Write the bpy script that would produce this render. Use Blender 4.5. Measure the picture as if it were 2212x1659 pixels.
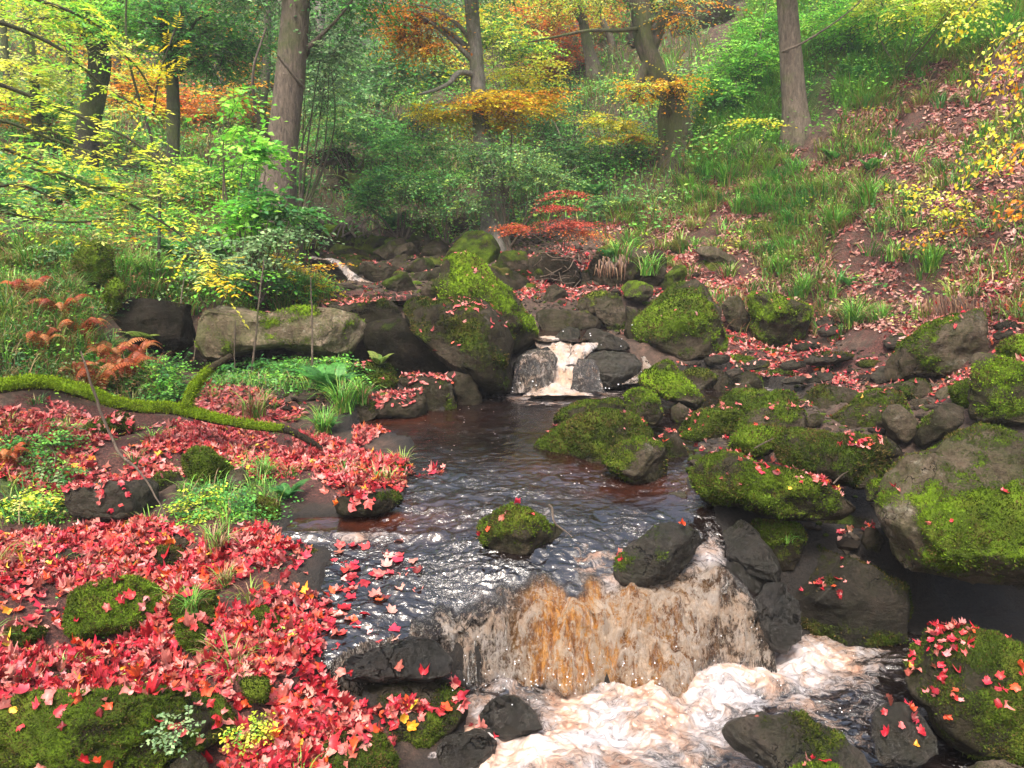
import bpy, math, random
import numpy as np
from mathutils import Vector
from mathutils.bvhtree import BVHTree

for o in list(bpy.data.objects):
    bpy.data.objects.remove(o)
SC = bpy.context.scene
COL = SC.collection
rng = np.random.default_rng(7)
random.seed(7)

# ------------------------------------------------------------------ camera, sky, sun, exposure
H = 2.3
PITCH = math.radians(12)
CAM = np.array([0.0, 0.0, H])
cd = bpy.data.cameras.new("camera")
cam = bpy.data.objects.new("camera", cd)
COL.objects.link(cam)
cam.location = CAM
cam.rotation_euler = (math.radians(90) - PITCH, 0, 0)
cd.sensor_width = 36
cd.lens = 27
cd.clip_start = 0.05
cd.clip_end = 400
SC.camera = cam

world = bpy.data.worlds.new("World")
SC.world = world
world.use_nodes = True
wn = world.node_tree
wn.nodes.clear()
sky = wn.nodes.new("ShaderNodeTexSky")
sky.sky_type = 'NISHITA'
sky.sun_disc = False
SUN_EL, SUN_ROT = math.radians(62), math.radians(200)
sky.sun_elevation = SUN_EL
sky.sun_rotation = SUN_ROT
sky.air_density = 1.6
sky.dust_density = 8.0
bg = wn.nodes.new("ShaderNodeBackground")
bg.inputs[1].default_value = 0.12
wo = wn.nodes.new("ShaderNodeOutputWorld")
wn.links.new(sky.outputs[0], bg.inputs[0])
wn.links.new(bg.outputs[0], wo.inputs[0])

sl = bpy.data.lights.new("sun", 'SUN')
sl.energy = 1.5
sl.angle = math.radians(16)
sl.color = (1.0, 0.97, 0.92)
sun = bpy.data.objects.new("sun", sl)
COL.objects.link(sun)
sd = Vector((math.sin(SUN_ROT) * math.cos(SUN_EL), math.cos(SUN_ROT) * math.cos(SUN_EL), math.sin(SUN_EL)))
sun.rotation_euler = sd.to_track_quat('Z', 'Y').to_euler()
sun.location = (0, 0, 30)

SC.view_settings.view_transform = 'Standard'
SC.view_settings.look = 'None'
SC.view_settings.exposure = 1.6
SC.view_settings.gamma = 1
SC.view_settings.use_curve_mapping = False
SC.render.engine = 'CYCLES'
SC.cycles.max_bounces = 6
SC.cycles.diffuse_bounces = 3
SC.cycles.glossy_bounces = 3
SC.cycles.transmission_bounces = 3
SC.cycles.transparent_max_bounces = 4
SC.cycles.volume_bounces = 0
SC.cycles.caustics_reflective = False
SC.cycles.caustics_refractive = False
SC.cycles.use_denoising = True

# ------------------------------------------------------------------ image <-> world (a photo point plus a distance gives a place)
FWD = np.array([0, math.cos(PITCH), -math.sin(PITCH)])
UP = np.array([0, math.sin(PITCH), math.cos(PITCH)])
RT = np.array([1.0, 0, 0])
CX, CY, FL = 1106.0, 829.5, 1659.0
def ray(px, py):
    return FWD + RT * ((px - CX) / FL) + UP * ((CY - py) / FL)
def at(px, py, Y):
    d = ray(px, py)
    return CAM + d * (Y / d[1])
def atz(px, py, z):
    d = ray(px, py)
    return CAM + d * ((z - H) / d[2])
def proj(P):
    q = np.asarray(P) - CAM
    dp = np.maximum(q @ FWD, 0.05)
    return CX + FL * q[..., 0] / dp, CY - FL * (q @ UP) / dp, dp
TILE = {'D': (0, 0, 1), 'A': (345.6, 483.9, .3125), 'B': (950.5, 483.9, .3125), 'C': (1520.8, 604.9, .3125), 'R': (1520.8, 1140.6, .3125),
        'E': (950.5, 967.8, .3125), 'F': (518.5, 967.8, .3125), 'G': (0, 1140.6, .3125), 'H': (0, 734.5, .3125)}
def tile(t, pts):
    ox, oy, k = TILE[t]
    return np.array([(ox + k * x, oy + k * y) for x, y in pts], float)

# ------------------------------------------------------------------ numeric noise
def _h(i, j, k, s):
    n = (i * 374761393 + j * 668265263 + k * 2147483647 + s * 1442695041) & 0xffffffff
    n = ((n ^ (n >> 13)) * 1274126177) & 0xffffffff
    return ((n ^ (n >> 16)) & 0xffffff) / float(0xffffff)
def vnoise(P, s=0):
    P = np.asarray(P, float)
    I = np.floor(P).astype(np.int64)
    F = P - I
    F = F * F * (3 - 2 * F)
    r = 0
    for dx in (0, 1):
        for dy in (0, 1):
            for dz in (0, 1):
                w = (F[:, 0] if dx else 1 - F[:, 0]) * (F[:, 1] if dy else 1 - F[:, 1]) * (F[:, 2] if dz else 1 - F[:, 2])
                r = r + w * _h(I[:, 0] + dx, I[:, 1] + dy, I[:, 2] + dz, s)
    return r * 2 - 1
def fbm(P, s=0, oct=4, gain=.5):
    a, f, r = 1.0, 1.0, 0
    for o in range(oct):
        r = r + a * vnoise(P * f + 17.3 * o, s + o)
        a *= gain
        f *= 2.03
    return r
def sstep(a, b, x):
    t = np.clip((x - a) / (b - a), 0, 1)
    return t * t * (3 - 2 * t)
def inpoly(px, py, poly):
    px = np.asarray(px); py = np.asarray(py)
    poly = np.asarray(poly, float)
    c = np.zeros(px.shape, bool)
    j = len(poly) - 1
    for i in range(len(poly)):
        xi, yi = poly[i]; xj, yj = poly[j]
        if yi != yj:
            c ^= ((yi > py) != (yj > py)) & (px < (xj - xi) * (py - yi) / (yj - yi) + xi)
        j = i
    return c
def polydist(x, y, poly):
    poly = np.asarray(poly, float)
    best = np.full(x.shape, 1e9)
    for i in range(len(poly)):
        a = poly[i]; b = poly[(i + 1) % len(poly)]
        d = b - a
        t = np.clip(((x - a[0]) * d[0] + (y - a[1]) * d[1]) / (d @ d + 1e-12), 0, 1)
        best = np.minimum(best, np.hypot(x - a[0] - t * d[0], y - a[1] - t * d[1]))
    return np.where(inpoly(x, y, poly), -best, best)

# ------------------------------------------------------------------ mesh helpers
def make_mesh(name, V, F, attrs=None, colors=None, smooth=True):
    """V (n,3); F (m,3) or (m,4)."""
    V = np.ascontiguousarray(V, dtype=np.float32)
    F = np.ascontiguousarray(F, dtype=np.int32)
    m = bpy.data.meshes.new(name)
    m.vertices.add(len(V))
    m.vertices.foreach_set("co", V.ravel())
    k = F.shape[1]
    m.loops.add(F.size)
    m.loops.foreach_set("vertex_index", F.ravel())
    m.polygons.add(len(F))
    m.polygons.foreach_set("loop_start", np.arange(0, F.size, k, dtype=np.int32))
    m.polygons.foreach_set("loop_total", np.full(len(F), k, dtype=np.int32))
    m.update(calc_edges=True)
    m.polygons.foreach_set("use_smooth", np.full(len(F), smooth))
    for an, av in (attrs or {}).items():
        a = m.attributes.new(an, 'FLOAT', 'POINT')
        a.data.foreach_set("value", np.ascontiguousarray(av, dtype=np.float32))
    if colors is not None:
        a = m.attributes.new("tint", 'FLOAT_COLOR', 'POINT')
        c = np.ones((len(V), 4), np.float32)
        c[:, :3] = colors
        a.data.foreach_set("color", c.ravel())
    return m
def obj(name, mesh, mat=None, parent=None):
    o = bpy.data.objects.new(name, mesh)
    COL.objects.link(o)
    if mat is not None and mesh is not None and not len(mesh.materials):
        mesh.materials.append(mat)
    if parent is not None:
        o.parent = parent
    return o
def tag(o, label=None, cat=None, group=None, kind=None):
    if label: o["label"] = label
    if cat: o["category"] = cat
    if group: o["group"] = group
    if kind: o["kind"] = kind
    return o
def empty(name, loc=(0, 0, 0)):
    o = bpy.data.objects.new(name, None)
    COL.objects.link(o)
    o.location = loc
    o.empty_display_size = .1
    return o

def ico(sub):
    import bmesh
    bm = bmesh.new()
    bmesh.ops.create_icosphere(bm, subdivisions=sub, radius=1)
    V = np.array([v.co[:] for v in bm.verts])
    F = np.array([[v.index for v in f.verts] for f in bm.faces], np.int32)
    bm.free()
    return V, F
ICO = {}
def vnormals(V, F):
    n = np.cross(V[F[:, 1]] - V[F[:, 0]], V[F[:, 2]] - V[F[:, 0]])
    N = np.zeros_like(V)
    for k in range(3):
        np.add.at(N, F[:, k], n)
    return N / (np.linalg.norm(N, axis=1, keepdims=True) + 1e-12)

def tube(path, radii, nseg=8, cap=True):
    """a tapered tube along a smoothed path; returns V, F(quads)"""
    P = np.asarray(path, float)
    R = np.asarray(radii, float)
    T = np.gradient(P, axis=0)
    T /= np.linalg.norm(T, axis=1, keepdims=True) + 1e-9
    ref = np.array([0.31, 0.95, 0.05]) if abs(T[0][2]) > .6 else np.array([0, 0.1, 1.0])
    A = np.cross(T, ref); A /= np.linalg.norm(A, axis=1, keepdims=True) + 1e-9
    B = np.cross(T, A)
    th = np.linspace(0, 2 * math.pi, nseg, endpoint=False)
    V = P[:, None, :] + R[:, None, None] * (np.cos(th)[None, :, None] * A[:, None, :] + np.sin(th)[None, :, None] * B[:, None, :])
    n = len(P)
    i = np.arange(n - 1)[:, None] * nseg
    j = np.arange(nseg)[None, :]
    j2 = (j + 1) % nseg
    F = np.stack([i + j, i + j2, i + nseg + j2, i + nseg + j], -1).reshape(-1, 4)
    return V.reshape(-1, 3), F
def smooth_path(pts, n):
    """Catmull-Rom through the points (any dimension)"""
    P = np.asarray(pts, float)
    P = np.vstack([2 * P[0] - P[1], P, 2 * P[-1] - P[-2]])
    k = len(P) - 3
    out = []
    for t in np.linspace(0, k - 1e-6, n):
        i = int(t); f = t - i
        a, b, c, d = P[i:i + 4]
        out.append(.5 * (2 * b + (c - a) * f + (2 * a - 5 * b + 4 * c - d) * f * f + (3 * b - a - 3 * c + d) * f ** 3))
    return np.array(out)
def join(parts):
    """parts: list of (V, F) -> V, F"""
    Vs, Fs, o = [], [], 0
    for V, F in parts:
        Vs.append(V); Fs.append(F + o); o += len(V)
    return np.vstack(Vs), np.vstack(Fs)

# ------------------------------------------------------------------ materials
def newmat(name):
    m = bpy.data.materials.new(name)
    m.use_nodes = True
    nt = m.node_tree
    nt.nodes.clear()
    out = nt.nodes.new("ShaderNodeOutputMaterial")
    return m, nt, out
class N:
    """small node builder"""
    def __init__(s, nt): s.nt = nt
    def n(s, t, **kw):
        x = s.nt.nodes.new("ShaderNode" + t)
        for k, v in kw.items():
            if k[0] == 'i' and k[1:].isdigit(): s.set(x.inputs[int(k[1:])], v)
            elif hasattr(x, k): setattr(x, k, v)
            else: s.set(x.inputs[k.replace('_', ' ')], v)
        return x
    def set(s, inp, v):
        if isinstance(v, bpy.types.NodeSocket): s.nt.links.new(v, inp)
        else: inp.default_value = v
    def math(s, op, a, b=0.0, c=None, clamp=False):
        x = s.nt.nodes.new("ShaderNodeMath"); x.operation = op; x.use_clamp = clamp
        s.set(x.inputs[0], a); s.set(x.inputs[1], b)
        if c is not None: s.set(x.inputs[2], c)
        return x.outputs[0]
    def noise(s, vec, scale, detail=4, rough=.6, dist=0.0, col=False):
        x = s.nt.nodes.new("ShaderNodeTexNoise")
        s.set(x.inputs['Vector'], vec); s.set(x.inputs['Scale'], scale)
        x.inputs['Detail'].default_value = detail; x.inputs['Roughness'].default_value = rough; x.inputs['Distortion'].default_value = dist
        return x.outputs['Color' if col else 0]
    def ramp(s, fac, stops, interp='LINEAR'):
        x = s.nt.nodes.new("ShaderNodeValToRGB")
        x.color_ramp.interpolation = interp
        e = x.color_ramp.elements
        while len(e) < len(stops): e.new(.5)
        for i, (p, c) in enumerate(stops):
            e[i].position = p
            e[i].color = (*c, 1) if len(c) == 3 else c
        s.set(x.inputs[0], fac)
        return x.outputs[0]
    def mix(s, fac, a, b, mode='MIX'):
        x = s.nt.nodes.new("ShaderNodeMix"); x.data_type = 'RGBA'; x.blend_type = mode
        s.set(x.inputs[0], fac)
        for i, v in ((6, a), (7, b)):
            s.set(x.inputs[i], (*v, 1) if isinstance(v, tuple) and len(v) == 3 else v)
        return x.outputs[2]
    def maprange(s, v, a, b, c=0.0, d=1.0):
        x = s.nt.nodes.new("ShaderNodeMapRange"); x.clamp = True
        for i, q in enumerate((v, a, b, c, d)): s.set(x.inputs[i], q)
        return x.outputs[0]
    def attr(s, name, typ='GEOMETRY', out='Fac'):
        x = s.nt.nodes.new("ShaderNodeAttribute"); x.attribute_name = name; x.attribute_type = typ
        return x.outputs[out]
    def scalevec(s, vec, sc):
        x = s.nt.nodes.new("ShaderNodeMapping"); s.set(x.inputs[0], vec)
        x.inputs['Scale'].default_value = sc
        return x.outputs[0]
    def bump(s, h, strength, dist, normal=None):
        x = s.nt.nodes.new("ShaderNodeBump")
        s.set(x.inputs['Height'], h); x.inputs['Strength'].default_value = strength; x.inputs['Distance'].default_value = dist
        if normal is not None: s.set(x.inputs['Normal'], normal)
        return x.outputs[0]

def mat_rock():
    m, nt, out = newmat("mossy_gritstone"); b = N(nt)
    geo = nt.nodes.new("ShaderNodeNewGeometry")
    P = geo.outputs['Position']
    oi = nt.nodes.new("ShaderNodeObjectInfo")
    sep = nt.nodes.new("ShaderNodeSeparateColor"); nt.links.new(oi.outputs['Color'], sep.inputs[0])
    tone, wet, bright = sep.outputs[0], sep.outputs[1], sep.outputs[2]
    n1 = b.noise(P, 2.2, 5, .62, .4)
    n2 = b.noise(P, 14, 6, .7)
    n3 = b.noise(P, 90, 4, .7)
    stone = b.ramp(n1, [(.25, (.020, .016, .010)), (.45, (.058, .045, .030)), (.62, (.11, .085, .062)), (.8, (.19, .15, .118))])
    speck = b.ramp(n2, [(.3, (.55, .5, .45)), (.5, (1, 1, 1)), (.72, (1.35, 1.3, 1.25))])
    stone = b.mix(1.0, stone, speck, 'MULTIPLY')
    pale = b.maprange(b.noise(P, 5.5, 5, .75, .8), .58, .68)
    stone = b.mix(b.math('MULTIPLY', pale, .5), stone, (.24, .225, .18))
    grime = b.maprange(b.noise(b.scalevec(P, (3, 3, .7)), 2.0, 5, .7), .5, .75)
    stone = b.mix(b.math('MULTIPLY', grime, .6), stone, (.06, .065, .03))
    alg = b.maprange(b.noise(P, 7.0, 6, .78, .6), .44, .60)
    stone = b.mix(b.math('MULTIPLY', alg, .72), stone, b.ramp(n3, [(.3, (.018, .020, .009)), (.7, (.055, .056, .022))]))
    vc = nt.nodes.new("ShaderNodeTexVoronoi"); vc.feature = 'DISTANCE_TO_EDGE'; vc.inputs['Scale'].default_value = 2.6
    wp = nt.nodes.new("ShaderNodeVectorMath"); wp.operation = 'MULTIPLY_ADD'
    nt.links.new(b.noise(P, 4, 4, .7, col=True), wp.inputs[0]); wp.inputs[1].default_value = (.5, .5, .5); nt.links.new(P, wp.inputs[2]); nt.links.new(wp.outputs[0], vc.inputs['Vector'])
    crack = b.math('MULTIPLY', b.maprange(vc.outputs['Distance'], .022, .0), b.maprange(b.noise(P, 2.1, 2, .5), .48, .58))
    stone = b.mix(b.math('MULTIPLY', crack, .8), stone, (.012, .010, .008))
    pit = b.maprange(b.noise(P, 48, 4, .8), .56, .68)
    stone = b.mix(b.math('MULTIPLY', pit, .55), stone, (.02, .017, .013))
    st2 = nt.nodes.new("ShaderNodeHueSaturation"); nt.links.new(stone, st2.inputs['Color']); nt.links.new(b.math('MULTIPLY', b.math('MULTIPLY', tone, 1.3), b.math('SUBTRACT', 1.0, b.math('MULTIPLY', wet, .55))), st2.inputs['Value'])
    # moss
    mm = b.attr("moss")
    mf = b.math('ADD', mm, b.math('MULTIPLY', b.math('SUBTRACT', n2, .5), .9))
    mf = b.math('ADD', mf, b.math('MULTIPLY', b.math('SUBTRACT', n3, .5), .8))
    mask = b.maprange(mf, .42, .60)
    nm = b.noise(P, 3.3, 4, .65, .3)
    mossd = b.ramp(nm, [(.28, (.014, .019, .005)), (.46, (.034, .052, .008)), (.6, (.066, .105, .010)), (.78, (.14, .22, .015))])
    mossd = b.mix(b.maprange(b.noise(P, 1.7, 3, .6), .45, .62), mossd, b.ramp(nm, [(.3, (.045, .048, .010)), (.6, (.11, .115, .02)), (.8, (.19, .2, .03))]))
    mossb = b.ramp(nm, [(.28, (.06, .085, .010)), (.46, (.12, .2, .012)), (.6, (.22, .37, .016)), (.78, (.34, .5, .03))])
    moss = b.mix(bright, mossd, mossb)
    brownm = b.maprange(b.noise(P, 7.5, 4, .7), .5, .68)
    moss = b.mix(b.math('MULTIPLY', brownm, .5), moss, (.11, .085, .02))
    fine = b.ramp(b.noise(P, 130, 3, .8), [(.3, (.5, .5, .5)), (.55, (1, 1, 1)), (.75, (1.6, 1.6, 1.3))])
    moss = b.mix(1.0, moss, fine, 'MULTIPLY')
    col = b.mix(mask, st2.outputs[0], moss)
    rough = b.mix(mask, b.math('SUBTRACT', .85, b.math('MULTIPLY', wet, .68)), (.95, .95, .95))
    h1 = b.math('MULTIPLY', b.noise(P, 22, 7, .74), .034)
    hm = b.math('MULTIPLY', mask, b.math('MULTIPLY', b.noise(P, 110, 4, .8), .022))
    strat = b.math('MULTIPLY', b.noise(b.scalevec(P, (1.2, 1.2, 14)), 1.6, 4, .6, .3), .018)
    h1 = b.math('SUBTRACT', h1, b.math('ADD', b.math('MULTIPLY', crack, .03), b.math('MULTIPLY', pit, .006)))
    hh = b.math('ADD', b.math('ADD', h1, hm), b.math('ADD', strat, b.math('MULTIPLY', mask, .012)))
    bs = nt.nodes.new("ShaderNodeBsdfPrincipled")
    nt.links.new(col, bs.inputs['Base Color'])
    nt.links.new(rough, bs.inputs['Roughness'])
    nt.links.new(b.math('ADD', .12, b.math('MULTIPLY', b.math('MULTIPLY', wet, b.math('SUBTRACT', 1.0, mask)), .5)), bs.inputs['Specular IOR Level'])
    nt.links.new(b.bump(hh, 1.0, 1.0), bs.inputs['Normal'])
    nt.links.new(bs.outputs[0], out.inputs[0])
    return m

def mat_ground():
    m, nt, out = newmat("forest_floor"); b = N(nt)
    geo = nt.nodes.new("ShaderNodeNewGeometry"); P = geo.outputs['Position']
    n1 = b.noise(P, 1.3, 6, .65, .5); n2 = b.noise(P, 12, 6, .75); n3 = b.noise(P, 60, 4, .75)
    soil = b.ramp(n2, [(.3, (.028, .018, .012)), (.5, (.075, .045, .03)), (.7, (.16, .09, .065))])
    litter = b.ramp(n3, [(.3, (.02, .008, .006)), (.5, (.075, .024, .018)), (.62, (.16, .055, .04)), (.78, (.28, .13, .10))])
    lf = b.attr("litter")
    col = b.mix(b.maprange(b.math('ADD', lf, b.math('MULTIPLY', b.math('SUBTRACT', n2, .5), 1.2)), .35, .6), soil, litter)
    green = b.ramp(n3, [(.3, (.02, .035, .006)), (.5, (.05, .085, .012)), (.75, (.13, .19, .025))])
    gf = b.attr("green")
    col = b.mix(b.maprange(b.math('ADD', gf, b.math('MULTIPLY', b.math('SUBTRACT', n2, .5), 1.3)), .4, .65), col, green)
    wet = b.attr("bed")  # wet stream bed, and the hollows' shade painted as near-black ground
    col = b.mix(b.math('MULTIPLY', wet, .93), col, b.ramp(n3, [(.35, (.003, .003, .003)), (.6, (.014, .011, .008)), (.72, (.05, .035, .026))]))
    bs = nt.nodes.new("ShaderNodeBsdfPrincipled")
    nt.links.new(col, bs.inputs['Base Color'])
    bs.inputs['Roughness'].default_value = .85
    hh = b.math('ADD', b.math('MULTIPLY', n2, .05), b.math('MULTIPLY', n3, .03))
    nt.links.new(b.bump(hh, 1.0, 1.0), bs.inputs['Normal'])
    nt.links.new(bs.outputs[0], out.inputs[0])
    return m

def mat_leaf(name, rough=.5, transl=.3, spec=.5, obj_random=None):
    m, nt, out = newmat(name); b = N(nt)
    if obj_random:
        oi = nt.nodes.new("ShaderNodeObjectInfo")
        c = b.ramp(oi.outputs['Random'], obj_random, 'CONSTANT')
    else:
        c = b.attr("tint", out='Color')
    geo = nt.nodes.new("ShaderNodeNewGeometry")
    n = b.noise(geo.outputs['Position'], 45, 3, .6)
    c = b.mix(1.0, c, b.ramp(n, [(.3, (.7, .68, .66)), (.6, (1.08, 1.08, 1.08))]), 'MULTIPLY')
    bs = nt.nodes.new("ShaderNodeBsdfPrincipled")
    nt.links.new(c, bs.inputs['Base Color'])
    bs.inputs['Roughness'].default_value = rough
    bs.inputs['Specular IOR Level'].default_value = spec
    if transl > 0:
        tr = nt.nodes.new("ShaderNodeBsdfTranslucent"); nt.links.new(c, tr.inputs[0])
        mx = nt.nodes.new("ShaderNodeMixShader"); mx.inputs[0].default_value = transl
        nt.links.new(bs.outputs[0], mx.inputs[1]); nt.links.new(tr.outputs[0], mx.inputs[2])
        nt.links.new(mx.outputs[0], out.inputs[0])
    else:
        nt.links.new(bs.outputs[0], out.inputs[0])
    return m

def mat_bark(name, dark, light, moss=.4):
    m, nt, out = newmat(name); b = N(nt)
    geo = nt.nodes.new("ShaderNodeNewGeometry"); P = geo.outputs['Position']
    s = b.noise(b.scalevec(P, (1, 1, .25)), 26, 7, .8, .8)
    n = b.noise(P, 3, 4, .6)
    c = b.ramp(s, [(.3, dark), (.5, tuple((a + q) / 2 for a, q in zip(dark, light))), (.66, light)])
    g = b.maprange(b.math('ADD', b.noise(P, 1.6, 5, .7), moss * .35), .56, .72)
    c = b.mix(b.math('MULTIPLY', g, .75), c, b.ramp(n, [(.3, (.04, .06, .01)), (.7, (.13, .17, .03))]))
    bs = nt.nodes.new("ShaderNodeBsdfPrincipled")
    nt.links.new(c, bs.inputs['Base Color']); bs.inputs['Roughness'].default_value = .85
    nt.links.new(b.bump(b.math('MULTIPLY', s, .06), 1.0, 1.0), bs.inputs['Normal'])
    nt.links.new(bs.outputs[0], out.inputs[0])
    return m

def mat_water():
    m, nt, out = newmat("peaty_water"); b = N(nt)
    geo = nt.nodes.new("ShaderNodeNewGeometry"); P = geo.outputs['Position']
    foam = b.attr("foam"); amber = b.attr("amber"); fall = b.attr("fall"); rapid = b.attr("rapid"); shallow = b.attr("shallow")
    # streaks that run down the falls, swirls in the pool
    warp = nt.nodes.new("ShaderNodeVectorMath"); warp.operation = 'MULTIPLY_ADD'
    nt.links.new(b.noise(P, 5, 3, .6, col=True), warp.inputs[0]); warp.inputs[1].default_value = (.16, .16, .16); nt.links.new(P, warp.inputs[2])
    W = warp.outputs[0]
    streak = b.noise(b.scalevec(P, (30, 8, 8)), 1.0, 5, .8, 1.4)
    blob = b.noise(b.scalevec(P, (1, 1, .75)), 24, 6, .82, 1.6)
    st = b.math('ADD', b.math('MULTIPLY', streak, .45), b.math('MULTIPLY', blob, .55))
    st = b.math('ADD', st, b.math('MULTIPLY', b.math('SUBTRACT', b.noise(b.scalevec(P, (1, 1, .6)), 9, 3, .6, .8), .55), .75))
    st = b.math('ADD', .5, b.math('MULTIPLY', b.math('SUBTRACT', st, .46), 2.6))
    swirl = b.noise(b.scalevec(W, (1, 1.5, 1)), 7.5, 8, .74, 1.2)
    tex = b.mix(fall, swirl, st)
    k = b.math('ADD', foam, b.math('MULTIPLY', b.math('SUBTRACT', tex, .5), 2.8))
    fm = b.maprange(k, .32, .92)
    # little bubbles and foam flecks on the dark pool
    vor = nt.nodes.new("ShaderNodeTexVoronoi"); nt.links.new(P, vor.inputs['Vector']); vor.inputs['Scale'].default_value = 16
    fleck = b.math('MULTIPLY', b.maprange(vor.outputs['Distance'], .13, .09), b.maprange(b.noise(P, 3.0, 2, .5), .5, .62))
    fm = b.math('MAXIMUM', fm, b.math('MULTIPLY', fleck, b.math('MULTIPLY', b.attr("fleck"), .8)))
    dark = b.ramp(b.noise(P, 2.6, 3, .6, .6), [(.3, (.004, .003, .003)), (.6, (.010, .006, .005)), (.8, (.022, .010, .006))])
    dark = b.mix(b.math('MULTIPLY', shallow, .9), dark, b.ramp(b.noise(P, 9, 5, .7), [(.3, (.012, .004, .003)), (.6, (.06, .016, .008)), (.8, (.13, .045, .018))]))
    amb = b.ramp(b.noise(b.scalevec(P, (34, 8, 8)), 1.0, 5, .8), [(.3, (.05, .018, .006)), (.44, (.32, .11, .018)), (.58, (.68, .30, .05)), (.75, (.85, .62, .34))])
    fallbase = b.ramp(tex, [(.22, (.022, .015, .010)), (.45, (.13, .085, .05)), (.7, (.55, .45, .34))])
    dark = b.mix(b.math('MULTIPLY', fall, b.math('MULTIPLY', foam, .75)), dark, fallbase)
    dark = b.mix(b.math('MULTIPLY', fall, b.maprange(amber, .1, .7)), dark, amb)
    white = b.ramp(b.noise(W, 4.5, 6, .7, .6), [(.34, (.34, .16, .09)), (.45, (.42, .28, .21)), (.55, (.45, .39, .38)), (.72, (.56, .55, .60))])
    white = b.mix(b.math('MULTIPLY', amber, .6), white, (.80, .48, .22))
    white = b.mix(b.math('MULTIPLY', fall, .35), white, (.70, .60, .48))
    col = b.mix(fm, dark, white)
    spk = b.noise(b.scalevec(P, (1, 1, .55)), 62, 4, .75, .8)
    col = b.mix(b.math('MULTIPLY', b.math('MULTIPLY', fall, .6), b.maprange(spk, .54, .66)), col, (.72, .66, .56))
    col = b.mix(b.math('MULTIPLY', fall, b.math('MULTIPLY', b.maprange(spk, .44, .34), .45)), col, (.05, .028, .014))
    # ripples
    r1 = b.math('ABSOLUTE', b.math('SUBTRACT', b.noise(b.scalevec(W, (1, 1.9, 1)), 9, 2, .5, 1.3), .5))
    r2 = b.math('ABSOLUTE', b.math('SUBTRACT', b.noise(b.scalevec(W, (1, 1.6, 1)), 26, 2, .55, 1.6), .5))
    r3 = b.noise(W, 70, 2, .5)
    patch = b.maprange(b.noise(b.scalevec(P, (1, 1.6, 1)), 3.5, 3, .6, .8), .46, .6, .3, 1.25)
    amp = b.math('MULTIPLY', patch, b.math('ADD', .003, b.math('MULTIPLY', rapid, .017)))
    h = b.math('MULTIPLY', b.math('ADD', b.math('ADD', r1, b.math('MULTIPLY', r2, .55)), b.math('MULTIPLY', r3, .05)), amp)
    h = b.math('ADD', h, b.math('MULTIPLY', b.math('MULTIPLY', fm, swirl), .012))
    h = b.math('ADD', h, b.math('MULTIPLY', b.math('MULTIPLY', fall, st), .05))
    bs = nt.nodes.new("ShaderNodeBsdfPrincipled")
    nt.links.new(col, bs.inputs['Base Color'])
    nt.links.new(b.math('MULTIPLY', b.maprange(fm, 0, 1, .03, .55), b.math('SUBTRACT', 1.0, b.math('MULTIPLY', fall, .6))), bs.inputs['Roughness'])
    bs.inputs['IOR'].default_value = 1.68
    bs.inputs['Specular IOR Level'].default_value = .8
    nt.links.new(b.bump(h, 1.0, 1.0), bs.inputs['Normal'])
    nt.links.new(bs.outputs[0], out.inputs[0])
    return m

RAMP_RED = [(0, (.34, .012, .02)), (.12, (.46, .03, .04)), (.26, (.52, .14, .12)), (.4, (.2, .010, .015)), (.5, (.56, .24, .19)), (.62, (.5, .05, .05)), (.74, (.6, .09, .025)), (.8, (.4, .03, .05)), (.9, (.58, .19, .16)), (.96, (.62, .10, .04))]
M_ROCK = mat_rock()
M_GROUND = mat_ground()
M_WATER = mat_water()
M_LITTER = mat_leaf("fallen_leaf", .42, .10, .42)
M_LEAFOBJ = mat_leaf("fallen_leaf_single", .42, .10, .42, RAMP_RED)
M_FOL = mat_leaf("foliage", .45, .45, .4)
M_GRASS = mat_leaf("grass_blade", .5, .25, .4)
M_MOSS = mat_leaf("moss_shoot", .9, .3, .1)
M_BARK = mat_bark("brown_bark", (.03, .022, .017), (.27, .205, .155), .12)
M_BARKD = mat_bark("dark_bark", (.015, .013, .011), (.085, .07, .055), .45)
M_BARKM = mat_bark("mossy_bark", (.03, .025, .018), (.2, .155, .115), .4)
M_BARKP = mat_bark("pale_bark", (.09, .08, .07), (.36, .33, .29), .3)
M_TWIG = mat_bark("twig_bark", (.08, .06, .045), (.26, .19, .14), .0)
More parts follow.
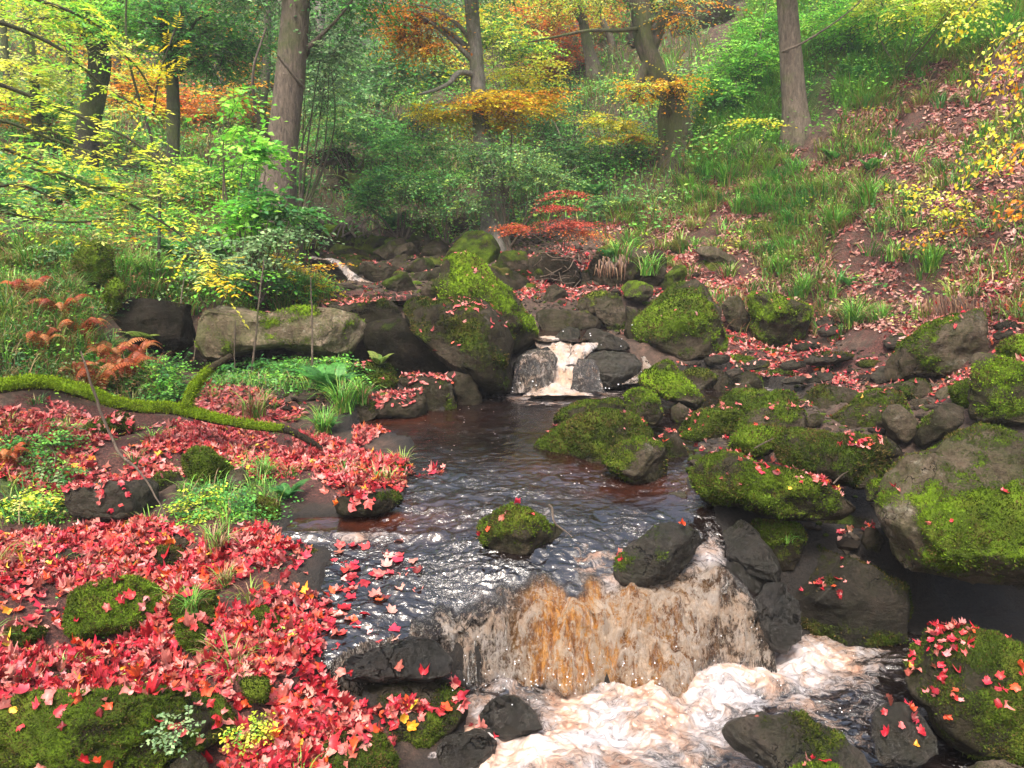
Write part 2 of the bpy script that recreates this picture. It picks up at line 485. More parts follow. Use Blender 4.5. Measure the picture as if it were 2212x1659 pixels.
# ------------------------------------------------------------------ boulders: outline in a photo tile, a distance (Y) or a resting level (z), look
# label, category, tile, outline, dict(z= | Y=, moss 0..1, wet, tone, bright, leaf, thick, flat)
ROCKS = [
 ("leaning tall boulder with bright moss stripe left of the upper waterfall", 'B', [(-40,380),(0,290),(60,220),(130,195),(220,210),(300,250),(360,310),(430,370),(520,460),(610,560),(660,650),(682,730),(665,830),(600,890),(540,920),(480,900),(420,760),(300,640),(100,560),(-30,530)], dict(Y=8.2, moss=.74, bright=.9, leaf=.02, thick=.4)),
 ("huge dark rounded boulder beside the upper waterfall foot", 'B', [(-270,560),(-230,520),(-150,510),(0,560),(100,530),(200,507),(280,520),(340,560),(410,640),(460,740),(487,830),(490,960),(488,1130),(440,1190),(350,1200),(250,1140),(100,1050),(-60,900),(-200,760)], dict(Y=7.6, moss=.34, bright=.05, tone=.4, leaf=.25, thick=.7, topflat=1, e=3.2)),
 ("long low dark boulder behind the top of the upper waterfall", 'B', [(655,600),(740,588),(900,595),(1020,610),(1090,640),(1130,700),(1125,740),(1060,765),(990,780),(900,800),(760,790),(690,770),(670,680)], dict(Y=8.9, moss=.3, bright=.1, tone=.5)),
 ("brown-green boulder under the small square mossy stone", 'B', [(910,580),(980,500),(1060,465),(1200,465),(1270,500),(1290,560),(1300,640),(1290,740),(1240,810),(1180,780),(1130,700),(1000,620)], dict(Y=9.4, moss=.33, bright=.2, tone=.6)),
 ("narrow dark boulder squeezed left of the big four-sided mossy boulder", 'B', [(1280,560),(1370,580),(1365,680),(1390,820),(1300,840),(1260,780),(1280,680)], dict(Y=9.1, moss=.35, bright=.1, tone=.5)),
 ("small square stone with yellow-green moss cap above the upper waterfall", 'B', [(1245,440),(1310,390),(1420,405),(1470,430),(1485,480),(1440,530),(1370,545),(1270,520)], dict(Y=9.8, moss=.62, bright=.8, tone=.8)),
 ("grass-topped boulder with hanging brown roots", 'B', [(1010,300),(1060,210),(1180,170),(1330,150),(1440,175),(1480,210),(1400,290),(1380,400),(1300,440),(1160,460),(1050,465),(1030,380)], dict(Y=10.7, moss=.35, bright=.2, tone=.75)),
 ("upright brown boulder right of the grass-topped boulder", 'B', [(1380,390),(1430,270),(1480,220),(1570,220),(1580,300),(1540,400),(1500,460),(1420,430)], dict(Y=10.4, moss=.38, bright=.4, tone=.6)),
 ("mossy stone wedged between upright boulder and the leaf-strewn path", 'B', [(1510,470),(1560,350),(1620,290),(1700,290),(1710,360),(1650,430),(1580,480)], dict(Y=10.2, moss=.6, bright=.4, tone=.6)),
 ("big four-sided mossy boulder right of the upper waterfall", 'B', [(1345,640),(1420,580),(1500,490),(1620,420),(1720,390),(1770,385),(1830,420),(1870,500),(1920,560),(1960,660),(2000,760),(2010,820),(1960,900),(1850,960),(1750,985),(1600,990),(1450,980),(1400,900),(1350,760)], dict(Y=8.5, moss=.56, bright=.5, leaf=.07, thick=.7)),
 ("brown boulder in shade between the two big mossy boulders", 'B', [(1930,570),(1990,500),(2060,490),(2110,540),(2140,640),(2140,760),(2040,750),(1990,690)], dict(Y=9.3, moss=.08, tone=.7)),
 ("wedge-shaped mossy boulder with grey top corner beside the path", 'C', [(300,140),(330,90),(420,95),(520,110),(640,150),(750,190),(760,240),(740,300),(690,400),(620,480),(540,545),(450,545),(420,500),(350,420),(310,340),(300,240)], dict(Y=9.0, moss=.6, bright=.75, leaf=.06)),
 ("wet black rock at the left of the upper waterfall under thin water", 'B', [(500,960),(560,900),(640,855),(750,845),(800,890),(805,940),(780,1130),(700,1140),(550,1140),(500,1130)], dict(Y=7.75, moss=.0, wet=1, tone=.3)),
 ("grey wet boulder with water sliding over its left face", 'B', [(950,960),(1040,900),(1130,868),(1280,870),(1370,900),(1410,960),(1400,1020),(1330,1090),(1200,1140),(1100,1150),(1000,1140),(940,1060)], dict(Y=7.6, moss=.12, wet=.8, tone=.6)),
 ("small dark stone at the lip of the upper waterfall", 'B', [(770,800),(830,730),(890,708),(960,725),(980,780),(930,830),(880,855),(820,840)], dict(Y=8.15, moss=.1, wet=.5, tone=.45)),
 ("dark pointed stone right of the upper waterfall lip", 'B', [(985,780),(1020,725),(1080,715),(1140,745),(1230,780),(1300,820),(1325,870),(1200,885),(1100,880),(1020,850)], dict(Y=8.1, moss=.15, wet=.4, tone=.4)),
 ("grey-green boulder behind the leaning boulder", 'B', [(390,280),(430,200),(500,180),(600,190),(620,260),(610,320),(560,380),(480,400),(420,380)], dict(Y=11.2, moss=.45, bright=.15, tone=.75)),
 ("large mossy boulder at the foot of the slender grey trunk", 'B', [(40,220),(100,130),(180,60),(280,50),(360,90),(420,180),(400,300),(330,330),(200,290),(60,260)], dict(Y=11.6, moss=.55, bright=.25, tone=.6)),
 ("low brown boulder just above the upper pool", 'B', [(700,550),(740,430),(800,410),(870,450),(890,500),(860,570),(740,580)], dict(Y=9.9, moss=.25, tone=.5)),
 ("dark boulder below the tangle of dead twigs", 'B', [(800,410),(850,340),(930,320),(970,350),(970,420),(880,450)], dict(Y=10.8, moss=.35, tone=.5)),
 ("mossy boulder left of the dead twig tangle", 'B', [(610,390),(640,340),(720,280),(800,290),(800,350),(740,420),(660,410)], dict(Y=11, moss=.5, bright=.2, tone=.6)),
 ("narrow dark stone left of the grass-topped boulder", 'B', [(975,340),(1030,330),(1045,420),(1040,480),(980,460)], dict(Y=10.6, moss=.25, tone=.4)),
 ("flat grey stone lying bare on the leafy path", 'B', [(1760,190),(1790,155),(1870,150),(1960,180),(2040,230),(2060,270),(2020,300),(1900,295),(1830,250)], dict(Y=10.6, moss=.0, tone=.85, thick=.5)),
 ("small mossy stone at the upper edge of the path", 'B', [(1585,170),(1620,120),(1700,115),(1730,160),(1690,200),(1620,205)], dict(Y=11.3, moss=.55, tone=.6)),
 ("tilted mossy slab standing in the middle pool", 'B', [(1375,1100),(1400,1030),(1480,970),(1560,942),(1620,960),(1660,1030),(1740,1110),(1810,1180),(1840,1210),(1790,1290),(1700,1270),(1600,1240),(1500,1190)], dict(Y=6.7, moss=.6, bright=.65, tone=.7)),
 ("small mossy stone below the tilted slab", 'B', [(1600,1270),(1650,1230),(1750,1290),(1740,1370),(1650,1400),(1600,1350)], dict(Y=6.35, moss=.55, bright=.4, tone=.6)),
 ("rounded mossy stone in front of the tilted slab", 'B', [(1280,1200),(1330,1150),(1390,1140),(1470,1165),(1520,1230),(1545,1320),(1500,1400),(1380,1380),(1280,1300)], dict(Y=6.0, moss=.6, bright=.55, tone=.6)),
 ("low flat mossy stone at the pool edge behind the whale-backed boulder", 'B', [(750,1380),(800,1310),(900,1260),(1050,1230),(1250,1210),(1290,1250),(1280,1340),(1050,1370),(850,1400)], dict(Y=6.3, moss=.5, bright=.3, tone=.5)),
 ("whale-backed mossy boulder with a heap of red leaves in the pool", 'B', [(530,1640),(600,1540),(720,1460),(830,1390),(1000,1320),(1130,1300),(1240,1310),(1350,1330),(1430,1370),(1490,1440),(1510,1520),(1500,1620),(1300,1690),(1150,1700),(900,1700),(650,1690)], dict(Y=5.6, moss=.55, bright=.2, tone=.55, leaf=.14)),
 ("mossy boulder dipping into the pool right of the whale-backed one", 'E', [(1110,110),(1160,20),(1260,-30),(1420,-55),(1520,-30),(1560,60),(1570,180),(1575,280),(1480,300),(1350,260),(1200,170)], dict(Y=5.0, moss=.55, bright=.35, tone=.5, leaf=.05)),
 ("mossy boulder right of the tilted slab", 'B', [(1660,1420),(1720,1340),(1800,1290),(1950,1280),(2080,1300),(2110,1340),(2050,1440),(1940,1500),(1880,1560),(1800,1600),(1700,1580),(1670,1500)], dict(Y=5.95, moss=.55, bright=.25, tone=.5, leaf=.02)),
 ("dark stone in the gap behind the log-shaped boulder", 'B', [(1480,1500),(1560,1400),(1650,1420),(1690,1540),(1760,1680),(1700,1780),(1560,1740)], dict(Y=5.5, moss=.45, tone=.35, leaf=.15)),
 ("long low mossy stone nearest the shallow pool on the right", 'C', [(90,880),(130,810),(220,770),(340,760),(470,760),(500,790),(430,850),(330,900),(200,920)], dict(Y=6.9, moss=.6, bright=.35, tone=.5)),
 ("low mossy stone behind the leafy humped boulder", 'C', [(260,900),(380,820),(520,780),(600,790),(680,860),(700,930),(620,980),(400,960)], dict(Y=6.5, moss=.6, bright=.25, tone=.5, leaf=.05)),
 ("flat-backed stone carrying a few red leaves behind the grey hump", 'C', [(600,730),(700,700),(860,690),(970,685),(1010,730),(920,770),(750,790),(650,810)], dict(Y=7.4, moss=.35, bright=.2, tone=.7, leaf=.15)),
 ("broad smooth grey hump in the middle of the boulder pile", 'C', [(650,820),(720,770),(800,735),(900,725),(1020,745),(1100,775),(1090,850),(960,930),(860,980),(760,950),(690,890)], dict(Y=6.5, moss=.38, bright=.15, tone=.65)),
 ("small low stone between the grey hump and the big wedge boulder", 'C', [(1040,740),(1100,715),(1180,710),(1220,740),(1150,775),(1080,775)], dict(Y=7.2, moss=.5, bright=.2, tone=.6)),
 ("long rising boulder with orange-brown moss beside the pyramid stone", 'C', [(740,1035),(850,950),(980,870),(1080,800),(1180,765),(1280,765),(1380,800),(1440,870),(1465,940),(1400,1030),(1250,1060),(1180,1070),(950,1060)], dict(Y=5.9, moss=.55, bright=.25, tone=.6, leaf=.06)),
 ("brown flat-topped boulder behind the long rising boulder", 'C', [(1080,800),(1200,740),(1330,700),(1460,672),(1540,685),(1580,740),(1585,850),(1480,870),(1300,800)], dict(Y=6.5, moss=.35, bright=.15, tone=.7, leaf=.1)),
 ("grey pyramid-shaped stone in the boulder pile", 'C', [(1225,1020),(1235,920),(1280,870),(1340,860),(1400,900),(1480,980),(1470,1080),(1400,1130),(1290,1100)], dict(Y=5.45, moss=.2, bright=.2, tone=.7)),
 ("pale grey stone behind the pyramid stone", 'C', [(1410,850),(1440,818),(1530,820),(1600,860),(1560,950),(1470,970)], dict(Y=6.0, moss=.15, tone=.75)),
 ("dark rounded stone left of the giant moss-patched boulder", 'C', [(1430,1120),(1480,1010),(1560,920),(1640,840),(1720,830),(1780,860),(1810,900),(1790,1000),(1680,1080),(1560,1150),(1480,1170)], dict(Y=5.3, moss=.5, bright=.4, tone=.4)),
 ("large wedge boulder with a sharp right edge under the leafy bank", 'C', [(1250,570),(1350,430),(1500,330),(1700,250),(1850,205),(1920,190),(1960,260),(1975,380),(1985,520),(1870,650),(1800,710),(1700,700),(1550,680),(1380,690),(1210,735),(1230,650)], dict(Y=6.9, moss=.42, bright=.55, tone=.85, leaf=.1, thick=.55)),
 ("tall boulder with a bright moss ring behind the giant boulder", 'C', [(1820,560),(1870,510),(1960,495),(2050,530),(2130,560),(2230,580),(2300,700),(2280,1010),(2100,1010),(1950,990),(1840,960),(1830,800),(1840,680)], dict(Y=5.4, moss=.45, bright=.8, tone=.8)),
 ("mossy yellow-green boulder cut by the right edge of the photo", 'C', [(2020,480),(2080,420),(2160,395),(2300,400),(2350,560),(2150,570),(2050,540)], dict(Y=6.1, moss=.75, bright=1, tone=.7)),
 ("brown stone half hidden left of the moss-ring boulder", 'C', [(1690,760),(1750,700),(1830,670),(1880,800),(1860,920),(1760,890)], dict(Y=5.8, moss=.5, bright=.3, tone=.6)),
 ("small pale stone under the large wedge boulder", 'C', [(1590,800),(1640,740),(1720,730),(1710,810),(1640,860)], dict(Y=6.2, moss=.2, tone=.9)),
 ("humped boulder strewn with red leaves in the pile's front left", 'C', [(120,1120),(180,1040),(260,930),(400,880),(560,855),(640,870),(700,920),(715,990),(690,1060),(500,1080),(440,1080),(300,1100),(150,1180)], dict(Y=5.65, moss=.5, bright=.4, tone=.6, leaf=.3)),
 ("mossy stone in front of the leaf-strewn hump", 'C', [(150,1190),(200,1080),(300,1020),(440,1015),(590,1020),(560,1090),(520,1180),(400,1230),(250,1230)], dict(Y=5.2, moss=.6, bright=.4, tone=.5, leaf=.05)),
 ("small round stone below the broad grey hump", 'C', [(700,980),(740,925),(810,920),(840,950),(800,1020),(720,1030)], dict(Y=5.8, moss=.5, tone=.5)),
 ("big loaf-shaped mossy boulder with red leaves along its top", 'C', [(480,1190),(500,1090),(570,1040),(680,1035),(850,1060),(1000,1060),(1180,1060),(1330,1090),(1420,1150),(1400,1240),(1300,1320),(1220,1390),(1100,1440),(950,1430),(800,1380),(620,1320),(490,1260)], dict(Y=4.8, moss=.62, bright=.15, tone=.5, leaf=.28, topflat=1)),
 ("log-shaped mossy boulder overhanging the dark hollow", 'C', [(-115,1361),(-105,1261),(-25,1200),(75,1161),(180,1180),(330,1230),(520,1280),(700,1330),(850,1390),(960,1470),(1050,1540),(1110,1580),(1090,1660),(950,1690),(700,1670),(450,1620),(200,1570),(0,1550),(-80,1470)], dict(Y=4.3, moss=.62, bright=.35, tone=.5, leaf=.13)),
 ("small round mossy stone touching the giant boulder's left side", 'C', [(1110,1430),(1150,1385),(1220,1385),(1250,1450),(1200,1540),(1120,1530)], dict(Y=4.3, moss=.7, bright=.5, tone=.5)),
 ("small stone with a red leaf between loaf boulder and log boulder", 'C', [(1010,1400),(1060,1340),(1150,1320),(1220,1370),(1150,1450),(1030,1450)], dict(Y=4.6, moss=.5, bright=.2, tone=.5, leaf=.2)),
 ("giant moss-patched boulder at the right edge of the photo", 'D', [(1885,1085),(1900,1040),(1955,985),(2020,960),(2060,925),(2110,905),(2180,910),(2290,950),(2360,1050),(2370,1200),(2300,1255),(2212,1250),(2060,1240),(1950,1240),(1920,1200),(1900,1130)], dict(Y=3.95, moss=.6, bright=.7, tone=1.1, leaf=.03, thick=.6)),
 ("round mossy stone with a grass sprig below the log boulder", 'R', [(220,60),(280,0),(350,-50),(500,-60),(640,-30),(705,50),(705,120),(660,200),(640,290),(540,310),(420,240),(300,170)], dict(Y=4.25, moss=.5, bright=.25, tone=.4, leaf=.04)),
 ("long black shaded boulder beneath the giant boulder", 'R', [(480,360),(560,300),(640,200),(700,120),(800,110),(900,140),(1050,200),(1200,260),(1290,330),(1420,400),(1440,810),(1300,850),(1150,850),(1000,820),(860,780),(700,730),(520,700),(470,560)], dict(Y=4.1, moss=.35, bright=.05, tone=.3, leaf=.22, wet=.3)),
 ("wet black stone splashed by the right-hand chute", 'R', [(60,390),(110,250),(200,230),(330,250),(420,300),(430,380),(400,460),(250,490),(130,460)], dict(Y=3.95, moss=.0, wet=1, tone=.35, leaf=.05)),
 ("small dark stone in the hollow beside the giant boulder", 'R', [(1080,80),(1120,-20),(1200,0),(1250,100),(1210,170),(1120,160)], dict(Y=4.2, moss=.4, tone=.3, leaf=.1)),
 ("rounded boulder with a red leaf pile at the lower right", 'R', [(1420,900),(1440,800),(1500,700),(1580,660),(1720,640),(1860,650),(1980,720),(2120,790),(2260,860),(2400,1000),(2420,1500),(2200,1640),(1850,1600),(1700,1540),(1600,1440),(1530,1280),(1450,1180),(1420,1050)], dict(Y=3.05, moss=.5, bright=.2, tone=.5, leaf=.8, thick=.6, topflat=1)),
 ("shiny wet triangular rock with a row of soaked leaves", 'R', [(1140,1300),(1180,1230),(1270,1190),(1400,1200),(1480,1260),(1620,1440),(1640,1560),(1480,1640),(1280,1660),(1200,1620),(1150,1420)], dict(Y=2.82, moss=.0, wet=1, tone=.6, leaf=.12)),
 ("long low boulder in the foam at the bottom of the photo", 'R', [(100,1420),(160,1350),(260,1310),(380,1270),(520,1290),(640,1300),(800,1350),(950,1430),(1080,1540),(1200,1680),(1200,1780),(700,1800),(500,1700),(300,1600),(180,1520)], dict(Y=2.72, moss=.25, bright=.3, wet=.6, tone=.55, leaf=.02)),
 ("rock tip cut by the bottom edge left of the shiny wet rock", 'R', [(560,1690),(700,1640),(880,1640),(980,1690),(900,1800),(600,1800)], dict(Y=2.5, moss=.5, bright=.5, tone=.5, leaf=.1)),
 ("mossy rock tip in the bottom right corner", 'R', [(1800,1660),(1900,1600),(2050,1590),(2180,1630),(2300,1720),(2100,1850),(1850,1800)], dict(Y=2.5, moss=.45, bright=.4, tone=.8, leaf=.1)),
 ("small dark rock awash in foam below the fall", 'D', [(1030,1545),(1060,1505),(1110,1500),(1160,1530),(1175,1580),(1100,1600),(1050,1590)], dict(Y=3.12, moss=.0, wet=1, tone=.4)),
 ("pointed mossy rock with red leaves alone in mid-stream", 'E', [(235,560),(300,480),(400,440),(490,395),(560,410),(650,450),(760,510),(850,550),(885,620),(870,680),(760,750),(620,790),(480,790),(380,730),(290,670)], dict(Y=4.1, moss=.5, bright=.3, tone=.45, leaf=.07)),
 ("dark ridged rock with a green streak above the fall", 'E', [(1190,900),(1200,770),(1260,680),(1380,590),(1460,530),(1530,510),(1700,520),(1790,580),(1830,660),(1750,780),(1650,900),(1600,940),(1450,970),(1300,980),(1210,950)], dict(Y=3.9, moss=.22, bright=.3, tone=.35, wet=.55, leaf=.03)),
 ("small rounded grey stone in still water above the ridged rock", 'E', [(1540,370),(1580,310),(1680,305),(1740,340),(1760,390),(1650,410)], dict(Y=4.65, moss=.0, wet=.5, tone=.9)),
 ("small dark stone poking through the amber water of the fall", 'E', [(820,1580),(860,1525),(920,1540),(945,1610),(910,1700),(840,1660)], dict(Y=3.42, moss=.0, wet=1, tone=.35)),
 ("long pale grey slab with bright moss over its right end", 'A', [(255,800),(262,680),(280,620),(330,580),(440,540),(560,555),(640,575),(700,590),(900,590),(1000,570),(1150,565),(1300,575),(1400,600),(1435,660),(1440,740),(1400,830),(1370,880),(1200,915),(1000,900),(850,880),(700,900),(500,940),(350,965),(270,945)], dict(Y=7.7, moss=.42, bright=.9, tone=2.0, leaf=.03, thick=.3, topflat=1)),
 ("dark slab end behind the long pale slab", 'A', [(1080,530),(1200,515),(1400,510),(1560,520),(1650,550),(1672,620),(1665,740),(1560,790),(1450,810),(1380,760)], dict(Y=8.4, moss=.42, bright=.1, tone=.45, leaf=.5, topflat=1)),
 ("small brown stone under the right end of the pale slab", 'A', [(1130,970),(1180,925),(1260,925),(1275,1000),(1180,1030)], dict(Y=7.8, moss=.15, tone=.7)),
 ("squarish brown stone under the middle of the pale slab", 'A', [(580,1040),(640,990),(740,985),(760,1060),(700,1100),(600,1090)], dict(Y=7.5, moss=.2, tone=.8)),
 ("leaf-topped dark stone below the shaded cavity", 'A', [(1290,1000),(1370,955),(1520,950),(1600,980),(1645,1040),(1645,1140),(1560,1170),(1440,1110)], dict(Y=7.3, moss=.45, bright=.15, tone=.45, leaf=.25)),
 ("dark green block at the waterline left of the pool", 'A', [(1640,1070),(1750,1035),(1900,1030),(2000,1060),(2040,1140),(2055,1320),(1860,1340),(1800,1250),(1700,1150)], dict(Y=6.95, moss=.45, bright=.3, tone=.4, leaf=.3, topflat=1)),
 ("square-cut dark block with leaves behind it at the pool edge", 'A', [(1480,1230),(1600,1180),(1800,1150),(1835,1180),(1845,1330),(1700,1350),(1480,1340)], dict(Y=6.6, moss=.3, bright=.15, tone=.4, leaf=.4, topflat=1)),
 ("dark stone between the pool block and the huge rounded boulder", 'A', [(1950,1040),(2030,1010),(2130,1040),(2200,1110),(2240,1260),(2060,1270),(2030,1120)], dict(Y=7.1, moss=.3, tone=.4, leaf=.1)),
 ("dark boulder left of the distant white cascade", 'A', [(1080,330),(1100,260),(1200,250),(1290,300),(1360,390),(1320,430),(1190,420)], dict(Y=11.3, moss=.2, wet=.3, tone=.35)),
 ("dark boulder with leaf litter right of the distant cascade", 'A', [(1370,290),(1410,255),(1520,260),(1700,300),(1700,330),(1600,390),(1500,420),(1410,380)], dict(Y=11.4, moss=.25, tone=.5, leaf=.3)),
 ("rounded dark boulder above the distant cascade", 'A', [(1130,250),(1210,180),(1330,165),(1430,190),(1480,240),(1400,290),(1280,300)], dict(Y=12.6, moss=.25, tone=.5)),
 ("angular boulder with a flat sloping top beyond the cascade", 'A', [(1450,195),(1550,140),(1690,80),(1720,140),(1710,240),(1620,280),(1540,240)], dict(Y=12.2, moss=.3, tone=.6)),
 ("small mossy stone below the angular sloping boulder", 'A', [(1590,270),(1640,215),(1700,205),(1745,255),(1700,300)], dict(Y=11.8, moss=.6, bright=.3, tone=.5)),
 ("round dark boulder left of the leaning boulder", 'A', [(1680,330),(1740,270),(1800,235),(1870,240),(1905,290),(1850,360),(1760,350)], dict(Y=11, moss=.3, tone=.4)),
 ("dark mossy boulder beside the trickle above the leaf bed", 'A', [(1520,420),(1600,370),(1700,345),(1740,380),(1790,480),(1770,520),(1700,500),(1600,460)], dict(Y=10, moss=.35, tone=.45)),
 ("mossy brown stone against the left foot of the leaning boulder", 'A', [(1800,440),(1850,400),(1950,375),(1960,450),(1920,540),(1830,520)], dict(Y=9.3, moss=.45, bright=.4, tone=.55)),
 ("dark boulder with tufted top far upstream", 'A', [(1780,240),(1830,150),(1920,100),(2000,150),(1970,240),(1900,280),(1850,260)], dict(Y=12, moss=.45, bright=.2, tone=.45)),
 ("green pointed boulder far upstream at the foot of the bushes", 'A', [(1710,130),(1790,30),(1860,110),(1840,180),(1770,190)], dict(Y=13.2, moss=.55, bright=.25, tone=.6)),
 ("small dark stone beside the leaning boulder's left shoulder", 'A', [(1845,360),(1890,300),(1950,290),(1955,380),(1900,395)], dict(Y=10.6, moss=.2, tone=.4)),
 ("dark undercut boulder left of the distant stream", 'A', [(930,150),(940,90),(1090,60),(1115,130),(1050,210),(960,225)], dict(Y=13, moss=.2, tone=.4)),
 ("bright mossy stone on the far bank of the stream", 'A', [(1090,70),(1150,0),(1220,20),(1255,60),(1190,100)], dict(Y=13.5, moss=.65, bright=.6, tone=.6)),
 ("big grey-brown slab on the far bank left of the cave", 'A', [(830,40),(900,0),(1000,-15),(1120,15),(1090,75),(900,85)], dict(Y=13.9, moss=.35, tone=.65, leaf=.1)),
 ("brown boulder just upstream of the distant cascade", 'A', [(1000,220),(1070,130),(1150,145),(1220,150),(1190,200),(1060,250)], dict(Y=12.9, moss=.3, tone=.6)),
 ("grey boulder below the exposed roots far upstream", 'A', [(1400,140),(1470,95),(1560,100),(1570,140),(1460,190)], dict(Y=13.1, moss=.45, tone=.6)),
 ("long grey rock in front of the little cave", 'D', [(680,392),(720,382),(760,384),(775,398),(740,412),(690,415)], dict(Y=15, moss=.15, tone=.9)),
 ("broad flat-faced boulder under the brown trunk on the far bank", 'D', [(600,500),(625,478),(690,475),(700,500),(680,525),(620,530)], dict(Y=13.2, moss=.3, tone=.55)),
 ("dark wet squared block with a leafy top on the left bank", 'H', [(420,1020),(560,985),(800,985),(1000,960),(1100,970),(1120,1180),(1000,1240),(800,1250),(600,1250),(450,1220)], dict(Y=4.42, moss=.05, wet=.35, tone=.42, leaf=.55, thick=.4, topflat=1)),
 ("dark mossy boulder under the fallen branch on the left bank", 'H', [(330,680),(480,600),(700,560),(850,500),(920,560),(935,680),(910,750),(700,760),(500,740)], dict(Y=5.5, moss=.5, bright=.3, tone=.4, leaf=.2)),
 ("moss-covered stone beside the brown tilted slab on the left bank", 'H', [(1260,870),(1320,760),(1450,770),(1550,870),(1620,900),(1580,1010),(1450,1040),(1290,930)], dict(Y=5.0, moss=.7, bright=.3, tone=.6)),
 ("brown tilted slab on the left bank by the fern", 'H', [(1530,1070),(1590,900),(1700,865),(1715,1000),(1620,1120)], dict(Y=4.85, moss=.1, tone=.6)),
 ("half-buried smooth stone below the tip of the fallen branch", 'H', [(1880,770),(1940,710),(2080,770),(2110,810),(2000,850),(1900,820)], dict(Y=5.6, moss=.4, tone=.6)),
 ("bright mossy boulder above the dark hollow on the left", 'D', [(160,560),(175,530),(210,522),(238,540),(245,590),(215,615),(175,600)], dict(Y=7.6, moss=.8, bright=.5, tone=.5)),
 ("mossy upright stone left of the overhanging grassy bank", 'D', [(228,640),(232,612),(250,600),(268,615),(262,660),(240,680)], dict(Y=7.3, moss=.8, bright=.8, tone=.6)),
 ("shade-coloured rock face in the hollow under the grassy bank", 'D', [(215,665),(240,645),(300,640),(420,655),(425,745),(380,775),(300,760),(225,720)], dict(Y=7.45, moss=.1, tone=.16)),  # the hollow's shade is put into its near-black tone
 ("black-edged ledge at the waterline of the middle pool", 'F', [(640,360),(700,320),(800,310),(950,300),(1130,290),(1140,380),(1010,450),(850,475),(700,480),(650,440)], dict(Y=4.4, moss=.35, bright=.15, tone=.3, leaf=.6, topflat=1)),
 ("mossy ledge tip above the black-edged waterline ledge", 'F', [(780,200),(900,140),(1040,110),(1130,100),(1145,220),(1130,300),(960,300),(850,240)], dict(Y=5.0, moss=.5, bright=.3, tone=.4, leaf=.5)),
 ("small flat rock with leaves poking into the pool", 'F', [(1120,200),(1250,170),(1430,140),(1445,200),(1350,270),(1300,300),(1150,300)], dict(Y=5.05, moss=.15, tone=.45, wet=.3, leaf=.55, topflat=1)),
 ("brown angular stone at the waterline by the fern", 'F', [(290,440),(380,400),(440,440),(465,530),(440,590),(320,580)], dict(Y=4.45, moss=.1, tone=.45, wet=.3)),
 ("low stone beside the brown angular one at the waterline", 'F', [(440,430),(600,420),(660,450),(690,530),(600,560),(470,560)], dict(Y=4.5, moss=.25, tone=.5, wet=.3, leaf=.1)),
 ("shaggy mossy stone jutting from the leafy bank above the wet ledge", 'F', [(190,850),(350,760),(500,700),(590,740),(620,790),(580,880),(470,950),(330,970),(210,960)], dict(Y=3.95, moss=.65, bright=.3, tone=.3, leaf=.1)),
 ("moss-wrapped column of rock left of the waterline stones", 'F', [(110,330),(220,350),(270,440),(300,560),(285,660),(200,600),(130,470)], dict(Y=4.4, moss=.6, bright=.25, tone=.5)),
 ("low black ledge stone awash left of the side fall", 'F', [(580,1060),(700,1030),(830,1090),(860,1160),(780,1215),(650,1210)], dict(Y=3.72, moss=.15, wet=.8, tone=.4, leaf=.1)),
 ("wet black block under the thin side fall", 'F', [(660,1520),(730,1430),(900,1370),(1050,1320),(1180,1290),(1340,1300),(1440,1400),(1480,1560),(1300,1620),(900,1640),(700,1620)], dict(Y=3.2, moss=.0, wet=1, tone=.22, thick=.3, topflat=1)),
 ("dark mossy block with red leaves on top beside the foam", 'D', [(745,1490),(830,1462),(950,1455),(1000,1470),(1013,1560),(985,1600),(900,1650),(850,1630),(780,1540)], dict(Y=3.2, moss=.3, bright=.2, tone=.35, leaf=.5, topflat=1)),
 ("wet dark stone at the foam's edge at the bottom", 'D', [(915,1650),(960,1590),(1030,1570),(1075,1600),(1055,1670),(990,1710),(930,1700)], dict(Y=2.95, moss=.0, wet=1, tone=.4, leaf=.05)),
 ("mossy dark stone under red leaves at the bottom centre-left", 'D', [(680,1620),(740,1585),(830,1590),(865,1640),(860,1720),(700,1740)], dict(Y=2.75, moss=.4, bright=.2, tone=.4, leaf=.35)),
 ("bright mossy hump rising from the red leaves on the left bank", 'G', [(465,600),(500,440),(600,390),(740,380),(900,360),(1050,410),(1150,470),(1190,560),(1120,650),(950,700),(780,700),(650,720),(500,740),(470,680)], dict(Y=3.5, moss=.85, bright=.6, tone=.5, leaf=.03)),
 ("mossy hump with a grass tuft right of the bright hump", 'G', [(1180,560),(1260,430),(1380,440),(1460,470),(1530,560),(1540,660),(1450,740),(1330,690),(1220,640)], dict(Y=3.42, moss=.7, bright=.25, tone=.5, leaf=.03)),
 ("big mossy rock bank filling the bottom left corner", 'G', [(-150,1450),(-100,1250),(0,1180),(150,1140),(400,1130),(700,1110),(1000,1100),(1300,1130),(1600,1200),(1700,1270),(1680,1400),(1400,1560),(1200,1680),(1150,1900),(-100,1900)], dict(Y=2.55, moss=.72, bright=.4, tone=.5, leaf=.10, thick=.34)),
 ("low mossy stone at the left edge among red leaves", 'G', [(-60,790),(5,750),(60,720),(200,700),(330,700),(240,790),(130,840),(0,830)], dict(Y=3.2, moss=.7, bright=.25, tone=.5, leaf=.15)),
 ("small mossy stone peeping from the red leaves", 'G', [(1070,180),(1100,140),(1180,130),(1260,180),(1270,250),(1170,290),(1090,250)], dict(Y=3.9, moss=.5, bright=.2, tone=.5, leaf=.1)),
 ("bare grey stone peeping from the red leaves", 'G', [(1180,80),(1260,25),(1325,50),(1325,160),(1230,160)], dict(Y=4.05, moss=.1, tone=.6, leaf=.2)),
 ("mossy ridge stone below the grass-tufted hump", 'G', [(1210,680),(1250,650),(1330,640),(1420,720),(1490,840),(1400,880),(1290,810)], dict(Y=3.25, moss=.7, bright=.4, tone=.5, leaf=.1)),
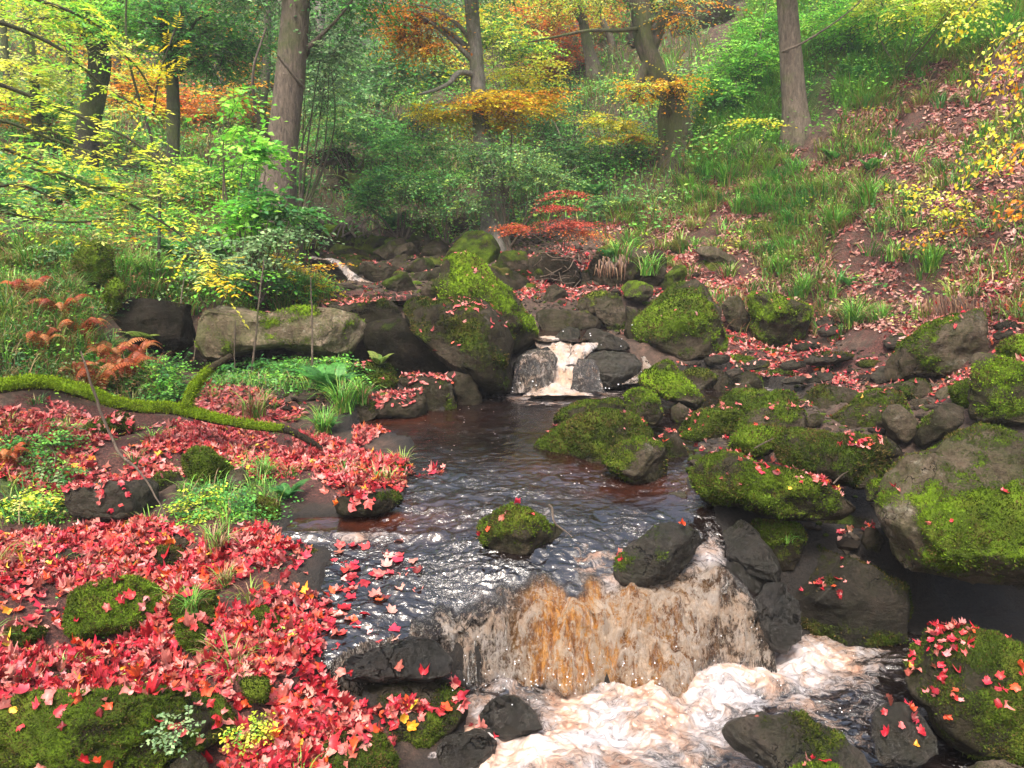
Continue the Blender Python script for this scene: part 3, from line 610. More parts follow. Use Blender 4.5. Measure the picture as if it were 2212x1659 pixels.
 ("mossy dark stone among leaves near the wet ledge", 'G', [(1750,570),(1830,565),(1920,640),(1995,800),(1990,900),(1880,910),(1810,780)], dict(Y=3.35, moss=.6, bright=.25, tone=.45, leaf=.15)),
 ("smooth brown stone at the bottom left edge", 'G', [(1150,1680),(1230,1560),(1350,1530),(1450,1640),(1540,1760),(1500,1900),(1150,1900)], dict(Y=2.5, moss=.1, tone=.6, leaf=.02)),
 ("brown slab under the grass at the bank's foot", 'G', [(1680,1060),(1830,1060),(1840,1220),(1740,1200)], dict(Y=2.9, moss=.5, bright=.3, tone=.5, leaf=.1)),
 ("dark overhanging crag high on the right-centre slope", 'D', [(1425,60),(1440,15),(1490,-20),(1560,-10),(1600,30),(1640,55),(1620,95),(1560,110),(1500,120),(1460,110)], dict(Y=19.5, moss=.3, tone=.45)),
 ("dark crag block behind the two slim trunks", 'D', [(1350,80),(1370,40),(1420,30),(1440,80),(1420,120),(1370,115)], dict(Y=20, moss=.3, tone=.4)),
 ("flat crag cap at the top edge above the slim trunks", 'D', [(1350,0),(1400,-30),(1480,-25),(1500,10),(1450,28),(1370,28)], dict(Y=20.5, moss=.4, tone=.45)),
 ("dark stone above the far cave mouth", 'D', [(655,350),(680,325),(740,320),(775,345),(770,372),(735,362),(690,368),(665,380)], dict(Y=15.6, moss=.4, tone=.4)),
 ("mossy outcrop behind the yellow-leaved branches on the far left", 'D', [(60,460),(90,440),(130,445),(150,480),(120,510),(70,500)], dict(Y=10.5, moss=.35, tone=.5)),
 ("grey boulder among shrubs behind the rowan leaves", 'D', [(300,400),(330,375),(380,385),(410,410),(380,440),(310,435)], dict(Y=12.5, moss=.2, tone=.6)),
]
ROCKS += [
 ("dark dripping wall of rock closing the right end of the fall", 'D', [(1632,1300),(1650,1262),(1690,1255),(1725,1300),(1735,1380),(1700,1415),(1655,1405),(1640,1350)], dict(Y=3.72, moss=.05, wet=1, tone=.25)),
 ("dark slab between the round mossy stone and the splashed black stone", 'D', [(1560,1150),(1600,1120),(1640,1150),(1690,1230),(1680,1290),(1620,1250),(1570,1200)], dict(Y=4.05, moss=.1, wet=.8, tone=.3)),
 ("shade-coloured boulder deep in the hollow under the log boulder", 'D', [(1500,1075),(1560,1060),(1640,1085),(1700,1110),(1720,1180),(1640,1180),(1560,1150),(1510,1120)], dict(Y=4.9, moss=.1, tone=.22)),  # darkness of the hollow painted into the stone tone
 ("shade-coloured boulder behind the round mossy stone in the hollow", 'D', [(1700,1090),(1780,1100),(1880,1120),(1900,1200),(1840,1230),(1740,1200)], dict(Y=4.75, moss=.15, tone=.22)),  # very dark tone paints the hollow's shade onto it
 ("black rock face in the shade under the giant boulder", 'D', [(1880,1230),(1960,1215),(2120,1225),(2300,1230),(2300,1400),(2120,1400),(1960,1390),(1890,1330)], dict(Y=4.5, moss=.1, tone=.18)),  # shade beneath the giant boulder is painted into its tone
 ("shade-coloured rock face in the cavity between pale slab and rounded boulder", 'D', [(790,700),(860,680),(960,700),(1040,740),(1060,830),(960,850),(860,800),(800,770)], dict(Y=8.25, moss=.1, tone=.2)),  # added to carry the cavity's shade in its near-black colour
 ("dark stone lying under the pale slab's left half", 'D', [(440,770),(520,745),(620,745),(680,770),(660,800),(540,805),(460,800)], dict(Y=8.1, moss=.1, tone=.25)),
 ("broad dark boulder in the middle of the far gully", 'D', [(1000,600),(1040,575),(1100,580),(1150,610),(1140,645),(1060,650),(1010,635)], dict(Y=10.4, moss=.35, tone=.4)),
 ("broad brown boulder right of centre below the red sapling", 'D', [(1130,560),(1180,545),(1240,560),(1260,595),(1210,610),(1150,605)], dict(Y=11, moss=.3, tone=.5, leaf=.1)),
]
# thin layered ledges of the shallow on the right: rows of flat stones, outline in tile C
LEDGES = [(620,560,1040,505,7.7),(520,600,700,560,7.5),(1030,590,1320,560,7.5),(700,690,900,640,7.0),(520,700,760,670,6.9),(250,600,460,560,7.5),(150,650,260,620,7.3),(1150,680,1330,610,7.0),(780,310,900,260,8.6),(780,370,930,330,8.3),(1120,360,1240,310,8.2),(1240,440,1400,380,7.6),(1990,330,2200,290,6.8),(1990,390,2140,350,6.6),(0,560,190,520,7.9),(600,470,800,440,8.1),(1100,520,1300,480,7.8)]
LEDGE_LOOK = ["widest thin dark ledge in the red leaf shallows","short dark ledge left of the widest one","thin ledge under the large wedge boulder's left end","slanting thin ledge at the water's edge","narrow wet ledge at the water's edge","thin ledge below the wedge-shaped mossy boulder","tiny wet ledge by the pool's far right","thin ledge tucked against the large wedge boulder","upper dark ledge left of the big grass tussock","lower dark ledge left of the big grass tussock","dark ledge right of the big grass tussock","dark ledge behind the large wedge boulder's left tip","upper layered ledge at the right edge below the leafy slope","lower layered ledge at the right edge below the leafy slope","flat dark ledge at the foot of the big four-sided boulder","thin leafy ledge behind the widest one","thin ledge right of the widest one under leaves"]
for (x0, y0, x1, y1, Y), lab in zip(LEDGES, LEDGE_LOOK):
    w = x1 - x0; h = max(34, (y0 - y1) + 26)
    ROCKS.append((lab, 'C', [(x0, y0), (x0 + .1 * w, y0 - .4 * h), (x0 + .45 * w, y1 - .15 * h), (x0 + .85 * w, y1 - .1 * h), (x1, y1 + .15 * h), (x1 - .03 * w, y1 + .6 * h), (x0 + .6 * w, y0 + .35 * h), (x0 + .2 * w, y0 + .45 * h)],
                  dict(Y=Y, moss=.22, tone=.4, leaf=.35, wet=.3, thick=.45, topflat=1)))

WATER_ROCK = ("waterfall", "pool", "foam", "amber", "mid-stream", "ridged", "still water", "splashed", "shiny", "side fall")

def build_rock(i, label, t, pts, p):
    poly = tile(t, pts)
    Y = p['Y']
    c2 = (poly.min(0) + poly.max(0)) / 2
    C = at(c2[0], c2[1], Y)
    f = C - CAM; f /= np.linalg.norm(f)
    r = np.cross(f, [0, 0, 1]); r /= np.linalg.norm(r)
    u = np.cross(r, f)
    # outline on the plane through the centre facing the camera position
    W = []
    for q in poly:
        d = ray(*q); d = d / np.linalg.norm(d)
        X = CAM + d * (((C - CAM) @ f) / (d @ f)) - C
        W.append((X @ r, X @ u))
    W = np.array(W)
    a = W.mean(0) * .5 + (W.max(0) + W.min(0)) / 4
    W = W - a; C = C + r * a[0] + u * a[1]
    K = 180
    th = np.linspace(-math.pi, math.pi, K, endpoint=False)
    R = np.zeros(K)
    for k, tt in enumerate(th):
        dx, dy = math.cos(tt), math.sin(tt); best = 0
        for j in range(len(W)):
            x1, y1 = W[j]; x2, y2 = W[(j + 1) % len(W)]
            ex, ey = x2 - x1, y2 - y1
            den = dx * ey - dy * ex
            if abs(den) < 1e-9: continue
            s = (x1 * ey - y1 * ex) / den; v = (x1 * dy - y1 * dx) / den
            if s > 0 and -1e-6 <= v <= 1 + 1e-6: best = max(best, s)
        R[k] = best
    ker = np.array([1, 2, 3, 2, 1.]); ker /= ker.sum()
    R = np.convolve(np.r_[R[-2:], R, R[:2]], ker, 'valid')
    size = math.sqrt((np.ptp(W[:, 0])) * (np.ptp(W[:, 1])))
    px = size / Y * FL
    sub = 6 if px > 330 else 5 if px > 110 else 4 if px > 40 else 3
    if sub not in ICO: ICO[sub] = ico(sub)
    V0, F = ICO[sub]
    F = F[:, ::-1]
    x, y, z = V0[:, 0], V0[:, 1], V0[:, 2]           # z = away from camera
    ang = np.arctan2(y, x)
    kk = (ang + math.pi) / (2 * math.pi) * K
    k0 = np.floor(kk).astype(int) % K; fr = kk - np.floor(kk)
    Rv = R[k0] * (1 - fr) + R[(k0 + 1) % K] * fr
    e = p.get('e', 4.0 if ('slab' in label or 'block' in label) else 2.5)
    rho = np.clip(np.hypot(x, y), 0, 1)
    rr = rho ** (2 / e) * Rv
    T = p.get('thick', .48) * size
    w = np.sign(z) * np.abs(z) ** (2 / e) * T
    L = np.stack([rr * np.cos(ang), rr * np.sin(ang), w], 1)
    # keep the profile closed smoothly at the rim
    Vw = C + L[:, :1] * r + L[:, 1:2] * u + L[:, 2:3] * f
    rg = np.random.default_rng(1000 + i)
    D = Vw - C
    planes = []
    if p.get('topflat'): planes.append((np.array([0, -.12, 1.0]), .80))
    for q in range(4 if e > 3 else 10):
        n = f * -rg.uniform(.35, 1) + r * rg.uniform(-.9, .9) + np.array([0, 0, 1]) * rg.uniform(-.5, .9)
        planes.append((n, rg.uniform(.70, .92)))
    for n, k in planes:
        n = n / np.linalg.norm(n)
        s = D @ n
        lim = s.max() * k
        D = D - np.maximum(s - lim, 0)[:, None] * n * .96
    # weathering; the worn shape keeps the outline it has in the picture
    ax_, ay_ = D @ r, D @ u
    aa = np.arctan2(ay_, ax_); rad_ = np.hypot(ax_, ay_)
    bi = ((aa + math.pi) / (2 * math.pi) * 48).astype(int) % 48
    ext = np.zeros(48); np.maximum.at(ext, bi, rad_)
    Rb = R.reshape(48, -1).mean(1) if K % 48 == 0 else np.interp((np.arange(48) + .5) / 48 * K, np.arange(K), R)
    sc_ = np.clip(Rb / np.maximum(ext, 1e-3), .9, 1.7)
    sc_ = np.convolve(np.r_[sc_[-1:], sc_, sc_[:1]], [.25, .5, .25], 'valid')
    tt_ = (aa + math.pi) / (2 * math.pi) * 48 - .5
    i0 = np.floor(tt_).astype(int); f0 = tt_ - i0
    g_ = sc_[i0 % 48] * (1 - f0) + sc_[(i0 + 1) % 48] * f0
    D = D + ((g_ - 1) * ax_)[:, None] * r + ((g_ - 1) * ay_)[:, None] * u
    Nn = vnormals(D, F)
    q = (D + C) / max(size, .12)
    disp = fbm(q * 2.0 + i, i, 4) * .045 + np.abs(fbm(q * 5 + i, i + 3, 4)) * -.035
    ab = D + C
    # gritstone bedding: soft ledges and undercuts along tilted layers
    bed = np.array([.12, -.22, 1.0]); bed /= np.linalg.norm(bed)
    lay = vnoise(np.stack([(ab @ bed) * (9 / max(size, .35)), (ab[:, 0] + ab[:, 1]) * .8 / max(size, .3), np.full(len(ab), i * 3.1)], 1), i + 5)
    disp = disp * size + lay * .014 * size + fbm(ab * 22, 9, 3) * .006 + fbm(ab * 55, 19, 2) * .003
    D = D + Nn * disp[:, None]
    Vw = C + D
    Nn = vnormals(Vw, F)
    # where moss grows: bias, upward faces, patches
    pn = fbm(Vw * 2.3, 41, 4)
    m = p.get('moss', .3) * 1.0 + .03 + .15 * Nn[:, 2] + (.42 * pn + .30 * fbm(Vw * 5.5, 43, 3)) * (1 - .4 * p.get('moss', .3)) - .10
    # moss never grows at the waterline / underneath
    lowv = (Vw[:, 2] - Vw[:, 2].min()) / max(np.ptp(Vw[:, 2]), .01)
    m = np.clip(m * (.35 + .65 * sstep(.02, .3, lowv)), 0, 1) if p.get('moss', .3) < .8 else np.clip(m, 0, 1)
    if p.get('moss', .3) == 0: m[:] = 0
    if disp.max() > 0 and p.get('moss', .3) > .2:
        Vw = Vw + Nn * (sstep(.45, .7, m) * (.012 + .010 * fbm(Vw * 30, 77, 2)))[:, None]
    base = Vw.copy()
    origin = np.array([C[0], C[1], Vw[:, 2].min()])
    name = "ledge_stone" if 400 > i >= len(ROCKS) - len(LEDGES) else ("boulder" if size > .55 else "stone")
    if 'slab' in label or 'block' in label: name = "stone_slab" if 'slab' in label else "stone_block"
    me = make_mesh(name, Vw - origin, F, {'moss': m})
    o = obj(name, me, M_ROCK)
    o.location = origin
    tag(o, label, {'stone_slab': 'slab', 'stone_block': 'rock', 'ledge_stone': 'ledge'}.get(name, name))
    o.color = (p.get('tone', .6), p.get('wet', .0), p.get('bright', .0), 1)
    return dict(o=o, V=Vw, F=F, N=Nn, m=m, leaf=p.get('leaf', .01), origin=origin, Y=Y, px=px, size=size, C=C, p=p, label=label, dn=Nn)
RK = [build_rock(i, *r) for i, r in enumerate(ROCKS)]

# ------------------------------------------------------------------ the stream
def lv(px, py, z): return atz(px, py, z)
LIP = np.array([lv(600, 1470, .33), lv(700, 1440, .33), lv(760, 1412, .33), lv(840, 1385, .33), lv(960, 1358, .32), lv(1000, 1348, .31), lv(1150, 1325, .33), lv(1220, 1308, .36), lv(1330, 1296, .37), lv(1400, 1280, .38),
                lv(1450, 1262, .38), lv(1540, 1262, .36), lv(1600, 1290, .32), lv(1665, 1335, .24), np.array([1.45, 4.1, .3]), np.array([4, 4.8, .3])])
LIPX = LIP[:, 0]; LIPY = LIP[:, 1]
UPW = np.array([lv(*q) for q in [(1200,850,.62),(900,900,.62),(1100,1000,.60),(1400,1050,.58),(900,1080,.575),(1000,1150,.53),(1300,1150,.52),(750,1200,.47),(1100,1250,.45),(1300,1250,.42),(850,1330,.37),(1000,1330,.34),(1200,1300,.37),(1400,1270,.385),(1550,1180,.46),(700,1400,.345),(1560,1110,.55),(1700,850,.66),(1500,830,.65),(620,1140,.52),(1480,1240,.42),(1640,1290,.29),(1670,1330,.2),(1700,1300,.2)]] + [(-2, 3, .34), (3, 4, .4), (2.5, 8, .66), (-2, 7, .62), (0, 9.5, .66)])
def rbf(ctrl, c0=.4, lam=.0):
    X = ctrl[:, :2]
    def k(a, b):
        d = np.sqrt(((a[:, None, :] - b[None, :, :]) ** 2).sum(-1) + c0 * c0)
        return d
    n = len(X)
    A = np.zeros((n + 3, n + 3))
    A[:n, :n] = k(X, X) - lam * np.eye(n)
    A[:n, n] = 1; A[:n, n + 1:] = X; A[n, :n] = 1; A[n + 1:, :n] = X.T
    w = np.linalg.solve(A, np.r_[ctrl[:, 2], 0, 0, 0])
    def f(x, y):
        q = np.stack([np.ravel(x), np.ravel(y)], 1)
        out = np.empty(len(q))
        for s in range(0, len(q), 20000):
            b = q[s:s + 20000]
            out[s:s + 20000] = k(b, X) @ w[:n] + w[n] + b @ w[n + 1:]
        return out.reshape(np.shape(x))
    return f
upw = rbf(UPW, .3)
def falloff(x, y):
    """1 above the lip, 0 in the lower pool"""
    yl = np.interp(x, LIPX, LIPY) + .03 * np.sin(x * 7 + 1) + .008 * np.sin(x * 23 + 2) + .004 * np.sin(x * 61)
    wid = np.interp(x, [-1.2, -.55, -.3, -.1, .1, .25, .45, .78, 1.0, 1.3, 1.5], [.04, .05, .08, .10, .15, .2, .26, .36, .26, .15, .1])
    wid = wid * (1 + .3 * np.sin(x * 9.0) + .15 * np.sin(x * 23 + 1))
    t = np.clip((y - (yl - wid)) / wid, 0, 1)
    return t, wid
def water_z(x, y):
    t, _ = falloff(x, y)
    s = 1 - (1 - t) ** 2.2
    up = np.clip(upw(x, y), .26, .68)
    return up * s + .0 * (1 - s)
RING = np.array([lv(*q)[:2] for q in [(820,2400,0),(900,1720,0),(1000,1640,0),(1010,1500,0)]] +
    [lv(*q)[:2] for q in [(740,1450,.33),(700,1420,.34),(690,1330,.4),(700,1250,.44),(720,1190,.48),(600,1155,.52),(640,1115,.55),(720,1110,.57),(870,1080,.58),(890,1010,.6),(890,960,.6),(750,935,.61),(800,893,.61),(960,885,.62),(1060,850,.62),(1110,843,.62),(1390,841,.63),(1480,826,.66),(1560,815,.66),(1720,850,.66),(1700,905,.64),(1500,960,.62),(1480,1060,.58),(1530,1090,.57),(1560,1150,.52),(1660,1200,.48),(1700,1300,.33)]] +
    [lv(*q)[:2] for q in [(1760,1360,0),(1960,1370,0),(2300,1420,0),(2700,2400,0)]])

# ------------------------------------------------------------------ terrain
TP = [(300,1560,2.75),(0,1659,2.45),(600,1600,2.7),(700,1500,3.0),(100,1400,3.15),(500,1400,3.2),(650,1330,3.45),(100,1250,3.7),(400,1250,3.65),(600,1230,3.75),(250,1128,4.3),(100,1100,4.5),(60,1030,4.6),
 (250,1030,4.75),(500,1035,4.75),(450,1130,4.3),(560,1130,4.2),(200,930,5.3),(450,950,5.3),(650,1000,5.1),(800,1010,5.15),(820,960,5.5),(560,860,6.3),(480,830,6.8),(700,800,7.4),(250,800,6.5),(100,750,6.3),(0,700,6.2),(100,640,7.5),
 (330,600,8.3),(550,600,9),(650,640,8.9),(760,640,9.1),(850,650,9.0),(960,650,9.0),(100,500,9),(0,420,10),(300,450,11),(370,400,12.5),(150,330,14),(450,300,16),(300,200,20),(0,200,19),(600,250,19),(600,450,12),(720,400,15),(700,480,13.6),(850,480,14),
 (900,420,15.5),(1000,540,12),(750,600,11.8),(850,565,12),(1000,620,10.5),(1100,560,12),(1180,500,12.8),(1150,640,9.8),(1250,620,10),(1300,540,11.5),(1250,400,15),(1300,300,17),(1100,250,19),(900,200,22),(1280,150,20),(1100,100,24),(800,100,26),
 (400,80,26),(100,80,24),(0,0,28),(600,0,32),(1100,0,30),(1400,0,22),(1450,350,14.3),(1380,450,13),(1450,500,12),(1500,560,11),(1600,640,9.9),(1590,730,9),(1720,700,9.3),(1800,640,9.3),(1800,760,8.5),(1600,800,7.9),(1750,830,7.3),(1900,740,7.9),
 (2000,650,8.2),(2212,640,7.3),(2212,720,6.8),(2100,800,6.4),(1715,300,13),(1700,450,11.5),(1900,500,10),(1900,400,10.7),(2000,300,11.3),(2212,300,9.8),(2212,450,8.4),(2000,150,13),(1850,50,15.5),(1600,100,17),(1600,250,14.5),(2212,0,13),(2212,150,11.4),(1080,700,8.6)]
ctrl = [at(*q) for q in TP]
ctrl += [np.array(q, float) for q in [(.45,8.35,.9),(.7,8.9,.98),(.5,9.6,1.02),(1.3,8.6,1.0),(1.2,9.3,1.2),(2.6,5.2,.55),(1.9,4.7,.3),(3.4,5.0,.75),(2.6,4.4,.05),(3.5,3.9,.05),(4.2,3.0,.2),(3.6,2.2,.1),(2.3,2.2,-.25),(5.6,4.2,1.4),(6.5,2,1.7),(0,0,-.1),(-1.6,.8,.35),(3,-1,.5),(-3.5,2.8,.95),(-5,5,1.9),(-7,8,2.7),
 (-12,12,4.6),(-14,20,6.7),(9,8,4.0),(12,5,5),(16,12,9),(16,20,10.5),(20,32,15),(0,48,17),(-22,42,14),(24,48,18),(-9,0,3.4),(9,-4,4),(0,-6,0),(-22,6,7),(28,5,13),(40,40,24),(-40,40,18),(-40,-5,12),(40,-5,18),(0,70,24),(50,70,34),(-50,70,28)]]
for k in RK:                                          # boulders settle into the soil
    lab = k['label']
    if any(w in lab for w in WATER_ROCK) or k['Y'] < 5.6 and k['C'][0] > .3 or 'ledge' in lab or 'block' in lab or 'crag' in lab or 'cave' in lab: continue
    ctrl.append(np.array([k['C'][0], k['C'][1] + .05, k['V'][:, 2].min() + (.12 if k['Y'] > 4.2 else .02) * k['size']]))
ctrl = np.array(ctrl)
terr = rbf(ctrl, .35, .10)

ny, nx = 460, 440
gy = -9 + np.concatenate([np.linspace(0, 9.5, 24, endpoint=False), 9.5 + (np.exp(np.linspace(0, math.log(1 + 9 / 3.2), 300)) - 1) * 3.2, 18.6 + (np.exp(np.linspace(0, 1, ny - 324)) - 1) / (math.e - 1) * 52])
gs = np.linspace(-1, 1, nx)
gs = np.sign(gs) * (np.abs(gs) * .78 + .22 * np.abs(gs) ** 4)
GX = gs[None, :] * (np.maximum(gy, 0)[:, None] * 1.15 + 4.2) * np.where(np.abs(gs) > .93, 1.5, 1.0)[None, :]
GY = np.repeat(gy[:, None], nx, 1)
def ground_z(x, y, fine=True):
    z = terr(x, y)
    sh = np.shape(x)
    P = np.stack([np.ravel(x), np.ravel(y), np.zeros(np.size(x))], 1)
    far = np.clip((np.ravel(y) - 6) / 14, 0, 1)
    nz = fbm(P * 1.1, 3, 4) * (.05 + .22 * far) + fbm(P * 5, 8, 3) * (.022 + .04 * far)
    # stepped turf banks on the slopes
    rs = np.clip((np.ravel(x) - .24 * np.ravel(y) - .2) / 1.5, 0, 1) * np.clip((np.ravel(y) - 6.5) / 3, 0, 1)
    nz = nz + rs * (.16 * fbm(P * 1.4 + 4, 13, 4) + .10 * np.abs(fbm(P * 3.1, 14, 3)))
    wetr = (np.ravel(x) > -1.8) & (np.ravel(x) < 5) & (np.ravel(y) < 9.2) & (np.ravel(y) > 1)
    nz = nz + wetr * (.05 * np.abs(fbm(P * 3.2, 21, 4)) + .03 * np.round(3 * fbm(P * 2.2, 22, 3)) / 3) * np.where(np.ravel(x) > .6, 1.3, .5)
    z = z + nz.reshape(sh)
    z = np.where(z > 9.5, 9.5 + 3.5 * np.tanh((z - 9.5) / 3.5), z)
    d = polydist(np.ravel(x), np.ravel(y), RING).reshape(sh)
    wz = water_z(x, y)
    depth = wz - .02 - .22 * sstep(0, -.4, d)
    bank = wz + .03 + .25 * sstep(0, .5, d)
    zin = np.minimum(z, depth)
    near = (d > 0) & (d < .5)
    z = np.where(d < 0, zin, np.where(near, np.maximum(z, wz + .015 + d * .06), z))
    return z, d
GZ, GD = ground_z(GX, GY)
NYg, NXg = GX.shape
idx = np.arange(NYg * NXg).reshape(NYg, NXg)
GF = np.stack([idx[:-1, :-1], idx[:-1, 1:], idx[1:, 1:], idx[1:, :-1]], -1).reshape(-1, 4)
GV = np.stack([GX.ravel(), GY.ravel(), GZ.ravel()], 1)
gpx, gpy, gdp = proj(GV)
# what covers the ground where (in photo coordinates, only used to look up what grows or lies at a place)
RED = [[(-900,1900),(-900,1250),(0,1130),(130,1120),(360,1105),(560,1115),(600,1150),(700,1180),(725,1240),(700,1290),(745,1350),(735,1440),(850,1480),(1000,1470),(850,1620),(700,1800),(600,2200)],
       [(-300,900),(0,880),(60,850),(150,870),(300,890),(560,925),(640,925),(740,955),(880,985),(900,1040),(870,1085),(760,1070),(640,1115),(590,1030),(520,1030),(430,1010),(380,1030),(130,1055),(0,1010)],
       [(415,835),(440,820),(560,835),(660,880),(620,935),(420,900)], [(780,880),(820,835),(910,850),(905,890),(760,960)], [(690,625),(860,630),(1000,645),(1000,660),(700,660)]]
REDR = [[(1560,720),(1620,690),(1760,760),(1900,740),(2000,680),(2212,600),(2400,600),(2400,780),(1950,860),(1800,870),(1700,850),(1520,830),(1480,800)], [(1480,540),(1560,560),(1620,600),(1640,700),(1560,740),(1560,640)], [(1080,590),(1200,540),(1560,560),(1600,660),(1400,640),(1250,650),(1100,640)], [(2050,580),(2400,520),(2400,760),(2000,740),(1960,700)]]
PINK = [[(1300,480),(1500,400),(1600,360),(1780,300),(1850,180),(1960,110),(2212,60),(2600,0),(2600,700),(1900,740),(1560,720),(1500,600),(1300,560)]]
GRASS = [[(1480,320),(1520,200),(1600,60),(1640,-60),(1980,-60),(1900,60),(1790,160),(1740,300),(1600,330)], [(1560,360),(1700,330),(1760,480),(1700,600),(1600,500)], [(0,540),(130,520),(420,560),(700,590),(680,650),(420,660),(250,640),(180,700),(0,760)],
         [(0,930),(130,940),(160,1040),(120,1110),(0,1120)], [(450,800),(560,790),(780,770),(800,830),(640,840),(460,830)], [(-300,700),(0,700),(150,680),(330,780),(380,850),(200,840),(0,830)], [(380,1040),(560,1000),(620,1080),(600,1130),(380,1110)]]
FAR = [[(-2000,470),(400,440),(620,470),(1000,520),(1200,480),(1460,480),(1560,330),(1500,-300),(-2000,-900)]]
def cover(polys, x, y):
    m = np.zeros(np.shape(x), bool)
    for p in polys: m |= inpoly(x, y, p)
    return m
lit = cover(RED, gpx, gpy) * 1.0 + cover(REDR, gpx, gpy) * .7 + cover(PINK, gpx, gpy) * .5
grn = cover(GRASS, gpx, gpy) * .8 + cover(FAR, gpx, gpy) * .45
hid = (GV[:, 1] < 1.0)
lit[hid] = .5; grn[hid] = .3
lit = np.clip(lit, 0, 1); grn = np.clip(grn * (1 - .6 * lit), 0, 1)
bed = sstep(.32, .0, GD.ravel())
hollow_shade = sstep(-1.7, -1.2, GV[:, 0]) * sstep(.6, .2, GV[:, 0]) * sstep(6.9, 7.3, GV[:, 1]) * sstep(9.0, 8.6, GV[:, 1]) * .9  # shade of the cavity by the left slabs, painted into the ground
bed = np.maximum(bed, hollow_shade)
hollow_shade = sstep(.5, .8, GV[:, 0]) * sstep(5.6, 5.0, GV[:, 1]) * sstep(6.5, 5, GV[:, 0]) * (GV[:, 1] > -1)  # shade of the hollows under the right boulders, painted likewise
bed = np.maximum(bed, hollow_shade)
go = obj("ground", make_mesh("ground", GV, GF, {'litter': lit * (1 - bed), 'green': grn * (1 - bed), 'bed': bed}), M_GROUND)  # bed holds the wet stream margin plus the painted hollow shade
tag(go, kind='structure')

# stones wedged between the named boulders
def march(px, py, f=None):
    d = ray(px, py)
    Ys = np.arange(2.4, 24, .04)
    Pm = CAM[None] + d[None] * (Ys / d[1])[:, None]
    zt = terr(Pm[:, 0], Pm[:, 1])
    w = np.where(Pm[:, 2] < zt)[0]
    return Ys[w[0]] if len(w) else 20.0
FILL = [([(640,490),(760,470),(1130,500),(1150,640),(900,640),(640,560)], 64, (18, 56), "small dark stone among the boulders of the far gully", "stones filling the far gully"),
        ([(1140,650),(1380,560),(1560,640),(1590,800),(1460,820),(1400,740),(1250,690)], 18, (18, 44), "small dark stone between the big mossy boulders above the pool", "stones between the boulders above the pool"),
        ([(1500,800),(1560,770),(1900,780),(2080,830),(2060,960),(1900,1010),(1600,1060),(1480,980)], 30, (26, 62), "dark mossy stone wedged in the gaps of the right boulder pile", "stones in the gaps of the right boulder pile"),
        ([(1560,720),(1700,740),(1900,740),(1950,820),(1650,840),(1540,800)], 14, (20, 60), "flat dark stone in the leafy shallows on the right", "flat stones in the leafy shallows"),
        ([(60,1060),(560,1030),(640,1130),(560,1230),(200,1300),(700,1400),(640,1620),(500,1420),(120,1420)], 14, (26, 56), "mossy stone half buried in the red leaves of the left bank", "stones half buried in the left bank"),
        ([(1520,1110),(1660,1140),(1900,1180),(1900,1400),(1720,1380),(1650,1290)], 20, (34, 80), "wet black stone in the dark hollow right of the fall", "wet stones in the dark hollow"),
        ([(560,760),(1000,800),(1080,860),(800,900),(560,830)], 12, (20, 44), "dark stone under the slabs left of the upper waterfall", "stones under the left slabs"),
        ([(1300,520),(1560,560),(1560,640),(1300,640)], 8, (18, 40), "mossy stone by the grass-topped boulder", "stones by the grass-topped boulder")]
NAMED = list(RK)
def beside(Pt, skip=None):
    """the named boulder a thing lies next to, and on which side of it as seen from the camera"""
    d_ = np.array([math.hypot(k['C'][0] - Pt[0], k['C'][1] - Pt[1]) - .35 * k['size'] for k in NAMED])
    k = NAMED[int(np.argmin(d_))]
    dx, dy = Pt[0] - k['C'][0], Pt[1] - k['C'][1]
    side = ("right of" if dx > 0 else "left of") if abs(dx) > abs(dy) * .8 else ("behind" if dy > 0 else "in front of")
    words = k['label'].split()[:8]
    while words[-1] in ('the', 'of', 'a', 'with', 'and', 'to', 'at', 'in', 'on', 'by', 'under', 'behind', 'left', 'right', 'its', 'along', 'over', 'beside', 'from', 'between', 'big', 'red', 'bright', 'upper', 'cut', 'grey', 'dark', 'mossy', 'small', 'pale', 'just', 'half', 'long', 'leafy', 'below', 'above', 'carrying', 'few', 'middle', 'foot', 'large', 'lying', 'stone\'s'): words.pop()
    return side, ' '.join(words)
rf = np.random.default_rng(77)
nfill = 0
LABS = {}
for poly_, cnt, (s0, s1), lab_, grp_ in FILL:
    pa = np.array(poly_, float); got = 0
    while got < cnt:
        px_, py_ = rf.uniform(pa[:, 0].min(), pa[:, 0].max()), rf.uniform(pa[:, 1].min(), pa[:, 1].max())
        if not inpoly(np.array([px_]), np.array([py_]), pa)[0]: continue
        got += 1
        Y_ = march(px_, py_)
        w_ = rf.uniform(s0, s1); h_ = w_ * rf.uniform(.5, .8) * (.5 if 'flat' in lab_ else 1)
        th_ = np.linspace(0, 2 * math.pi, 9, endpoint=False) + rf.uniform(0, 1)
        pg = [(px_ + w_ * math.cos(t_) * rf.uniform(.75, 1.1), py_ + h_ * math.sin(t_) * rf.uniform(.75, 1.1)) for t_ in th_]
        k_ = build_rock(400 + nfill, lab_, 'D', pg, dict(Y=Y_ + .05, moss=rf.uniform(.25, .65), bright=rf.uniform(0, .5), wet=.7 * ('wet' in lab_), tone=rf.uniform(.35, .65) * (.6 if 'wet' in lab_ else 1), leaf=rf.uniform(.0, .12)))
        k_['o'].name = "stone"; k_['o']["group"] = grp_; k_['o']["category"] = "stone"
        side_, near_ = beside(k_['C'])
        sz_ = "tiny" if w_ < .5 * (s0 + s1) * .8 else "small"
        kind_ = ("mossy stone" if k_['p']['moss'] > .45 else "bare dark stone" if k_['p']['tone'] < .45 else "brown stone")
        k_['o']["label"] = f"{sz_} {kind_} {side_} the {near_}"
        if LABS.setdefault(k_['o']['label'], grp_) != grp_: k_['o']['group'] = LABS[k_['o']['label']]
        RK.append(k_); nfill += 1

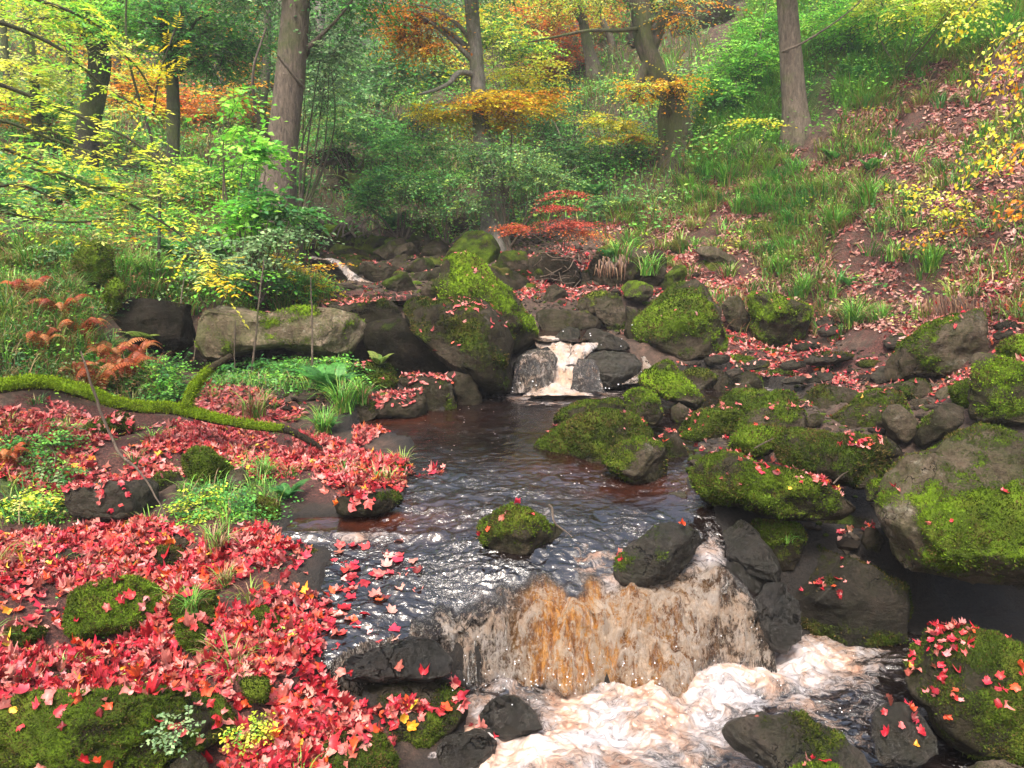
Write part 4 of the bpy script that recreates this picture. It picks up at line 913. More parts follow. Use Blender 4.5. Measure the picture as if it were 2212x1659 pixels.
# water sheet
wy = np.concatenate([np.linspace(-1.5, 2.2, 40, endpoint=False), np.linspace(2.2, 3.0, 120, endpoint=False), np.linspace(3.0, 4.05, 300, endpoint=False), np.linspace(4.05, 6, 210, endpoint=False), np.linspace(6, 10.2, 160)])
wx = np.linspace(-1.6, 4.2, 620)
WX, WY = np.meshgrid(wx, wy)

# signed distance on a coarse grid, interpolated
cx_ = np.linspace(-1.6, 4.2, 120); cy_ = np.linspace(-1.5, 10.2, 220)
CXg, CYg = np.meshgrid(cx_, cy_)
CD = polydist(CXg.ravel(), CYg.ravel(), RING).reshape(CXg.shape)
def bil(G, xs, ys, X, Y):
    fx = (X - xs[0]) / (xs[1] - xs[0]); fy = (Y - ys[0]) / (ys[1] - ys[0])
    i = np.clip(np.floor(fx).astype(int), 0, len(xs) - 2); j = np.clip(np.floor(fy).astype(int), 0, len(ys) - 2)
    a = np.clip(fx - i, 0, 1); b_ = np.clip(fy - j, 0, 1)
    return (G[j, i] * (1 - a) + G[j, i + 1] * a) * (1 - b_) + (G[j + 1, i] * (1 - a) + G[j + 1, i + 1] * a) * b_
WD = bil(CD, cx_, cy_, WX, WY)
T, WID = falloff(WX, WY)
WZ = water_z(WX, WY)
P3 = np.stack([WX.ravel(), WY.ravel(), np.zeros(WX.size)], 1)
wpx, wpy, _ = proj(np.stack([WX.ravel(), WY.ravel(), WZ.ravel()], 1))
wpx = wpx.reshape(WX.shape); wpy = wpy.reshape(WX.shape)
def blob(cx, cy, rx, ry, p=1.0): return np.exp(-(((wpx - cx) / rx) ** 2 + ((wpy - cy) / ry) ** 2) ** p)
infall = (T > 0.0) & (T < .97)
YL = np.interp(WX, LIPX, LIPY)
_n1 = fbm(P3 * np.array([9, 7, 1]), 101, 4).reshape(WX.shape); _n2 = fbm(P3 * np.array([22, 9, 1]), 102, 3).reshape(WX.shape)
edge = sstep(0, .05, T) * sstep(.13, -.02, WY - YL - .07 * _n1 - .02) * (WX > -.5) + sstep(0, .06, T) * (T < .97) * (WX <= -.5)
edge = np.clip(edge, 0, 1)
foam_low = np.clip(.82 * blob(1300, 1570, 330, 150, 1.5) + .9 * blob(1560, 1440, 230, 75) + .6 * blob(1750, 1420, 160, 50) + .7 * blob(1050, 1620, 160, 90) + .25 * blob(1800, 1560, 220, 120), 0, 1.1)
foam_low -= .55 * blob(1130, 1545, 70, 45) + .4 * blob(1460, 1490, 50, 25) * 0
foam_up = np.clip(.95 * blob(1210, 852, 120, 22) + .35 * blob(1130, 1110, 60, 12) + .55 * blob(1270, 1210, 45, 35) + .6 * blob(1340, 1260, 60, 28) + .75 * blob(1530, 1200, 45, 45) + .45 * blob(1430, 1270, 60, 25) + .45 * blob(1650, 840, 90, 12) + .5 * blob(760, 1160, 110, 8) + .45 * blob(1480, 1258, 60, 20), 0, 1)
yfall = np.interp(WX, [-1.2, -.32, -.26, 0.0, .1, .3, .7, .95, 1.1, 1.4], [.02, .1, .60, .52, .42, .48, .64, .78, .8, .7])
foam = np.where(T <= 0, foam_low, foam_up)
foam = foam * (1 - edge) + yfall * edge
foam = np.maximum(foam, sstep(.42, .02, T + .16 * _n2) * (T > 0) * np.interp(WX, [-.4, -.25, 1.2, 1.4], [0, .72, .72, 0]))
amber = edge * (np.exp(-((WX - .30) / .20) ** 2) + .35 * np.exp(-((WX - .72) / .3) ** 2) + .12)
amber = np.clip(amber, 0, 1)
rapid = np.clip(sstep(5.6, 4.6, WY) * .8 + .25 * blob(1150, 870, 250, 60) + .12, 0, 1) * (T >= 1) + (T < 1) * .8
rapid = np.where((wpx < 800) & (wpy < 1150) & (wpy > 1060), .1, rapid)
calm = blob(1350, 1080, 160, 35) + blob(1080, 930, 180, 40) * .5
rapid = rapid * (1 - .75 * np.clip(calm, 0, 1))
shallow = np.clip(1.0 * blob(800, 1120, 190, 38) + .7 * blob(850, 905, 130, 22) + .5 * blob(1200, 1010, 120, 26) + .8 * blob(1480, 1050, 60, 30) + .5 * blob(1320, 1060, 130, 30), 0, 1)
fleck = np.clip(blob(1010, 930, 170, 70) + blob(1250, 1030, 200, 60) + .5 * blob(1700, 850, 120, 30) + .5 * sstep(1350, 1500, wpy) * sstep(1650, 1750, wpx), 0, 1)
turb = foam_low * (T <= 0)
dz = fbm(P3 * np.array([4.5, 6, 1]), 31, 4).reshape(WX.shape) * (.045 * turb + .004) + np.abs(fbm(P3 * np.array([11, 15, 1]), 37, 3).reshape(WX.shape)) * .028 * turb
dz += fbm(P3 * np.array([7, 11, 1]), 53, 3).reshape(WX.shape) * .012 * rapid * (T >= 1)
dz += fbm(P3 * np.array([18, 26, 1]), 57, 3).reshape(WX.shape) * .005 * rapid
rg_ = 1 - np.abs(fbm((P3 + .04 * np.stack([fbm(P3 * 6, 5, 2), fbm(P3 * 6, 6, 2), P3[:, 2]], 1)) * np.array([13, 19, 1]), 59, 3).reshape(WX.shape))
dz += (rg_ - .6) * .013 * np.clip(rapid, 0, 1) * (T >= 1)
dz += .05 * turb * blob(1450, 1500, 260, 50) + .05 * edge * fbm(P3 * np.array([16, 3, 1]), 61, 3).reshape(WX.shape)
# standing waves and the little weir on the left
dz += .02 * np.exp(-((wpy - 1158) / 9) ** 2) * sstep(1000, 900, wpx) * (T >= 1)
dz += edge * (.055 * _n1 + .02 * _n2) * (T < 1) + .02 * edge * np.round(2.5 * _n1) / 2.5
WV = np.stack([WX.ravel(), (WY - edge * (.07 * _n1 + .025 * _n2) * (T < 1)).ravel(), (WZ + dz).ravel()], 1)
widx = np.arange(WX.size).reshape(WX.shape)
WF = np.stack([widx[:-1, :-1], widx[:-1, 1:], widx[1:, 1:], widx[1:, :-1]], -1)
keep = (WD < np.where((WX > 1.05) & (WY > 3.75), .03, .22))[:-1, :-1] & (WY < 8.4)[:-1, :-1]
WF = WF[keep].reshape(-1, 4)
used = np.zeros(WX.size, bool); used[WF.ravel()] = True
remap = np.cumsum(used) - 1
att = {'foam': foam, 'amber': amber, 'fall': edge, 'rapid': rapid, 'shallow': shallow, 'fleck': fleck * (T >= 1) + .6 * fleck * (T <= 0)}
wo_ = obj("stream_water", make_mesh("stream_water", WV[used], remap[WF], {k: v.ravel()[used] for k, v in att.items()}), M_WATER)
tag(wo_, kind='structure')

def ribbon(name, pts, foamv, amberv, nseg=60, nw=26, fallv=1.0, ragged=.15):
    """a strip of falling water: pts = (px, py, Y, half width in photo px)"""
    C3 = np.array([[*at(a, b_, Y), w / FL * Y] for a, b_, Y, w in pts])
    S = smooth_path(C3, nseg)
    t = np.linspace(-1, 1, nw)
    V = S[:, None, :3] + np.stack([t * 1.0, t * 0, t * 0], 1)[None] * S[:, None, 3:4]
    fl = V.reshape(-1, 3)
    bow = (1 - np.tile(t, nseg) ** 2)
    n3 = fbm(fl * np.array([26, 8, 7]), 91, 3)
    fl = fl + np.stack([n3 * .0, -(.05 * bow + .03 * n3), .02 * bow + .015 * n3], 1)
    fl[:, 0] += ragged * .1 * fbm(fl * 9, 93, 2)
    ii = np.arange(nseg * nw).reshape(nseg, nw)
    F = np.stack([ii[:-1, :-1], ii[:-1, 1:], ii[1:, 1:], ii[1:, :-1]], -1).reshape(-1, 4)
    edgef = 1 - np.abs(np.tile(t, nseg)) ** 6
    o = obj(name, make_mesh(name, fl, F, {'foam': np.full(len(fl), foamv) * (.5 + .5 * edgef), 'amber': np.full(len(fl), amberv), 'fall': np.full(len(fl), fallv), 'rapid': np.full(len(fl), .8), 'shallow': np.zeros(len(fl)), 'fleck': np.zeros(len(fl))}), M_WATER)
    tag(o, kind='structure')
    return o
# upper waterfall: lip water, the tumbling white tongue, the thin veil on the left, the film over the grey boulder, the trickle on the right
ribbon("waterfall", [(1195,728,8.25,44),(1200,748,7.95,40),(1212,768,7.8,30),(1225,785,7.72,26),(1222,800,7.62,26),(1212,822,7.5,30),(1206,842,7.3,56),(1206,856,7.1,84)], .95, .25, fallv=.25)
ribbon("waterfall", [(1268,742,7.95,26),(1262,752,7.85,28),(1250,768,7.75,20),(1232,790,7.66,18)], .9, .1, 40, 18, fallv=.25)
ribbon("waterfall", [(1165,758,7.7,28),(1164,772,7.52,36),(1155,800,7.42,42),(1152,830,7.38,46),(1150,850,7.3,50)], .40, .05, 40, 30, fallv=.6)
ribbon("waterfall", [(1268,776,7.5,18),(1266,800,7.4,28),(1268,825,7.32,34),(1270,848,7.25,38)], .22, .0, 30, 20, fallv=.5)
ribbon("waterfall", [(1392,772,7.9,5),(1396,795,7.7,9),(1385,815,7.5,18),(1368,830,7.3,26)], .75, .0, 30, 12)
# the far cascade between the upstream boulders and the upper pool behind the falls
ribbon("cascade", [(664,556,11.6,22),(690,561,11.3,14),(715,562,11.1,13),(735,573,10.85,11),(752,588,10.75,12),(765,600,10.65,15),(780,611,10.55,28)], .8, .0, 60, 14, fallv=.4)
ribbon("cascade", [(840,622,10.6,2),(842,632,10.4,3),(846,643,10.2,4)], .8, 0, 16, 6)
def pool(name, pts, z):
    W = np.array([lv(a, b_, z) for a, b_ in pts])
    c = W.mean(0)
    n = 48
    R_ = []
    th = np.linspace(0, 2 * math.pi, n, endpoint=False)
    ring = smooth_path(np.vstack([W, W[:1]]), n)
    V = [c]; F = []
    rings = 12
    V = np.concatenate([[c]] + [c + (ring - c) * ((k + 1) / rings) for k in range(rings)])
    F = []
    for j in range(n - 1): F.append((0, 1 + j, 2 + j, 2 + j))
    tri = [(0, 1 + j, 2 + j) for j in range(n - 1)]
    for k in range(rings - 1):
        for j in range(n - 1):
            a = 1 + k * n + j; d = a + n
            tri += [(a, d, d + 1), (a, d + 1, a + 1)]
    V[:, 2] += fbm(V * 9, 5, 2) * .006
    z0 = np.zeros(len(V))
    o = obj(name, make_mesh(name, V, np.array(tri), {'foam': z0 + .08, 'amber': z0, 'fall': z0, 'rapid': z0 + .4, 'shallow': z0 + .2, 'fleck': z0 + .5}), M_WATER)
    tag(o, kind='structure')
pool("upper_pool_water", [(1090,680),(1130,655),(1230,650),(1290,680),(1290,715),(1262,737),(1215,736),(1150,732)], 1.07)
pool("far_pool_water", [(690,628),(730,606),(800,606),(860,618),(900,640),(860,650),(760,650)], 1.40)
# ------------------------------------------------------------------ everything that lies or grows on the ground
allV = [GV]; allF = [GF]; off = len(GV); owner = [np.full(len(GF), -1)]
tris = []
for q in GF.tolist(): pass
polys = GF.tolist(); vlist = GV.tolist(); own = [-1] * len(polys)
for i, k in enumerate(RK):
    polys += (k['F'] + len(vlist)).tolist(); vlist += k['V'].tolist(); own += [i] * len(k['F'])
BVH = BVHTree.FromPolygons(vlist, polys, epsilon=0.0)
own = np.array(own)
del vlist, polys
def drop(x, y, z0=18.0):
    h = BVH.ray_cast(Vector((x, y, z0)), Vector((0, 0, -1)))
    if h[0] is None: return None
    return h[0], h[1], int(own[h[2]])
def dropn(X, Y):
    out = np.zeros((len(X), 3)); nr = np.zeros((len(X), 3)); ow = np.zeros(len(X), int)
    for i in range(len(X)):
        h = BVH.ray_cast(Vector((X[i], Y[i], 18.0)), Vector((0, 0, -1)))
        if h[0] is None: ow[i] = -2; continue
        out[i] = h[0]; nr[i] = h[1]; ow[i] = own[h[2]]
    nr[nr[:, 2] < 0] *= -1
    return out, nr, ow
def visible(P, slack=.15):
    """is the point within the frame and not behind a boulder"""
    d = np.asarray(P) - CAM; L = np.linalg.norm(d)
    h = BVH.ray_cast(Vector(CAM), Vector(d / L))
    return h[0] is None or h[3] > L - slack
def gz(x, y):
    h = BVH.ray_cast(Vector((x, y, 18.0)), Vector((0, 0, -1)))
    return h[0][2] if h[0] is not None else 0.0
def hit(px, py):
    """where the photo's line of sight meets the land"""
    h = BVH.ray_cast(Vector(CAM), Vector(ray(px, py)).normalized())
    return np.array(h[0]) if h[0] is not None else at(px, py, 25)

def frames(n, yaw):
    """orthonormal frames (t, s, n) from normals and yaw"""
    n = n / (np.linalg.norm(n, axis=1, keepdims=True) + 1e-9)
    a = np.stack([np.cos(yaw), np.sin(yaw), np.zeros(len(yaw))], 1)
    a = a - n * (a * n).sum(1, keepdims=True)
    a /= np.linalg.norm(a, axis=1, keepdims=True) + 1e-9
    return a, np.cross(n, a), n

# sycamore / maple leaf
_half = [(0, 1.0), (7, .86), (13, .84), (19, .70), (29, .60), (37, .76), (43, .80), (50, .95), (58, .80), (66, .76), (76, .58), (92, .66), (104, .74), (118, .60), (142, .50), (166, .34)]
_o = [(math.radians(a), r) for a, r in _half] + [(math.radians(-a), r) for a, r in _half[:0:-1]]
MAP = np.array([(r * math.cos(a), r * math.sin(a)) for a, r in _o])
nM = len(MAP)
MV = np.vstack([[(-.02, 0)], MAP * .5, MAP])
MF = np.array([(0, 1 + j, 1 + (j + 1) % nM) for j in range(nM)] + [q for j in range(nM) for q in ((1 + j, 1 + nM + j, 1 + nM + (j + 1) % nM), (1 + j, 1 + nM + (j + 1) % nM, 1 + (j + 1) % nM))], np.int32)
keepo = [0, 2, 4, 7, 10, 12, 14, 17, 19, 21, 24, 27]
keepo = sorted(set([0, 4, 7, 10, 12, 14, nM - 14, nM - 12, nM - 10, nM - 7, nM - 4]))
SMV = np.vstack([[(-.02, 0)], MAP[keepo]])
SMF = np.array([(0, 1 + j, 1 + (j + 1) % len(keepo)) for j in range(len(keepo))], np.int32)
HV = np.array([(0, 0), (.95, 0), (.45, .42), (-.3, .38), (-.6, 0), (-.3, -.38), (.45, -.42)])
HF = np.array([(0, 1, 2), (0, 2, 3), (0, 3, 4), (0, 4, 5), (0, 5, 6), (0, 6, 1)], np.int32)
def curl(T2, a, b_, c_, seed=0):
    x, y = T2[:, 0], T2[:, 1]
    z = a * x * x + b_ * y * y + c_ * np.sin(3 * np.arctan2(y, x) + seed) * (x * x + y * y)
    return z
def leaf_batch(P, n, size, cols, tmpl, F, curliness=.5):
    N_ = len(P)
    yaw = rng.uniform(0, 2 * math.pi, N_)
    t, s, nn = frames(n, yaw)
    x = tmpl[None, :, 0]; y = tmpl[None, :, 1]
    a = rng.normal(.15, curliness * 1.5, (N_, 1)); b_ = rng.normal(.3, curliness * 1.9, (N_, 1)); c_ = rng.normal(0, curliness * .8, (N_, 1)); ph = rng.uniform(0, 6, (N_, 1))
    z = a * x * x + b_ * y * y + c_ * np.sin(3 * np.arctan2(y, x) + ph) * (x * x + y * y)
    sq = 1 / (1 + .55 * np.abs(b_))
    V = P[:, None, :] + (x[..., None] * t[:, None, :] + (y * sq)[..., None] * s[:, None, :] + z[..., None] * nn[:, None, :]) * size[:, None, None]
    k = tmpl.shape[0]
    FF = (F[None] + (np.arange(N_) * k)[:, None, None]).reshape(-1, 3)
    return V.reshape(-1, 3), FF, np.repeat(cols, k, 0)
def pick(pal, n, jit=.18):
    pal = np.array(pal, float)
    c = pal[rng.integers(0, len(pal), n)]
    return np.clip(c * rng.uniform(1 - jit, 1 + jit, (n, 1)) * rng.uniform(.93, 1.07, (n, 3)), 0, .95)
PAL_RED = [(.34, .012, .02), (.46, .03, .04), (.50, .12, .10), (.18, .010, .014), (.55, .22, .18), (.52, .05, .05), (.58, .09, .025), (.40, .025, .04), (.54, .17, .14), (.60, .28, .23), (.26, .012, .02), (.16, .02, .02), (.34, .11, .07), (.22, .07, .05), (.42, .02, .04), (.50, .03, .06), (.62, .30, .27)]
PAL_PINK = [(.36, .14, .12), (.28, .085, .075), (.45, .22, .19), (.52, .3, .26), (.16, .06, .045), (.42, .23, .18), (.2, .09, .05), (.28, .05, .04), (.12, .05, .03)]
PAL_ACC = [(.75, .28, .02), (.78, .16, .02), (.8, .5, .05)]

# candidate places: uniform in the picture so that near leaves get the detail, weighted to be even on the ground
def scatter(n, polys, seed, ymax, ymin=1.9):
    r_ = np.random.default_rng(seed)
    allp = np.vstack([np.array(p, float) for p in polys])
    out = []
    # world box of the polygons
    pts = []
    for p in polys:
        for q in p:
            pts.append(hit(np.clip(q[0], -300, 2500), np.clip(q[1], 5, 1900)))
    pts = np.array(pts)
    x0, x1 = pts[:, 0].min() - .3, pts[:, 0].max() + .3
    y0, y1 = max(pts[:, 1].min() - .3, ymin), min(pts[:, 1].max() + .3, ymax)
    X = r_.uniform(x0, x1, n); Y = r_.uniform(y0, y1, n)
    z = terr(X, Y)
    gx, gy_, _ = proj(np.stack([X, Y, z + .05], 1))
    k = cover(polys, gx, gy_) & (gx > -260) & (gx < 2480) & (gy_ < 1900)
    return X[k], Y[k]
def place_on(X, Y, base_leaf=1.0, seed=1):
    P, n, ow = dropn(X, Y)
    r_ = np.random.default_rng(seed)
    lf = np.array([k['leaf'] for k in RK] + [0, base_leaf])
    pr = lf[ow]
    steep = sstep(.35, .8, n[:, 2])
    pr = pr * steep
    w = bil(CD, cx_, cy_, P[:, 0], P[:, 1]) if len(P) else P[:, 0]
    inwater = (P[:, 0] > -1.6) & (P[:, 0] < 4.2) & (P[:, 1] < 10.2) & (w < .0)
    # patchy: bare spots where moss and soil show
    pr = pr * np.where(ow == -1, sstep(-.75, -.15, fbm(np.stack([P[:, 0] * 2.2, P[:, 1] * 2.2, P[:, 0] * 0], 1), 88, 3)), 1)
    ok = (ow > -2) & (r_.random(len(P)) < pr) & ~((ow == -1) & inwater)
    return P[ok], n[ok], ow[ok]

X, Y = scatter(95000, RED, 11, 9.6)
P, n, ow = place_on(X, Y)
# extra helpings for the boulders that carry leaves
eX, eY, = [], []
for i, k in enumerate(RK):
    if k['leaf'] > .012:
        m_ = int(min(900, 2600 * k['leaf'] * k['size'] ** 1.6 / max(.6, (k['Y'] / 5) ** .6)))
        eX.append(rng.uniform(k['V'][:, 0].min(), k['V'][:, 0].max(), m_)); eY.append(rng.uniform(k['V'][:, 1].min(), k['V'][:, 1].max(), m_))
eX = np.concatenate(eX); eY = np.concatenate(eY)
P2, n2_, ow2 = dropn(eX, eY)
cl = sstep(-.35, .45, fbm(P2 * 4, 55, 3))
k2 = (ow2 >= 0) & (n2_[:, 2] > .45) & (rng.random(len(P2)) < cl * .8 * sstep(.45, .85, n2_[:, 2]))
k2 &= np.array([ow2[j] >= 0 and RK[ow2[j]]['leaf'] > .012 for j in range(len(P2))])
P = np.vstack([P, P2[k2]]); n = np.vstack([n, n2_[k2]]); ow = np.r_[ow, ow2[k2]]
print("red leaves", len(P))
dist = np.linalg.norm(P - CAM, axis=1)
right = P[:, 0] > .6
size = (.022 + .028 * rng.random(len(P)) ** 1.4) * np.where(right, .72, 1.0) * np.interp(dist, [3, 8], [1, .95])
stack = np.where(ow == -1, rng.uniform(.003, .030, len(P)), rng.uniform(.004, .022, len(P)))
tilt = np.where(ow == -1, .27, .24)[:, None]
P = P + n * stack[:, None]
n = n + rng.normal(0, 1, P.shape) * tilt
n[:, 2] = np.abs(n[:, 2]) + .15
qx, qy, qd = proj(P)
inframe = (qx > 0) & (qx < 2212) & (qy > 0) & (qy < 1659)
order = np.argsort(np.where(inframe, -size / dist, 1))
# the 300 that show largest are leaves of their own, the rest one litter
cand = order[:560]
sel = []
for j in cand:
    if visible(P[j], .05): sel.append(j)
    if len(sel) >= 300: break
sel = np.array(sel)
single_meshes = []
for v in range(12):
    a_, b__, c__ = rng.normal(.15, .55), rng.normal(.3, .85), rng.normal(0, .35)
    zz = curl(MV, a_, b__, c__, rng.uniform(0, 6))
    VV = np.column_stack([MV[:, 0], MV[:, 1] / (1 + .5 * abs(b__)), zz])
    st, sf = tube([VV[0], VV[0] + [-.35, .05, .03], VV[0] + [-.8, .02, .12]], [.018, .014, .01], 4)
    sF = np.concatenate([sf[:, [0, 1, 2]], sf[:, [0, 2, 3]]])
    V_, F_ = join([(VV, MF), (st, sF)])
    me = make_mesh("maple_leaf", V_, F_)
    me.materials.append(M_LEAFOBJ)
    single_meshes.append(me)
from mathutils import Matrix
def zone(p, owner_i):
    x, y = proj(p)[0], proj(p)[1]
    if owner_i >= 0:
        return RK[owner_i]['label']
    return None
for c, j in enumerate(sel):
    yaw = rng.uniform(0, 6.28)
    t, s, nn = frames(n[j:j + 1], np.array([yaw]))
    M = Matrix(((*[float(q) for q in (t[0][0], s[0][0], nn[0][0])], 0), (*[float(q) for q in (t[0][1], s[0][1], nn[0][1])], 0), (*[float(q) for q in (t[0][2], s[0][2], nn[0][2])], 0), (0, 0, 0, 1)))
    o = bpy.data.objects.new("maple_leaf", single_meshes[c % 12])
    o.matrix_world = Matrix.Translation(Vector(P[j])) @ M @ Matrix.Diagonal((size[j], size[j], size[j], 1))
    COL.objects.link(o)
    oi_ = int(ow[j])
    if oi_ >= 0 and oi_ < len(ROCKS):
        q_ = "lying on the " + " ".join(RK[oi_]['label'].split()[:10])
        while q_.split()[-1] in ('the', 'of', 'a', 'with', 'and', 'to', 'at', 'in', 'on', 'by', 'its', 'red', 'left', 'right'): q_ = q_.rsplit(' ', 1)[0]
        tag(o, "red maple leaf " + q_, "leaf", "red leaves " + q_)
    else:
        side_, near_ = beside(P[j])
        tag(o, f"red leaf in carpet {side_} the {near_}", "leaf", f"red leaves {side_} the {near_}")
rest = np.setdiff1d(np.arange(len(P)), sel)
cols = pick(PAL_RED, len(P)) * np.array([.92, .74, .78])
accent = rng.random(len(P)) < .022
cols[accent] = pick(PAL_ACC, accent.sum())
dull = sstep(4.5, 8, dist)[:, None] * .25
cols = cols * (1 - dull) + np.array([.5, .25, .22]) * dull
near = rest[dist[rest] < 4.4]; mid = rest[(dist[rest] >= 4.4) & (dist[rest] < 6.5)]; far = rest[dist[rest] >= 6.5]
parts = []
o_ = 0; Vs, Fs, Cs = [], [], []
for ids, tm, fm_, cu in ((near, MV, MF, .42), (mid, SMV, SMF, .4), (far, HV, HF, .35)):
    if not len(ids): continue
    V_, F_, C_ = leaf_batch(P[ids], n[ids], size[ids], cols[ids], tm, fm_, cu)
    Vs.append(V_); Fs.append(F_ + o_); Cs.append(C_); o_ += len(V_)
lo = obj("fallen_leaves", make_mesh("fallen_leaves", np.vstack(Vs), np.vstack(Fs), colors=np.vstack(Cs), smooth=False), M_LITTER)
tag(lo, "carpet of fallen red maple leaves over the banks and boulders", "leaves", kind='stuff')
print("singles", len(sel), "near", len(near), "mid", len(mid), "far", len(far))

# leaves lying in the shallow water of the ledge on the left and on the weir
X = rng.uniform(-1.0, -.25, 700); Y = rng.uniform(3.0, 4.3, 700)
wz_ = water_z(X, Y)
ax, ay, _ = proj(np.stack([X, Y, wz_], 1))
k = ((ax < 960) & (ax > 690) & (ay > 1165) & (ay < 1400)) & (rng.random(700) < sstep(960, 720, ax) * .32)
Pw = np.stack([X[k], Y[k], wz_[k] + .006], 1)
V_, F_, C_ = leaf_batch(Pw, np.tile([0, 0, 1.0], (len(Pw), 1)) + rng.normal(0, .12, Pw.shape), rng.uniform(.035, .055, len(Pw)), pick(PAL_RED, len(Pw)), MV, MF, .15)
tag(obj("soaked_leaves", make_mesh("soaked_leaves", V_, F_, colors=C_, smooth=False), M_LITTER), "soaked leaves caught on the shallow wet ledge left of the fall", "leaves", kind='stuff')

# leaves and grit caught in the gaps of the boulder pile and the hollows
GAPS = [[(1440,780),(1600,760),(2300,780),(2300,1250),(1500,1200),(1480,1000)], [(1500,1100),(1950,1180),(1950,1400),(1700,1400),(1560,1200)], [(430,740),(1060,700),(1090,850),(780,900),(430,830)], [(640,490),(1150,500),(1560,600),(1560,760),(1120,660),(640,640)]]
def grit(n_, seed):
    X, Y = scatter(n_, GAPS, seed, 14)
    P_, n__, ow_ = dropn(X, Y)
    w = bil(CD, cx_, cy_, np.clip(P_[:, 0], -1.6, 4.2), np.clip(P_[:, 1], -1.5, 10.2))
    k = (ow_ == -1) & ~((P_[:, 1] < 10) & (w < .0))
    return P_[k], n__[k]
Pg, ng = grit(30000, 61)
r_ = np.random.default_rng(62)
IV1, IF1 = ico(1)
sg = r_.uniform(.006, .035, len(Pg)) ** 1.0
sg = np.where(r_.random(len(Pg)) < .06, sg * 2.2, sg)
sh_ = IV1[None] * (1 + .35 * r_.normal(0, 1, (len(Pg), len(IV1), 1))).clip(.6, 1.5) * np.array([1, 1, .6]) * sg[:, None, None]
Vg = (Pg[:, None, :] + sh_).reshape(-1, 3); Fg = (IF1[None] + (np.arange(len(Pg)) * len(IV1))[:, None, None]).reshape(-1, 3)
cg = np.array([.045, .036, .028]) * r_.uniform(.4, 2.2, (len(Pg), 1)); gm = r_.random(len(Pg)) < .25; cg[gm] = np.array([.05, .07, .012]) * r_.uniform(.5, 1.6, (gm.sum(), 1))
print("grit", len(Pg))
tag(obj("gravel", make_mesh("gravel", Vg, Fg, colors=np.repeat(cg, len(IV1), 0), smooth=False), M_MOSS), "dark grit and small stones in the gaps between the boulders", "gravel", kind='stuff')
Pl, nl_ = grit(9000, 63)
kk_ = fbm(Pl * 2.5, 5, 3) > -.1
Pl, nl_ = Pl[kk_], nl_[kk_]
V_, F_, C_ = leaf_batch(Pl + nl_ * .012, nl_ + r_.normal(0, .3, nl_.shape), r_.uniform(.02, .04, len(Pl)), pick(PAL_RED + PAL_PINK + PAL_PINK, len(Pl)), SMV, SMF, .4)
tag(obj("trapped_leaves", make_mesh("trapped_leaves", V_, F_, colors=C_, smooth=False), M_LITTER), "fallen leaves trapped in the gaps between boulders", "leaves", kind='stuff')

# brown-pink beech leaf litter over the right slope and the shallows
Vs, Fs, Cs, o_ = [], [], [], 0
for polys_, cnt, pal, dens in ((REDR, 30000, PAL_RED[:] + PAL_PINK, .95), (PINK, 120000, PAL_PINK, .8)):
    X, Y = scatter(cnt, polys_, 21 + cnt % 7, 16, 5.5)
    P_, n_, ow_ = place_on(X, Y, dens, 5)
    if polys_ is PINK:
        kq = rng.random(len(P_)) < sstep(.6, .0, fbm(P_ * np.array([.9, .9, .2]), 12, 3)) + .3
        P_, n_, ow_ = P_[kq], n_[kq], ow_[kq]
    d_ = np.linalg.norm(P_ - CAM, axis=1)
    sz = rng.uniform(.03, .052, len(P_)) * np.interp(d_, [6, 14], [.85, 1.15])
    n_ = n_ + rng.normal(0, .4, n_.shape)
    V_, F_, C_ = leaf_batch(P_ + n_ * .012, n_, sz, pick(pal, len(P_)), HV, HF, .45)
    Vs.append(V_); Fs.append(F_ + o_); Cs.append(C_); o_ += len(V_)
    print("litter", len(P_))
tag(obj("leaf_litter", make_mesh("leaf_litter", np.vstack(Vs), np.vstack(Fs), colors=np.vstack(Cs), smooth=False), M_LITTER), "brownish pink leaf litter covering the slope on the right", "leaves", kind='stuff')

# ------------------------------------------------------------------ grass, moss shoots, ferns
def blades(R_, heading, length, lean, width, cols, seg=3, droop=1.0):
    """curved tapering strips; heading = unit xy direction, lean = how far they bow over"""
    N_ = len(R_)
    k = np.linspace(0, 1, seg + 1)
    out = (lean[:, None] * (k ** 1.4)[None]) * length[:, None]
    up = length[:, None] * (np.sin(np.minimum(k[None] * (1 + .9 * lean[:, None] * droop), 3.0)) / (1 + .45 * lean[:, None] * droop))
    c = R_[:, None, :] + np.concatenate([heading[:, None, :] * out[..., None], up[..., None]], -1)
    side = np.stack([-heading[:, 1], heading[:, 0], np.zeros(N_)], 1)
    w = width[:, None] * (1 - k[None] ** 1.6 * .92)
    A = c + side[:, None] * w[..., None] / 2; B = c - side[:, None] * w[..., None] / 2
    V = np.stack([A, B], 2).reshape(-1, 3)
    m = 2 * (seg + 1)
    f = np.array([(2 * j, 2 * j + 1, 2 * j + 3, 2 * j + 2) for j in range(seg)])
    F = (f[None] + (np.arange(N_) * m)[:, None, None]).reshape(-1, 4)
    return V, F, np.repeat(cols, m, 0)
PAL_GRASS = [(.07, .23, .03), (.12, .34, .04), (.17, .42, .05), (.22, .36, .05), (.08, .27, .06), (.26, .32, .06)]
PAL_STRAW = [(.32, .22, .11), (.24, .13, .06), (.4, .3, .15), (.2, .09, .05)]
def unit(n_):
    a = rng.uniform(0, 2 * math.pi, n_)
    return np.stack([np.cos(a), np.sin(a)], 1)
